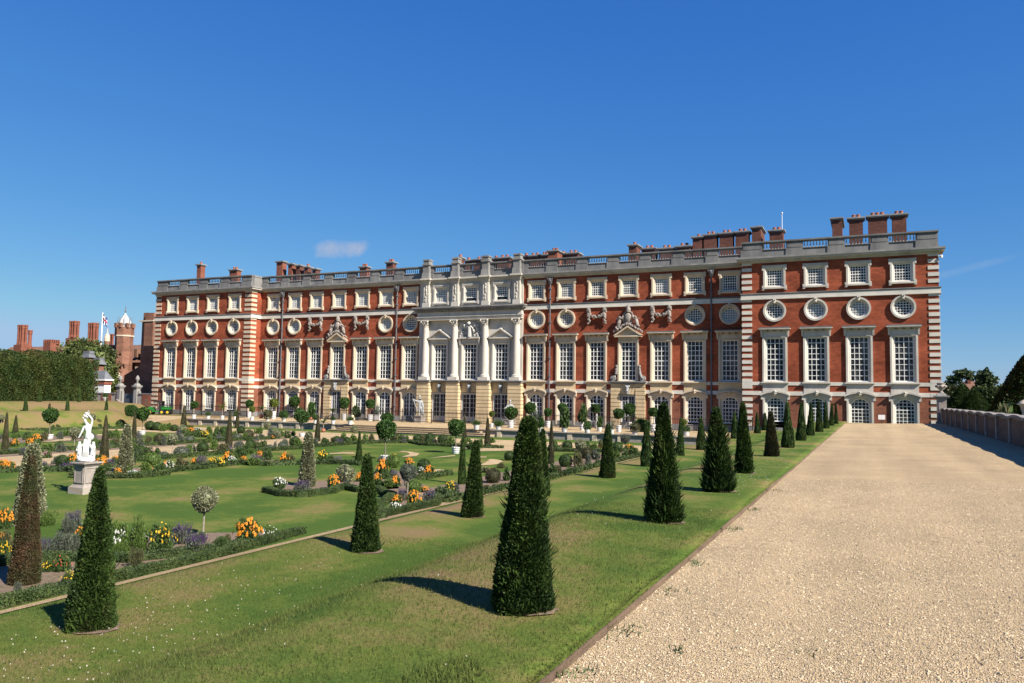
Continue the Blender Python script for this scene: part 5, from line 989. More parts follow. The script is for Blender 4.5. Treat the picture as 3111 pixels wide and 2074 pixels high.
# ------------------------------------------------------------------ low box hedges
def hedge_mesh(line, w, h, seed, near):
    rg = np.random.default_rng(seed); out = []
    for (x0, y0), (x1, y1) in zip(line[:-1], line[1:]):
        L_ = math.hypot(x1 - x0, y1 - y0); tx, ty = (x1 - x0) / L_, (y1 - y0) / L_; n = int(L_ * (1500 if near else 320)) + 8
        t = rg.uniform(-.12, L_ + .12, n); f = rg.random(n); side = rg.integers(0, 3, n)
        o = np.where(side == 0, -w / 2, np.where(side == 1, w / 2, (f - .5) * w)); z = np.where(side == 2, h, f * h) * rg.uniform(.88, 1.0, n)
        o = o * (1 + .12 * np.sin(t * 5.2 + seed)) ; z = z * (1 + .09 * np.sin(t * 4.1))
        P = np.stack([x0 + tx * t - ty * o, y0 + ty * t + tx * o, z + GZc + 0 * t], -1)
        D = np.stack([np.where(side == 2, 0, -ty * np.sign(o)), np.where(side == 2, 0, tx * np.sign(o)), np.where(side == 2, 1., .2)], -1)
        out.append(sprigs(P, D, .035 if near else .07, .012 if near else .03, rg, .5, .2))
        a = .86; hw = w / 2 * a; q = []
        for (ox, zz0, ox2, zz1) in [(-hw, 0, -hw, h * a), (-hw, h * a, hw, h * a), (hw, h * a, hw, 0)]:
            for (A, za) in ((0, 0),): q += [(x0 - ty * ox - tx * .1, y0 + tx * ox - ty * .1, GZc + zz0), (x1 - ty * ox + tx * .1, y1 + tx * ox + ty * .1, GZc + zz0), (x1 - ty * ox2 + tx * .1, y1 + tx * ox2 + ty * .1, GZc + zz1), (x0 - ty * ox2 - tx * .1, y0 + tx * ox2 - ty * .1, GZc + zz1)]
        for (xx, yy, sg) in ((x0, y0, -.1), (x1, y1, .1)): q += [(xx - ty * -hw + tx * sg, yy + tx * -hw + ty * sg, GZc), (xx - ty * hw + tx * sg, yy + tx * hw + ty * sg, GZc), (xx - ty * hw + tx * sg, yy + tx * hw + ty * sg, GZc + h * a), (xx - ty * -hw + tx * sg, yy + tx * -hw + ty * sg, GZc + h * a)]
        out.append(np.array(q))
    return npmesh('box_hedge', np.concatenate(out), 4, M['boxg'])
HL = dict(outer='running along the nearest bed at lower left beside the grass bank', notch='second row inside the nearest left bed behind the front hedge', tongue='curving round the front of the tongue shaped bed', corner='in shadow dividing the triangular corner bed', cornerfront='along the front of the corner bed with orange coneflowers', back='short piece behind the corner bed beside the scroll lawn', b4='long run at the foot of the bank towards the palace', far1='curving along the far edge of the lawn right of the statue', far2='running across the far side of the big lawn', far3='short piece left of the small dark yew by the lawn', pathw='on the far side of the central gravel path', pathe='on the near side of the central gravel path', farwest='far left at the foot of the dry grass slope', west2='round the far bed beyond the central path', north='in front of the gravel walk below the steps at right')
for i, (k, l) in enumerate(HEDGES.items()):
    near = k in ('outer', 'notch'); o = ob('box_hedge', hedge_mesh(l, .20, .17 if near else .20, i, near or k in ('tongue', 'cornerfront', 'corner')))
    tag(o, 'low clipped box hedge ' + HL[k], 'hedge', 'low box hedges edging the beds')
# ------------------------------------------------------------------ flower clumps
def disc_blooms(n, size, seed, rx=1., rz=1., up=.6, z0=.35):
    rg = np.random.default_rng(seed); d = unit(rg.normal(0, 1, (n, 3))); d[:, 2] = np.abs(d[:, 2]); d = unit(d + np.array([0, 0, .15]))
    q = rg.uniform(.45, 1.12, n)[:, None]; P = d * q * np.array([rx, rx, rz * (1 - z0)]) + np.array([0, 0, z0 * rz])
    nn = unit(d + np.array([.5, -.6, up]) + rg.normal(0, .3, (n, 3))); a = unit(np.cross(nn, rg.normal(0, 1, (n, 3)))); b_ = np.cross(nn, a); s = (size * rg.uniform(.7, 1.25, n))[:, None]
    out = []
    for k in range(2):
        c, e = math.cos(k * PI / 4), math.sin(k * PI / 4); u = a * c + b_ * e; v = b_ * c - a * e
        out.append(np.stack([P + u * s + nn * .004 * k, P + v * s + nn * .004 * k, P - u * s + nn * .004 * k, P - v * s + nn * .004 * k], 1).reshape(-1, 3))
    cen = np.stack([P + (a + nn * .25) * s * .3, P + (b_ + nn * .25 / 1) * s * .3, P - (a - nn * .25) * s * .3, P - (b_ - nn * .25) * s * .3], 1).reshape(-1, 3) + np.repeat(nn * .008, 4, 0)
    return np.concatenate(out), cen
def spike_blooms(n, seed):
    rg = np.random.default_rng(seed); a = rg.uniform(0, 2 * PI, n); q = np.sqrt(rg.random(n)); B = np.stack([q * .55 * np.cos(a), q * .55 * np.sin(a), .35 + .2 * rg.random(n)], -1)
    D = np.stack([np.cos(a) * q * .5, np.sin(a) * q * .5, np.full(n, 1.)], -1); out = []; k = 9
    for i in range(k): P = B + D * (.42 * i / k); out.append(sprigs(P, rg.normal(0, 1, (n, 3)), .075, .022, rg, .6, .2))
    return np.concatenate(out), np.concatenate([sprigs(B * np.array([.8, .8, .1]), D, .55, .012, rg, .12, .2), ])
FM = {}
for k in ('orange', 'yellow', 'white', 'pink', 'red'):
    FM[k] = []
    for i in range(2):
        pet, cen = disc_blooms({'orange': 75, 'yellow': 60, 'white': 50, 'pink': 34, 'red': 30}[k], {'orange': .115, 'yellow': .10, 'white': .10, 'pink': .08, 'red': .07}[k], 300 + i + len(k))
        FM[k].append((npmesh('foliage', bush_foliage(850, .22, .06, 310 + i, 7, .8, .5), 4, M['mid']), npmesh('blooms', pet, 4, M['fl_' + k]), npmesh('flower_centres', cen, 4, M['flcentre']) if k == 'orange' else None))
for k in ('purple', 'dull'):
    FM[k] = []
    for i in range(2):
        sp, st_ = spike_blooms(70, 330 + i); FM[k].append((npmesh('foliage', np.concatenate([bush_foliage(750, .18, .035, 340 + i, 7, .55, .55), st_]), 4, M['greyleaf']), npmesh('flower_spikes', sp, 4, M['fl_' + k]), None))
near_fm = {}
FN = {'orange': 'orange coneflower clump', 'yellow': 'yellow daisy clump', 'white': 'white flowering clump', 'pink': 'pink flowering rose bush', 'red': 'red orange flowering low clump', 'purple': 'deep purple salvia clump', 'dull': 'dusty mauve catmint clump'}
REG = lambda x, y: 'in the lower left bed' if (y < 17 and x > -24) else ('below the terrace bank' if x > -15.6 else ('by the big lawn' if (x > -24 and y < 33) else ('below the palace steps' if x > -34 else ('beside the central path' if x > -44.5 else 'beyond the central path'))))
groups = {}
for s in FLOWERS: groups.setdefault((s[0], REG(s[1], s[2])), []).append(s)
for (kind, reg), ss in groups.items():
    ss.sort(key=lambda s: imx(s[1], s[2]))
    for q, s in enumerate(ss):
        _, x, y, z, h, r = s; r = max(r, .14, h * .40); h = max(h, .22); t = ob('flower_clump', None, loc=(x, y, z), rz=random.uniform(0, .4))
        if y < 16 and kind in ('orange', 'yellow', 'white'):
            pet, cen = disc_blooms({'orange': 110, 'yellow': 60, 'white': 50}[kind], {'orange': .085, 'yellow': .065, 'white': .07}[kind], 400 + q)
            fm = (npmesh('foliage', bush_foliage(3000, .13, .032, 410 + q, 9, .85, .5), 4, M['pale'] if kind == 'white' else M['mid']), npmesh('blooms', pet, 4, M['fl_' + kind]), npmesh('flower_centres', cen, 4, M['flcentre']) if kind == 'orange' else None)
        else: fm = random.choice(FM[kind])
        sc = (r * 1.1, r * 1.1, h)
        if kind in ('purple', 'dull'): sc = (r * 1.25, r * 1.25, h * 1.05)
        ob('foliage', fm[0], t, sc=sc); ob(fm[1].name.split('.')[0], fm[1], t, sc=sc)
        if fm[2]: ob('flower_centres', fm[2], t, sc=sc)
        lab = FN[kind] + ' ' + reg + ('' if len(ss) == 1 else ', ' + ORD[q] + ' from the left')
        tag(t, lab, 'flowers', FN[kind].split(' clump')[0] + ' plants ' + reg if len(ss) > 1 else None)
# ------------------------------------------------------------------ leafy border plants
KIN = [('mid', 'mid green leafy'), ('bronze', 'bronze tinted leafy'), ('greyleaf', 'grey green leafy'), ('pale', 'fresh pale green leafy')]
SM_ = {k: [npmesh('border_plant', bush_foliage(620, .24, .05 + .03 * i, 500 + i * 3 + len(k), 6, .95, .6), 4, M[k]) for i in range(2)] for k, _ in KIN}
groups = {}
for i, s in enumerate(SHRUBS):
    k = KIN[(0, 0, 1, 2, 3, 3)[random.randrange(6)]]; groups.setdefault((k, REG(s[0], s[1])), []).append(s)
for ((mk, nm), reg), ss in groups.items():
    ss.sort(key=lambda s: imx(s[0], s[1]))
    for q, (x, y, z, h, r) in enumerate(ss):
        near = y < 16
        me = npmesh('border_plant', bush_foliage(3600, .12, .02, 600 + q, 10, .95, .6, .6), 4, M[mk]) if near else random.choice(SM_[mk])
        o = ob('border_plant', me, loc=(x, y, z), rz=random.uniform(0, 6), sc=(r * 1.05, r * 1.05, max(h, .2)))
        tag(o, nm + ' flowerless plant ' + reg + ('' if len(ss) == 1 else ', ' + ORD[q] + ' from the left'), 'border plant', nm + ' plants ' + reg if len(ss) > 1 else None)
# thin dark plant stakes
for i, (x, y) in enumerate([(-31.2, 26.0), (-27.6, 30.6), (-18.1, 24.4), (-16.2, 25.6)]):
    b = MB(); b.tube([(0, 0, 0), (0, 0, .75)], .018, 6); b.blob((0, 0, .76), .03); o = ob('plant_stake', b.mesh('plant_stake', M['black_paint']), loc=(x, y, GZc))
    tag(o, 'thin dark plant stake in the flower beds, ' + ORD[i] + ' from the left', 'stake', 'dark plant stakes')
# ------------------------------------------------------------------ potted plants
def tub_mesh():
    b = MB(); b.lathe([(.78, 0), (.80, .03), (.98, 1.0), (.90, 1.0), (.88, .90), (.02, .9)], 20); return b.mesh('tub', M['tub'])
def hoop_mesh():
    b = MB()
    for z in (.2, .5, .82): r = .79 + .19 * z; b.lathe([(r + .005, z - .03), (r + .035, z - .03), (r + .035, z + .03), (r + .005, z + .03)], 20)
    return b.mesh('hoops', M['grey_paint'])
TUB, HOOP = tub_mesh(), hoop_mesh()
b = MB(); b.lathe([(.55, 0), (.9, .25), (1.0, .55), (.86, .86), (.72, .9), (.86, 1.0), (.7, 1.0), (.02, .92)], 18); TERRA = b.mesh('terracotta_pot', M['pot'])
def boxpot(m, nm):
    b = MB(); b.box(-1, 1, -.55, .55, .08, 1); b.box(-1.04, 1.04, -.58, .58, .93, 1.03); b.box(-1.04, -.9, -.58, .58, 0, .1); b.box(.9, 1.04, -.58, .58, 0, .1)
    for s in (-.35, .35): b.box(s - .02, s + .02, -.565, -.55, .15, .93)
    return b.mesh(nm, m)
WBOX, GBOX = boxpot(M['tub'], 'planter_box'), boxpot(M['teal'], 'planter_box')
def fronds(n, ln, seed, arch=.9, wd=.05):
    rg = np.random.default_rng(seed); out = []
    for i in range(n):
        a = 2 * PI * i / n + rg.uniform(-.2, .2); e = rg.uniform(.3, 1.2); p = np.zeros(3); d = np.array([math.cos(a) * math.cos(e), math.sin(a) * math.cos(e), math.sin(e)]); s = np.array([-math.sin(a), math.cos(a), 0]); K = 7
        for k in range(K):
            q = p + d * ln / K; t = k / K
            for sg in (-1, 1):
                lw = wd * (1.3 - abs(t - .35) * 1.4); tipv = s * sg * lw * 3 + d * lw * 1.6 - np.array([0, 0, .03])
                out += [p, p + tipv * .6 + d * .02, q + tipv, q]
            p = q; d = d + np.array([0, 0, -arch / K]); d /= np.linalg.norm(d)
    return np.array(out)
PALM = [npmesh('fronds', fronds(16, 1.0, 700 + i), 4, M['lime' if i else 'mid']) for i in range(2)]
LOOSE = [npmesh('crown', bush_foliage(700, .30, .09, 710 + i, 7, 1.0, .55), 4, M['mid' if i else 'bay']) for i in range(2)]
LOWP = [npmesh('foliage', ball_foliage(1100, .28, .08, 720 + i, .08), 4, M[m]) for i, m in enumerate(('bay', 'mid', 'bronze'))]
rg = np.random.default_rng(3); gp = np.zeros((500, 3)); gp[:, :2] = rg.normal(0, .25, (500, 2)); gd = unit(np.concatenate([rg.normal(0, .7, (500, 2)), np.ones((500, 1))], 1)); GRS = npmesh('foliage', sprigs(gp, gd, 1.0, .03, rg, .1, .1), 4, M['mid'])
def agave_mesh():
    b = MB(); rg = random.Random(2)
    for i in range(30):
        a = i * 2.4; e = .35 + 1.1 * i / 30; d = Vector((math.cos(a) * math.cos(e), math.sin(a) * math.cos(e), math.sin(e))); s = Vector((-math.sin(a), math.cos(a), 0)); L_ = 1.0; pts = []
        for k, (t, w) in enumerate([(0, .07), (.3, .085), (.65, .06), (1, .004)]):
            c = d * t * L_ + Vector((0, 0, -.25 * t * t * math.cos(e))); n_ = s.cross(d) * .03 * (1 - t)
            pts += [c - s * w, c - n_ * 1.2, c + s * w]
        fs = []
        for k in range(3):
            q = k * 3; fs += [(q, q + 1, q + 4, q + 3), (q + 1, q + 2, q + 5, q + 4)]
        b.add(pts, fs)
    return b.mesh('leaves', M['agave'])
AGV = agave_mesh()
SPK = npmesh('foliage', fronds(14, 1.0, 720, .2, .03), 4, M['greyleaf'])
PN = {'bay': 'round headed bay tree', 'low': 'low bushy evergreen', 'loose': 'loose leafy citrus bush', 'palm': 'arching palm', 'lime': 'yellow green citrus', 'grass': 'dense grassy mound', 'agave': 'blue grey agave', 'spiky': 'pale spiky yucca'}
QN = {'tub': 'white tub', 'terracotta': 'terracotta pot', 'box': 'white box planter', 'greenbox': 'dark teal planter box'}
groups = {}
for i, s in enumerate(POTTED):
    where = 'in the parterre' if s[4] < -1.5 else ('by the palace railing' if s[3] > 63 else 'along the retaining wall')
    groups.setdefault((s[0], s[1], where), []).append(s)
for (pot, pl, where), ss in groups.items():
    ss.sort(key=lambda s: imx(s[2], s[3]))
    for q, (_, _, x, y, z, ph, pr, H_, R_) in enumerate(ss):
        t = ob('potted_plant', None, loc=(x, y, z), rz=0 if pot in ('box', 'greenbox') else random.uniform(0, 6))
        if pot in ('box', 'greenbox'): ob('planter_box', WBOX if pot == 'box' else GBOX, t, sc=(pr, pr, ph))
        elif pot == 'terracotta': ob('terracotta_pot', TERRA, t, sc=(pr, pr, ph))
        else:
            p = ob('tub', TUB, t, sc=(pr, pr, ph)); ob('hoops', HOOP, p)
        def stem(z1, r=.028):
            b = MB(); b.tube([(0, 0, ph * .85), (.02, .01, (ph + z1) / 2), (0, 0, z1)], [r * 1.2, r, r * .9], 7); ob('trunk', b.mesh('trunk', M['bark']), t)
        if pl in ('bay', 'lime'):
            stem(H_ - R_); ob('crown', random.choice(ballm[pl]), t, (0, 0, H_ - R_ * .95), random.uniform(0, 6), (R_, R_, R_ * random.uniform(.9, 1.1)))
        elif pl == 'low': k = max(H_ - ph, .2); ob('foliage', random.choice(LOWP), t, (0, 0, ph + k * .42), random.uniform(0, 6), (R_, R_, k * .6))
        elif pl == 'loose': stem(ph + (H_ - ph) * .4, .02); ob('crown', random.choice(LOOSE), t, (0, 0, ph * .9), random.uniform(0, 6), (R_, R_, H_ - ph * .9))
        elif pl == 'palm':
            zz = ph + (H_ - ph) * .5; stem(zz, .05); ob('fronds', random.choice(PALM), t, (0, 0, zz), random.uniform(0, 6), (R_ * 1.15, R_ * 1.15, (H_ - zz) * 1.25))
        elif pl == 'grass': ob('foliage', GRS, t, (0, 0, ph * .85), 0, (R_ * 1.1, R_ * 1.1, (H_ - ph) * .95))
        elif pl == 'agave': ob('leaves', AGV, t, (0, 0, ph * .9), 0, (R_ * 1.2, R_ * 1.2, (H_ - ph) * 1.05))
        else: ob('foliage', SPK, t, (0, 0, ph * .9), 0, (R_, R_, (H_ - ph)))
        tag(t, PN[pl] + ' in a ' + QN[pot] + ' ' + where + ('' if len(ss) == 1 else ', ' + ORD[q] + ' from the left'), 'potted plant', 'potted plants ' + where)

# ------------------------------------------------------------------ steps, retaining wall, railing
rw_ = [(-64.6, -43.6), (-30.6, -9.5)]
for i, (x0, x1) in enumerate(rw_):
    t = ob('retaining_wall', None, loc=((x0 + x1) / 2, 59.7, -1.8)); tag(t, 'low stone retaining wall with pilasters ' + ('left' if i == 0 else 'right') + ' of the wide garden steps', 'retaining wall', 'low retaining walls of the palace walk')
    def sub(nm, b, m): o = ob(nm, b.mesh(nm, M[m]), t, (-(x0 + x1) / 2, -59.7, 1.8)); return o
    b = MB(); b.box(x0, x1, 59.68, 59.83, -1.85, -1.26); sub('wall_face', b, 'pedestal')
    b = MB(); b.box(x0 - .02, x1 + .02, 59.55, 60.05, -1.26, -1.185); sub('coping', b, 'pedestal')
    n = max(2, int((x1 - x0) / 1.98)); 
    for k in range(n + 1):
        x = x0 + (x1 - x0) * k / n; b = MB(); b.box(x - .2, x + .2, 59.6, 59.69, -1.85, -1.27); sub('pilaster', b, 'cream')
st_ = ob('garden_steps', None, loc=(-37.1, 58.5, -1.8)); tag(st_, 'wide shallow stone steps from the palace walk down to the garden', 'steps')
for k in range(4):
    b = MB(); o_ = (3 - k) * .42; z1 = -1.8 + .15 * (k + 1); e = (3 - k) * .55
    b.box(-43.6 - e, -30.6 + e, 59.75 - o_ - .15, 60.4, -1.85, z1 - .05); ob('riser', b.mesh('riser', M['pedestal']), st_, (37.1, -58.5, 1.8))
    b = MB(); b.box(-43.63 - e, -30.57 + e, 59.70 - o_ - .15, 60.42, z1 - .05, z1 + (.002 if k < 3 else .004)); ob('tread', b.mesh('tread', M['gravelfar']), st_, (37.1, -58.5, 1.8))
rl = ob('iron_railing', None, loc=(-40, 68.0, -1.2)); tag(rl, 'long black iron railing with spear tops in front of the palace', 'railing')
RY = 68.0
b = MB()
xx = -78.0
while xx < -9.0:
    b.box(xx - .011, xx + .011, RY - .011, RY + .011, -1.1, -.02); b.frust(xx, RY, -.02, .08, .016, .016, .002, .002); xx += .15
ob('bars', b.mesh('bars', M['iron']), rl, (40, -RY, 1.2))
for z in (-1.08, -.12):
    b = MB(); b.box(-78.1, -8.9, RY - .018, RY + .018, z, z + .04); ob('rail', b.mesh('rail', M['iron']), rl, (40, -RY, 1.2))
k = 0; xx = -78.0
while xx < -8.9:
    b = MB(); b.box(xx - .035, xx + .035, RY - .035, RY + .035, -1.2, .10); b.blob((xx, RY, .16), .07, 1, 6, 4, 0); ob('post', cache('post', lambda: b.mesh('post', M['iron'])) if False else b.mesh('post', M['iron']), rl, (40, -RY, 1.2)); xx += 3.45
for i, x in enumerate((-42.1, -41.0, -36.4, -32.0)):
    b = MB()
    for s in (-.3, .3): b.tube([(x + s, RY - .03, -1.0), (x + s * .3, RY - .03, -.75), (x + s, RY - .03, -.5), (x + s * .2, RY - .03, -.25)], .014, 5)
    ob('scroll_panel', b.mesh('scroll_panel', M['greystatue']), rl, (40, -RY, 1.2))
# ------------------------------------------------------------------ garden wall on the right with its pier
wl = ob('garden_wall', None, loc=(4.95, 36, 0)); tag(wl, 'long shadowed brick garden wall with stone piers and scalloped coping beside the gravel path', 'wall')
SP = 3.4; Y0, Y1 = -4.6, 65.4
b = MB(); b.box(4.82, 5.12, Y0, Y1, -1.2, 1.10); ob('wall_brick', b.mesh('wall_brick', brick('garden wall brick', (.20, .13, .095), (.15, .10, .078), (.21, .165, .135), blotch=.8)), wl, (-4.95, -36, 0))
npan = int((Y1 - Y0) / SP)
cp = MB()
for i in range(npan):
    ya = Y1 - (i + 1) * SP; yb = Y1 - i * SP; N_ = 8
    for k in range(N_):
        t0, t1 = k / N_, (k + 1) / N_; f = lambda t: 1.10 + .095 * math.sin(PI * min(max((t - .04) / .92, 0), 1)) ** .7 if .02 < t < .98 else 1.10
        za, zb_ = f(t0), f(t1); y_a, y_b = ya + SP * t0, ya + SP * t1
        cp.add([(4.70, y_a, za), (5.24, y_a, za), (5.24, y_b, zb_), (4.70, y_b, zb_), (4.70, y_a, za + .1), (5.24, y_a, za + .1), (5.24, y_b, zb_ + .1), (4.70, y_b, zb_ + .1)], [(0, 1, 2, 3), (4, 5, 6, 7), (0, 1, 5, 4), (1, 2, 6, 5), (2, 3, 7, 6), (3, 0, 4, 7)])
        if zb_ > 1.101 or za > 1.101: cp.add([(4.83, y_a, 1.09), (5.11, y_a, 1.09), (5.11, y_b, 1.09), (4.83, y_b, 1.09), (4.83, y_a, za + .01), (5.11, y_a, za + .01), (5.11, y_b, zb_ + .01), (4.83, y_b, zb_ + .01)], [(0, 1, 5, 4), (1, 2, 6, 5), (2, 3, 7, 6), (3, 0, 4, 7)])
ob('coping', cp.mesh('coping', M['stone_coping']), wl, (-4.95, -36, 0))
for i in range(npan + 1):
    y = Y1 - i * SP; b = MB(); b.box(4.75, 5.18, y - .15, y + .15, -1.1, 1.14); b.box(4.68, 5.26, y - .2, y + .2, 1.14, 1.235); ob('wall_pier', b.mesh('wall_pier', M['pedestal']), wl, (-4.95, -36, 0))
pr_ = ob('gate_pier', None, loc=(4.8, 66.0, -.1)); tag(pr_, 'carved stone pier topped by an urn at the palace end of the right hand wall', 'pier')
b = MB(); b.box(-.30, .32, -.3, .3, 0, 2.05); b.box(-.38, .40, -.38, .38, 0, .4); b.box(-.2, .2, -.33, -.3, 1.2, 1.9); ob('shaft', b.mesh('shaft', M['pedestal']), pr_)
b = MB(); b.box(-.36, .38, -.36, .36, 2.05, 2.13); b.box(-.44, .46, -.44, .44, 2.13, 2.22); b.box(-.5, .52, -.5, .5, 2.22, 2.30); b.frust(0, 0, 2.30, 2.48, .36, .36, .24, .24); ob('pier_cap', b.mesh('pier_cap', M['grey_stone']), pr_)
b = MB(); b.lathe([(.2, 2.48), (.18, 2.54), (.09, 2.62), (.1, 2.7), (.3, 2.88), (.34, 3.0), (.30, 3.08), (.24, 3.1), (.30, 3.2), (.33, 3.22), (.2, 3.25), (.06, 3.34)], 14)
for i in range(8): a = 2 * PI * i / 8; b.blob((.32 * math.cos(a), .32 * math.sin(a), 2.98), .09, i)
ob('urn', b.mesh('urn', M['pedestal'], smooth=True), pr_)
b = MB(); b.lathe([(.13, 0), (.18, .02), (.18, .08), (.08, .13), (.075, .2), (.14, .26), (.15, .32), (.13, .36), (.20, .62), (.21, .68), (.32, .72), (.30, .76), (.12, .9), (.05, .93), (.06, .98), (.02, 1.02)], 18)
t = ob('finial_urn', None, loc=(5.75, 37.6, -.8)); ob('lidded_urn', b.mesh('lidded_urn', M['cream'], smooth=True), t, (0, 0, 1.75)); b = MB(); b.box(-.3, .3, -.3, .3, 0, 1.6); b.box(-.36, .36, -.36, .36, 1.6, 1.75); ob('pedestal', b.mesh('pedestal', M['pedestal']), t); tag(t, 'pale lidded stone urn showing above the garden wall at the right edge', 'urn')
sg = ob('notice_board', None, loc=(.78, 66.3, -.1)); tag(sg, 'small white notice on a post between two arched ground floor windows', 'sign')
b = MB(); b.box(-.02, .02, -.02, .02, 0, .85); ob('post', b.mesh('post', M['black_paint']), sg); b = MB(); b.box(-.24, .24, -.03, -.021, .42, .78); ob('board', b.mesh('board', M['white']), sg)
# ------------------------------------------------------------------ statues
UX = math.atan2(.4168, .9088)
stt = ob('marble_statue', None, loc=(-24.1, 18.15, -1.8)); tag(stt, 'white marble figure group with putti on a lichened stone pedestal on the lawn', 'statue')
PK = .70
P_ = None
ped = MB(); ped.frust(0, 0, .22, .30, .50, .50, .40, .40); ped.box(-.37, .37, -.37, .37, .30, .92)
for s in (-1, 1):
    ped.box(-.30, .30, s * .385 - .015, s * .385 + .015, .36, .40); ped.box(-.30, .30, s * .385 - .015, s * .385 + .015, .84, .88); ped.box(-.30, -.26, s * .385 - .014, s * .385 + .014, .40, .84); ped.box(.26, .30, s * .385 - .014, s * .385 + .014, .40, .84)
    ped.box(s * .385 - .015, s * .385 + .015, -.30, .30, .36, .40); ped.box(s * .385 - .015, s * .385 + .015, -.30, .30, .84, .88); ped.box(s * .385 - .014, s * .385 + .014, -.30, -.26, .40, .84); ped.box(s * .385 - .014, s * .385 + .014, .26, .30, .40, .84)
ob('pedestal', ped.mesh('pedestal', M['pedestal']), stt, sc=(PK, PK, 1))
b = MB(); b.box(-.52, .52, -.52, .52, -.02, .22); ob('pedestal_base', b.mesh('pedestal_base', M['lichen']), stt, sc=(PK, PK, 1))
b = MB(); b.box(-.41, .41, -.41, .41, .92, .96); b.box(-.46, .46, -.46, .46, .96, 1.0); b.box(-.52, .52, -.52, .52, 1.0, 1.045); ob('pedestal_cap', b.mesh('pedestal_cap', M['pedestal']), stt, sc=(PK, PK, 1))
fig = [(0.04, 0, .80), (0.02, -.02, .95), (0.0, -.03, 1.10), (-.03, -.03, 1.20), (-.10, -.08, 1.30), (-.13, -.10, 1.40),      # pelvis, waist, chest, neck base, neck, head
       (.12, 0, 1.16), (.17, -.02, 1.36), (.05, -.06, 1.50), (-.08, -.08, 1.555), (-.12, -.05, 1.61),                             # raised right arm over the head
       (-.16, -.06, 1.12), (-.20, -.12, .95), (-.28, -.14, .80), (-.33, -.14, .74),                                            # other arm
       (.12, -.05, .72), (.06, -.08, .45), (.04, -.04, .10), (.04, -.12, .06), (-.06, -.02, .70), (-.07, -.06, .42), (-.06, -.02, .10), (-.06, -.10, .06)]
fe = [(0, 1), (1, 2), (2, 3), (3, 4), (4, 5), (2, 6), (6, 7), (7, 8), (8, 9), (9, 10), (2, 11), (11, 12), (12, 13), (13, 14), (0, 15), (15, 16), (16, 17), (17, 18), (0, 19), (19, 20), (20, 21), (21, 22)]
fr_ = [q * .8 for q in (.135, .115, .13, .075, .06, .09, .065, .05, .04, .035, .03, .06, .05, .038, .035, .10, .07, .045, .04, .10, .07, .045, .04)]
ob('figure', skin('figure', fig, fe, fr_, M['marble']), stt, (0, 0, 1.1), UX, (.78, .9, 1))
b = MB(); b.blob((-.15, -.17, 1.42), .03, 2); b.blob((-.1, -.03, 1.47), .075, 8); b.blob((-.15, -.09, 1.49), .05, 9); b.blob((-.04, -.04, 1.46), .05, 10); b.blob((-.02, -.02, 1.57), .04, 1); b.tube([(-.16, -.05, 1.58), (-.1, -.05, 1.57), (-.02, -.04, 1.6), (0, -.04, 1.66)], [.03, .035, .03, .035], 7)
ob('hair', b.mesh('hair', M['marble'], smooth=True), stt, (0, 0, 1.1), UX, (.78, .9, 1))
b = MB(); b.tube([(0, .08, 0), (.0, .06, .4), (-.03, .04, .72), (.12, .04, .86)], [.17, .12, .12, .13], 10); b.blob((.12, -.02, .82), .12, 5, 9, 6, .1)
for i in range(5): b.tube([(-.08 + i * .05, -.09, .74), (-.08 + i * .045, -.12, .4), (-.1 + i * .055, -.14, .06)], [.025, .03, .035], 6)
b.blob((0, 0, .05), .33, 3, 12, 6, .12, (1, .9, .32)); b.blob((-.22, -.08, .08), .13, 4); b.blob((.2, -.08, .08), .14, 6)
ob('drapery', b.mesh('drapery', M['marble'], smooth=True), stt, (0, 0, 1.06), UX, (.84, .9, 1))
def putto(s):
    v = [(s * .26, -.05, .30), (s * .27, -.06, .42), (s * .26, -.06, .53), (s * .28, -.08, .61), (s * .28, -.09, .67), (s * .18, -.1, .5), (s * .10, -.1, .60), (s * .34, -.1, .46), (s * .36, -.12, .34), (s * .22, -.1, .2), (s * .24, -.1, .04), (s * .32, -.08, .2), (s * .31, -.06, .04)]
    e = [(0, 1), (1, 2), (2, 3), (3, 4), (2, 5), (5, 6), (2, 7), (7, 8), (0, 9), (9, 10), (0, 11), (11, 12)]
    return skin('putto', v, e, [.085, .085, .075, .045, .075, .04, .032, .04, .032, .06, .04, .06, .04], M['marble'])
for s in (-1, 1): ob('putto', putto(s), stt, (0, 0, 1.06), UX, (.84, .9, 1))
# two grey statues beside the central doors
hs_ = ob('hero_statue', None, loc=(-42.25, 69.35, -1.2)); tag(hs_, 'grey standing warrior statue holding a long pole left of the central doors', 'statue')
b = MB(); b.box(-.42, .42, -.42, .42, 0, .62); b.box(-.48, .48, -.48, .48, .62, .70); ob('pedestal', b.mesh('pedestal', M['pedestal']), hs_)
v = [(0, 0, .95), (0, 0, 1.15), (.0, -.02, 1.38), (-.01, -.03, 1.58), (-.04, -.06, 1.72), (-.05, -.08, 1.86), (-.22, -.05, 1.45), (-.45, -.12, 1.52), (-.66, -.16, 1.66), (.22, 0, 1.45), (.30, -.04, 1.2), (.22, -.14, 1.06), (-.1, -.04, .7), (-.06, -.04, .38), (-.05, 0, .03), (-.06, -.12, .02), (.12, .02, .7), (.15, .06, .38), (.17, .1, .03), (.2, -.02, .02)]
e = [(0, 1), (1, 2), (2, 3), (3, 4), (4, 5), (2, 6), (6, 7), (7, 8), (2, 9), (9, 10), (10, 11), (0, 12), (12, 13), (13, 14), (14, 15), (0, 16), (16, 17), (17, 18), (18, 19)]
ob('figure', skin('figure', v, e, [.20, .18, .23, .10, .09, .13, .11, .08, .06, .11, .085, .06, .15, .10, .065, .06, .15, .10, .065, .06], M['greystatue']), hs_, (0, 0, .70), UX)
b = MB(); b.tube([(-.72, -.2, 1.75), (-.18, -.2, .42)], .03, 6); ob('pole', b.mesh('pole', M['baluster']), hs_, (0, 0, .70), UX)
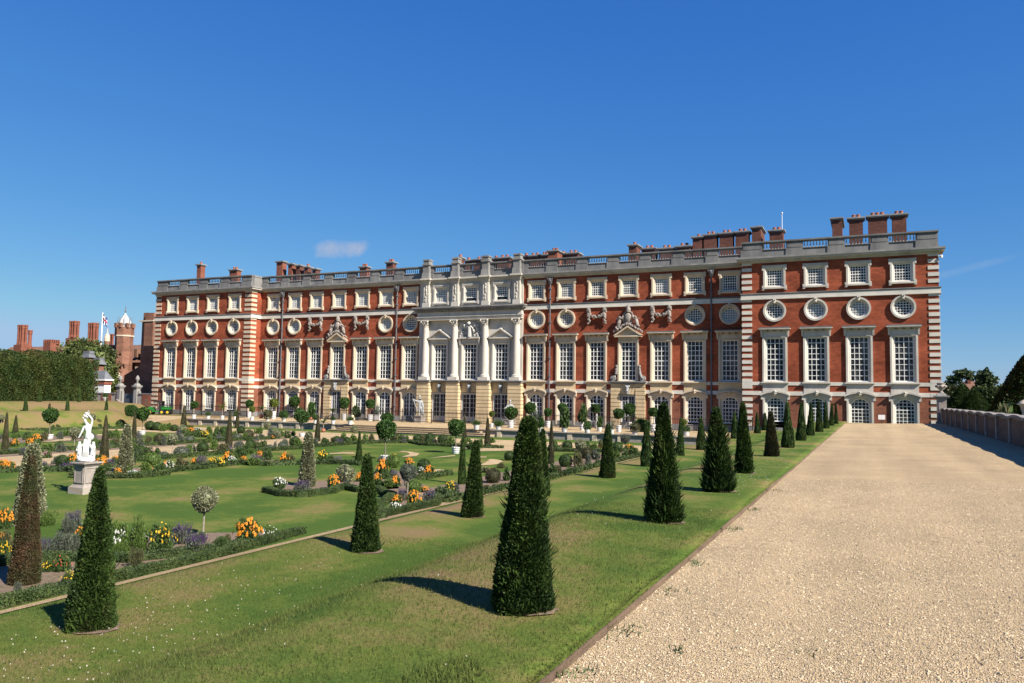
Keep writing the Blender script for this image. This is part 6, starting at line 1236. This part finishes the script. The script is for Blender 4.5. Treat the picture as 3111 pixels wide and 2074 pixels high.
b = MB(); b.blob((-.05, -.08, 1.93), .13, 2, 9, 6, .1, (1, 1, .7)); b.tube([(.06, .05, 2.0), (-.05, -.02, 2.06), (-.16, -.1, 2.0)], .04); b.blob((.3, .1, .35), .2, 3, 8, 6, .15, (.8, .8, 1.7)); b.tube([(.2, .12, 1.5), (.28, .16, 1.0), (.32, .14, .5)], [.08, .12, .14], 8); ob('helmet_and_cloak', b.mesh('helmet_and_cloak', M['greystatue'], smooth=True), hs_, (0, 0, .70), UX)
s2_ = ob('hero_statue', None, loc=(-32.0, 69.35, -1.2)); tag(s2_, 'grey bearded statue with arms held out right of the central doors', 'statue')
b = MB(); b.box(-.42, .42, -.42, .42, 0, .52); b.box(-.48, .48, -.48, .48, .52, .60); ob('pedestal', b.mesh('pedestal', M['pedestal']), s2_)
v = [(0, 0, .85), (0, 0, 1.05), (.0, -.02, 1.28), (0, -.03, 1.46), (0, -.05, 1.62), (0, -.07, 1.74), (-.22, -.05, 1.36), (-.40, -.12, 1.12), (-.58, -.2, 1.02), (.22, 0, 1.36), (.36, -.04, 1.16), (.24, -.14, 1.0), (-.1, -.06, .6), (-.08, -.06, .3), (-.08, 0, .03), (.12, -.02, .6), (.14, .04, .3), (.15, .06, .03)]
e = [(0, 1), (1, 2), (2, 3), (3, 4), (4, 5), (2, 6), (6, 7), (7, 8), (2, 9), (9, 10), (10, 11), (0, 12), (12, 13), (13, 14), (0, 15), (15, 16), (16, 17)]
ob('figure', skin('figure', v, e, [.18, .16, .20, .09, .08, .11, .10, .07, .05, .10, .075, .05, .13, .08, .06, .13, .08, .06], M['greystatue']), s2_, (0, 0, .60), UX)
b = MB(); b.blob((0, -.05, 1.79), .12, 2, 9, 6, .2); b.blob((0, -.15, 1.63), .07, 3); b.tube([(.25, -.04, .95), (0, -.14, .85), (-.22, -.08, .75), (-.2, 0, .4)], [.1, .12, .1, .08], 8); ob('beard_and_drapery', b.mesh('beard_and_drapery', M['greystatue'], smooth=True), s2_, (0, 0, .60), UX)
# pale stone pine-cone finial urn at the left end of the steps
b = MB(); b.lathe([(.2, 0), (.22, .06), (.1, .14), (.09, .22), (.16, .3), (.25, .42), (.24, .55), (.12, .72), (.14, .78), (.06, .86)], 14); o = ob('stone_finial', b.mesh('stone_finial', M['cream'], smooth=True), loc=(-43.9, 60.1, -1.18)); tag(o, 'small pale stone finial standing on the walk beside the left end of the steps', 'finial')
# ------------------------------------------------------------------ utility vehicle
ve = ob('utility_vehicle', None, loc=(-76.9, 67.2, -1.2), rz=UX + .12); tag(ve, 'small green utility buggy with black canopy and cargo bed parked by the left wing', 'utility vehicle')
def vp(nm, b, m, par=None, loc=(0, 0, 0)): return ob(nm, b.mesh(nm, M[m]), par or ve, loc)
b = MB(); b.box(-.95, .0, -.55, .55, .32, .44); b.box(-1.25, -.75, -.5, .5, .42, .82); b.frust(-1.0, 0, .82, .92, .25, .5, .12, .42); b.box(-.95, -.68, -.58, .58, .36, .70); vp('body', b, 'green_paint')
b = MB(); b.box(.28, 1.3, -.58, .58, .62, .88); b.box(.24, 1.34, -.62, .62, .86, .92); vp('cargo_bed', b, 'green_paint')
b = MB(); b.box(-.1, .3, -.5, .5, .5, .68); b.box(.14, .28, -.5, .5, .68, 1.12); vp('seat', b, 'black_paint')
b = MB()
for s in (-.52, .52): b.tube([(-.78, s, .8), (-.48, s, 1.48), (.2, s, 1.5), (.3, s, .8)], .035, 6); b.tube([(.0, s, .5), (-.08, s, 1.5)], .03, 6)
b.tube([(-.62, -.2, .95), (-.4, -.25, 1.05)], .02); vp('roll_frame', b, 'grey_paint')
b = MB(); b.box(-.62, .36, -.6, .6, 1.44, 1.56); b.frust(-.1, 0, 1.56, 1.64, .45, .55, .3, .45); b.box(.0, .3, .5, .56, .68, 1.44); b.box(.0, .3, -.56, -.5, .68, 1.2); b.box(.26, .32, -.55, .55, .9, 1.14); b.box(.26, .32, -.55, -.42, 1.1, 1.5); b.box(.26, .32, .42, .55, 1.1, 1.5); vp('canopy', b, 'black_paint')
b = MB(); b.box(.2, 1.2, -.4, .4, .42, .62); b.box(-1.2, 1.2, -.3, .3, .3, .42); vp('chassis', b, 'black_paint')
for x in (-.98, .35, 1.0):
    for s in (-.5, .5):
        w = MB(); w.lathe([(.10, -.11), (.27, -.11), (.29, -.05), (.29, .05), (.27, .11), (.10, .11)], 18); w.v = [(p[0], p[2], p[1]) for p in w.v]; wo_ = vp('wheel', w, 'rubber', None, (x, s, .29))
        h = MB(); h.lathe([(.02, -.12), (.14, -.115), (.15, .115), (.02, .12)], 14); h.v = [(p[0], p[2], p[1]) for p in h.v]; vp('rim', h, 'yellow_paint', wo_)
# ------------------------------------------------------------------ old buildings beyond the left wing
def tudor(name, label, cat, x, y, z, group=None): return tag(ob(name, None, loc=(x, y, z)), label, cat, group)
def wpart(par, nm, b, m, smooth=False):
    l = par.location; return ob(nm, b.mesh(nm, M[m], smooth), par, (-l[0], -l[1], -l[2]))
def octo(r, z0, z1, c, n=8, rt=None):
    b = MB(); b.lathe([(r, z0), (rt or r, z1)], n, (c[0], c[1], 0)); return b
tt = tudor('octagonal_turret', 'octagonal old brick turret with white lead cupola left of the palace', 'turret', -114.5, 92, -1.2)
TC = (-114.5, 92.0)
wpart(tt, 'shaft', octo(1.42, -1.2, 10.6, TC), 'brick_old'); wpart(tt, 'string_course', octo(1.52, 10.6, 10.85, TC), 'cream')
b = octo(1.5, 10.85, 12.1, TC)
for i in range(8):
    a = 2 * PI * (i + .5) / 8; c = (TC[0] + 1.33 * math.cos(a), TC[1] + 1.33 * math.sin(a)); b.box(c[0] - .28, c[0] + .28, c[1] - .22, c[1] + .22, 12.1, 12.85)
wpart(tt, 'battlements', b, 'brick_old')
b = MB(); b.lathe([(1.02, 12.2), (1.02, 12.9), (.92, 13.2), (.56, 13.8), (.22, 14.3), (.1, 14.6)], 8, (*TC, 0)); wpart(tt, 'cupola', b, 'baluster')
b = MB()
for i in range(8): a = 2 * PI * i / 8; b.tube([(TC[0] + 1.08 * math.cos(a), TC[1] + 1.08 * math.sin(a), 12.6), (TC[0] + 1.08 * math.cos(a), TC[1] + 1.08 * math.sin(a), 14.0)], [.07, .02], 5)
b.tube([(*TC, 14.5), (*TC, 15.9)], [.1, .04]); b.blob((*TC, 15.0), .15); b.blob((*TC, 15.45), .1); wpart(tt, 'finials', b, 'lead')
b = MB(); b.box(-114.6, -113.7, 90.55, 91.2, 3.0, 4.5); w_ = wpart(tt, 'window', b, 'cream'); b = MB(); b.box(-114.35, -113.95, 90.5, 90.8, 3.25, 4.25); wpart(tt, 'pane', b, 'glass')
b = octo(1.4, -1.2, 9.0, (-118.0, 93.0)); wpart(tt, 'stair_shaft', b, 'brick_old'); wpart(tt, 'stair_cap', octo(1.5, 9.0, 9.25, (-118.0, 93.0)), 'lead')
rg_ = tudor('tudor_range', 'old brick range with brown tiled roof between the turret and the palace', 'building', -109, 95, -1.2)
b = MB(); b.box(-114.5, -100, 93.5, 104, -1.2, 6.5); wpart(rg_, 'wall', b, 'brick_old')
b = MB(); b.prism([(93.0, 6.3), (104.4, 6.3), (98.7, 10.2)], -114.7, -100); b.v = [(p[1], p[0], p[2]) for p in b.v]; wpart(rg_, 'roof', b, 'tile')
b = MB(); b.box(-113.0, -111.5, 93.2, 93.6, .9, 5.6); w_ = wpart(rg_, 'window', b, 'cream'); b = MB(); b.box(-112.6, -111.9, 93.14, 93.3, 1.3, 5.2); wpart(rg_, 'pane', b, 'glass')
b = MB(); b.box(-113.6, -112.9, 93.3, 95.3, 7.2, 8.6); b.box(-112.0, -111.3, 93.3, 95.3, 7.2, 8.6); wpart(rg_, 'dormer', b, 'tile')
tw = tudor('brick_stack', 'tall plain brick chimney tower rising beside the left end of the palace', 'tower', -98, 84, -1.2)
b = MB(); b.box(-99.6, -98.6, 83, 84, -1.2, 12.2); b.box(-98.6, -96.8, 82.6, 84.2, -1.2, 11.9); wpart(tw, 'shaft', b, 'brick_old'); b = MB(); b.box(-99.7, -96.7, 82.5, 84.3, 11.9, 12.1); wpart(tw, 'string_course', b, 'cream'); b = MB(); b.box(-99.5, -98.6, 83.1, 83.9, 12.2, 13.3); b.box(-98.6, -96.9, 82.7, 84.1, 12.1, 13.2); wpart(tw, 'top', b, 'brick_old')
dk = tudor('shaded_wing', 'dark brick wing in shadow directly behind the left end of the palace', 'building', -84, 80, -1.2)
b = MB(); b.box(-87.6, -80.7, 73, 90, -1.2, 7.5); wpart(dk, 'wall', b, 'brick_old')
lr = tudor('long_roof', 'long low tiled roof of the old courts behind the tall hedge', 'building', -128, 100, -1.2)
b = MB(); b.box(-160, -112, 97, 108, -1.2, 6.5); wpart(lr, 'wall', b, 'brick_old'); b = MB(); b.prism([(96.5, 6.4), (108.5, 6.4), (102, 10.0)], -160, -112); b.v = [(p[1], p[0], p[2]) for p in b.v]; wpart(lr, 'roof', b, 'tile')
b = MB(); b.box(-136.0, -134.0, 92.5, 94.3, -1.2, 9.9)
for i in range(4): b.box(-136.0 + i * .55, -135.7 + i * .55, 92.5, 92.8, 9.9, 10.5); b.box(-134.3, -134.0, 92.9 + i * .4, 93.1 + i * .4, 9.9, 10.5)
ct = tudor('battlemented_tower', 'red brick battlemented tower peeping over the hedge beside the magnolia', 'tower', -137, 94, -1.2); wpart(ct, 'wall', b, 'brick_orange')
def stack(cx, y, z0, z1, n, rows, label, w=.5):
    s_ = tudor('chimney_stack', label, 'chimney', cx, y, z0, 'ornate tudor chimney stacks')
    b = MB(); b.box(cx - n * w - .2, cx + n * w + .2, y - rows * w - .2, y + rows * w + .2, z0 - 4, z0 + 1.0); wpart(s_, 'base', b, 'brick_orange')
    for i in range(n):
        for k in range(rows):
            c = (cx + (i - (n - 1) / 2) * 2 * w, y + (k - (rows - 1) / 2) * 2 * w, 0)
            b = MB(); b.lathe([(w * .98, z0 + 1), (w * .9, z0 + 1.4), (w * .78, z0 + 1.6), (w * .78, z1 - .8), (w * .95, z1 - .55), (w * .85, z1 - .4), (w * 1.02, z1 - .15), (w * .98, z1)], 8, c); wpart(s_, 'shaft', b, 'brick_orange')
stack(-142.0, 92.5, 8.6, 13.3, 3, 2, 'cluster of three ornate brick chimneys furthest left above the hedge', .30)
stack(-141.3, 93.5, 8.2, 12.4, 1, 1, 'single ornate brick chimney shaft right of the leftmost cluster', .42)
stack(-125.1, 90.5, 9.4, 13.4, 3, 2, 'cluster of tall ornate brick chimneys above the magnolia tree', .28)
stack(-119.6, 90, 8.6, 12.9, 3, 2, 'red ornate chimney cluster between the magnolia and the flagpole', .29)
stack(-120.7, 94.5, 8.0, 11.4, 2, 1, 'thin pair of red chimneys just left of the turret', .22)
fp = tudor('flagpole', 'white flagpole with a small red white and blue flag left of the turret', 'flagpole', -117.5, 90, 4)
b = MB(); b.tube([(-117.5, 90, 4), (-117.5, 90, 14.6)], [.12, .08], 8); wpart(fp, 'pole', b, 'white')
b = MB(); W_ = 7
for i in range(W_):
    t0, t1 = i / W_, (i + 1) / W_; f = lambda t: (-117.4 + .95 * t, 90 + .14 * math.sin(t * 8), -.75 * t * t)
    for k in range(5):
        p, q = f(t0), f(t1); za, zb2 = 14.3 - .3 * k, 14.3 - .3 * (k + 1); b.add([(p[0], p[1], p[2] + za), (q[0], q[1], q[2] + za), (q[0], q[1], q[2] + zb2), (p[0], p[1], p[2] + zb2)], [(0, 1, 2, 3)])
me = b.mesh('flag', mat('blue flag cloth', (.03, .045, .20))); me.materials.append(mat('red flag cloth', (.5, .03, .05))); me.materials.append(M['white'])
for i, p in enumerate(me.polygons): c, r = divmod(i, 5); p.material_index = 1 if (r == 2 or c == 3) else (2 if (abs(r - 2) == 1 and c % 2 == 0) or abs(c - 3) == 1 else 0)
ob('flag', me, fp, (117.5, -90, -4))
cu = tudor('small_cupola', 'small white domed cupola on a brick drum beside the flagpole', 'cupola', -126.4, 98, 8); b = octo(.5, 6, 10.4, (-126.4, 98)); wpart(cu, 'drum', b, 'brick_old'); b = MB(); b.lathe([(.56, 10.4), (.54, 11.0), (.36, 11.6), (.1, 11.9), (.04, 12.8)], 10, (-126.4, 98, 0)); wpart(cu, 'dome', b, 'cream')
lo = tudor('gate_lodge', 'small white walled lodge with lead roof beside the garden gate', 'lodge', -98.5, 76, -.2)
b = MB(); b.box(-100.5, -96.8, 75, 76, -.6, 2.35); wpart(lo, 'wall', b, 'white'); b = MB(); b.box(-100.6, -96.7, 74.9, 76.1, 2.35, 2.9); wpart(lo, 'brick_frieze', b, 'brick_orange'); b = MB(); b.box(-100.8, -96.5, 74.8, 76.2, 2.9, 3.1); wpart(lo, 'cornice', b, 'white'); b = MB(); b.frust(-98.6, 75.5, 3.1, 4.3, 2.0, .7, 1.3, .1); wpart(lo, 'roof', b, 'lead')
dh = tudor('dark_shed', 'black shaded gabled roof behind the gate lodge', 'building', -98, 84, -1); b = MB(); b.prism([(-105.4, -1), (-99, -1), (-99, 3.8), (-102.2, 5.3), (-105.4, 3.9)], 85, 91); wpart(dh, 'gable', b, 'tile')
pv = tudor('lead_roofed_pavilion', 'stepped grey lead roof showing at the end of the tall hedge', 'pavilion', -105, 78, 0)
b = MB(); b.box(-105.6, -104.2, 78, 78.8, 0, 6.3); b.box(-103.3, -102.0, 78, 78.8, 0, 5.3); wpart(pv, 'wall', b, 'brick_old'); b = MB(); b.frust(-104.9, 78.4, 6.3, 6.9, .95, .6, .6, .4); b.box(-105.6, -104.2, 78.0, 78.8, 6.9, 7.3); b.frust(-102.6, 78.4, 5.3, 5.9, .95, .6, .6, .4); b.box(-103.3, -102.0, 78.0, 78.8, 5.9, 6.3); wpart(pv, 'roof', b, 'lead')
# gate in the wall between hedge and palace
gw = tudor('gate_screen', 'grey stone gate piers with brick niche walls beside the left wing', 'gate', -85.5, 69.2, -1.2)
for (x0, x1) in ((-95, -87.2), (-83.0, -80.7)):
    b = MB(); b.box(x0, x1, 69.2, 69.6, -1.3, 1.15); wpart(gw, 'wall', b, 'pedestal'); b = MB(); b.box(x0 - .05, x1 + .02, 69.1, 69.7, 1.15, 1.27); wpart(gw, 'coping', b, 'grey_stone')
for (x0, x1) in ((-89.7, -87.9), (-82.3, -80.9)):
    b = MB(); xc = (x0 + x1) / 2; b.box(x0, x1, 69.12, 69.25, -.4, 1.13); wpart(gw, 'brick_panel', b, 'brick_orange'); b = MB(); b.prism(archpoly(.5, -.35, .2, .62, 8), 69.10, 69.2); b.v = [(p[0] + xc, p[1], p[2]) for p in b.v]; wpart(gw, 'niche', b, 'tile')
for x in (-86.55, -83.55):
    b = MB(); b.box(x - .28, x + .28, 69.07, 69.63, -1.3, 1.9); b.box(x - .55, x + .55, 69.2, 69.5, -1.3, 1.5); b.box(x - .36, x + .36, 68.99, 69.71, 1.9, 2.05); b.box(x - .44, x + .44, 68.91, 69.79, 2.05, 2.22); b.frust(x, 69.35, 2.22, 2.5, .34, .34, .16, .16); p_ = wpart(gw, 'pier', b, 'grey_stone')
    b = MB(); b.lathe([(.14, 2.5), (.09, 2.7), (.1, 2.78), (.24, 2.95), (.25, 3.1), (.17, 3.3), (.04, 3.5)], 12, (x, 69.35, 0)); ob('finial', b.mesh('finial', M['grey_stone'], True), p_)
b = MB(); b.box(-86.0, -84.1, 69.5, 69.6, -1.2, 1.2); wpart(gw, 'gate_leaf', b, 'steel')
cs = MB(); cs.add([(-86.2, 68.5, .45), (-80.9, 66.2, -.55), (-80.9, 66.5, -.55), (-86.2, 68.85, .45), (-86.2, 68.5, .05), (-80.9, 66.2, -1.3), (-80.9, 66.5, -1.3), (-86.2, 68.85, .05)], [(0, 1, 2, 3), (0, 1, 5, 4), (2, 3, 7, 6), (1, 2, 6, 5), (3, 0, 4, 7)]); o = ob('ramp_coping', cs.mesh('ramp_coping', M['pedestal'])); tag(o, 'sloping stone coping where the dry bank meets the gate pier', 'coping')
for i, (x, z) in enumerate(((-87.0, .35), (-83.2, -1.2))):
    t = ob('lead_urn', None, loc=(x, 67.6, z - (0 if i else .3))); b = MB(); b.lathe([(.2, 0), (.22, .08), (.1, .18), (.12, .26), (.28, .42), (.30, .6), (.34, .66), (.22, .66), (.02, .6)], 14); ob('bowl', b.mesh('bowl', M['baluster'], True), t); ob('foliage', LOWP[1], t, (0, 0, .82), 0, (.28, .28, .3)); tag(t, 'pale stone urn planted with greenery in front of the ' + ('left', 'right')[i] + ' gate pier', 'urn', 'planted urns by the gate piers')
# ------------------------------------------------------------------ hedge, trees
def bower():
    rg = np.random.default_rng(12); n = 110000; y = 20 + 38.4 * rg.random(n) ** .7; face = rg.random(n); W2 = 2.4; xc = -78.6
    top = 5.5 - .9 * np.clip((y - 55.5) / 2.9, 0, 1) ** 2 + .12 * np.sin(y * 1.1) + .08 * np.sin(y * 2.7)
    z = .35 + (top - .35) * rg.random(n); f = z / top; wf = np.where(f < .72, 1, np.sqrt(np.clip(1 - ((f - .72) / .28) ** 2, 0, 1))) * W2 * np.where(y > 57, np.sqrt(np.clip(1 - ((y - 57) / 1.5) ** 2, .02, 1)), 1)
    wf = wf * (1 + .03 * np.sin(y * 3.3 + z * 2) + .03 * np.sin(y * 1.7 - z * 3.1))
    P = np.stack([xc + wf * np.where(face < .9, 1, -1), y, z], -1); t = face > .93; P[t, 0] = xc + wf[t] * rg.uniform(-1, 1, t.sum()); D = np.stack([np.ones(n), 0 * y, .35 + 0 * y], -1)
    V = [sprigs(P, D, .15, .06, rg, .6, .1)]
    k = 2500; yy = rg.uniform(57.0, 58.5, k); zz = .35 + 4.6 * rg.random(k); V.append(sprigs(np.stack([xc + rg.uniform(-2, 2.2, k), 58.3 + 0 * yy, zz], -1), np.tile([0., 1, .2], (k, 1)), .22, .085, rg, .6, .1))
    q = []
    for ya in np.arange(20, 58, 1.0):
        s = [(2.12, .3), (2.12, 3.7), (1.5, 4.6), (0, 5.0), (-1.5, 4.6), (-2.12, 3.7), (-2.12, .3)]
        for (a, za), (c, zc) in zip(s[:-1], s[1:]): e = .8 if ya > 56 else 1; q += [(xc + a * e, ya, za), (xc + a * e, ya + 1.0, za), (xc + c * e, ya + 1.0, zc), (xc + c * e, ya, zc)]
    q += [(xc - 1.7, 58, .3), (xc + 1.7, 58, .3), (xc + 1.2, 58, 4.5), (xc - 1.2, 58, 4.5)]
    return npmesh('tall_hedge', np.concatenate(V + [np.array(q)]), 4, M['hedge'])
o = ob('tall_hedge', bower()); tag(o, 'tall clipped hornbeam hedge with rounded top at the far left', 'hedge')
def tree(name, label, x, y, z, clumps, n, ln, wd, m, th, tr=.3, cat='tree', group=None):
    t = ob(name, None, loc=(x, y, z)); tag(t, label, cat, group)
    ob('crown', npmesh('crown', crown_foliage(n, ln, wd, int(abs(x * 7 + y)), clumps), 4, M[m]), t)
    b = MB(); b.tube([(0, 0, -.5), (.05, 0, th * .5), (0, 0, th)], [tr * 1.3, tr, tr * .6], 9)
    for c in clumps[:6]: b.tube([(0, 0, th * .75), (c[0] * .5, c[1] * .5, (th + c[2]) * .5), (c[0] * .9, c[1] * .9, c[2])], [tr * .5, tr * .3, tr * .12], 6)
    ob('trunk', b.mesh('trunk', M['bark']), t); return t
def rc(seed, n, R, z0, z1, r0, r1, sq=.8):
    g_ = random.Random(seed); out = []
    for i in range(n):
        a = g_.uniform(0, 2 * PI); q = R * math.sqrt(g_.random()); zz = g_.uniform(z0, z1); r = g_.uniform(r0, r1); out.append((q * math.cos(a), q * math.sin(a), zz, r, r * sq))
    return out
tree('magnolia_tree', 'glossy leaved magnolia tree behind the right end of the tall hedge', -112, 84, -1, [(-5, 0, 7.0, 2.6, 2.0), (-8.5, 0, 6.6, 2.4, 1.6), (-2, 0, 8.6, 3.0, 2.3), (1.5, 0, 7.6, 2.8, 2.5), (3.2, 0, 5.6, 2.2, 2.4), (3.4, 1, 3.4, 1.8, 1.8), (-11.5, 0, 6.8, 1.7, 1.1), (0, 1, 5.5, 3, 2.6)], 9000, .42, .16, 'magnolia', 5)
def yewtree(label, x, y, z, R, H, seed, tip=.3, bulge=.2):
    n = 30000; me = npmesh('yew_tree', cone_foliage(R, H, n, .10 * R / 4 + .05, .04 * R / 4 + .02, seed, tip, bulge=bulge, rough=.02), 4, M['yew']); o = ob('yew_tree', me, loc=(x, y, z)); tag(o, label, 'yew tree'); return o
yewtree('giant dark conical yew filling the right edge above the garden wall', 12.7, 75, -.8, 4.9, 6.9, 31, .22, 0.0)
yewtree('dark triangular clipped yew right of the urn topped pier', 10.35, 110, -.8, 3.0, 4.8, 32, .06, .03)
yewtree('second triangular clipped yew, lower and right of its taller twin', 11.3, 107, -.8, 2.4, 4.2, 33, .08, .06)
tree('broad_tree', 'sunlit olive green tree just right of the palace corner', 12.0, 150, -.8, rc(1, 9, .9, 2.0, 4.9, .6, .95), 4200, .42, .17, 'treepale', 3)
tree('cedar_tree', 'flat topped dark cedar on the skyline right of the palace', 17.5, 190, -.8, [(-1.2, 0, 7.6, 1.6, .55), (.6, 0, 8.8, 1.7, .7), (2.0, 0, 7.8, 1.3, .6), (-2.2, 0, 6.4, 1.4, .6), (1.4, 0, 6.2, 2.0, .8), (-.4, 0, 5.0, 2.4, .9), (2.2, 0, 4.6, 2, .9)], 4200, .42, .17, 'tree', 7)
tree('broad_tree', 'large grey green rounded tree left of the giant yew', 13.9, 120, -.8, rc(3, 14, 1.0, 1.0, 5.2, .6, .95, .9) + [(0, 0, 6.2, .8, .8), (-.5, 0, 5.4, .7, .8), (.6, 0, 5.5, .7, .7)], 7000, .34, .13, 'tree', 3)
tree('broad_tree', 'smaller dull tree between the grey green tree and the giant yew', 16.6, 130, -.8, rc(4, 10, .9, 1.5, 4.6, .6, 1.0), 4500, .36, .15, 'tree', 3)
for i, (x, y, s) in enumerate([(6.7, 52, .55), (7.4, 56, .5), (7.9, 45, .6), (6.9, 42, .7), (7.6, 38.5, .8), (8.6, 36, .7), (8.2, 64, .5)]):
    o = ob('border_plant', SM_['mid' if i % 2 else 'bronze'][i % 2], loc=(x, y, -.8), sc=(s * 1.4, s * 1.4, 2.1 + .35 * s)); tag(o, 'green bush showing over the right hand garden wall, ' + ORD[i] + ' from the palace end', 'bush', 'bushes behind the garden wall')
rh = tudor('distant_house', 'distant red roofed house between the cedar and the grey green tree', 'house', 18.5, 160, -.8); b = MB(); b.box(15.6, 19.5, 160, 166, -.8, 3.9); wpart(rh, 'wall', b, 'brick_orange'); b = MB(); b.prism([(159.6, 3.9), (166.4, 3.9), (163, 5.6)], 15.4, 19.7); b.v = [(p[1], p[0], p[2]) for p in b.v]; wpart(rh, 'roof', b, 'tile'); b = MB(); b.box(16.0, 16.5, 162, 163, 4.6, 5.8); wpart(rh, 'chimney', b, 'brick_orange')
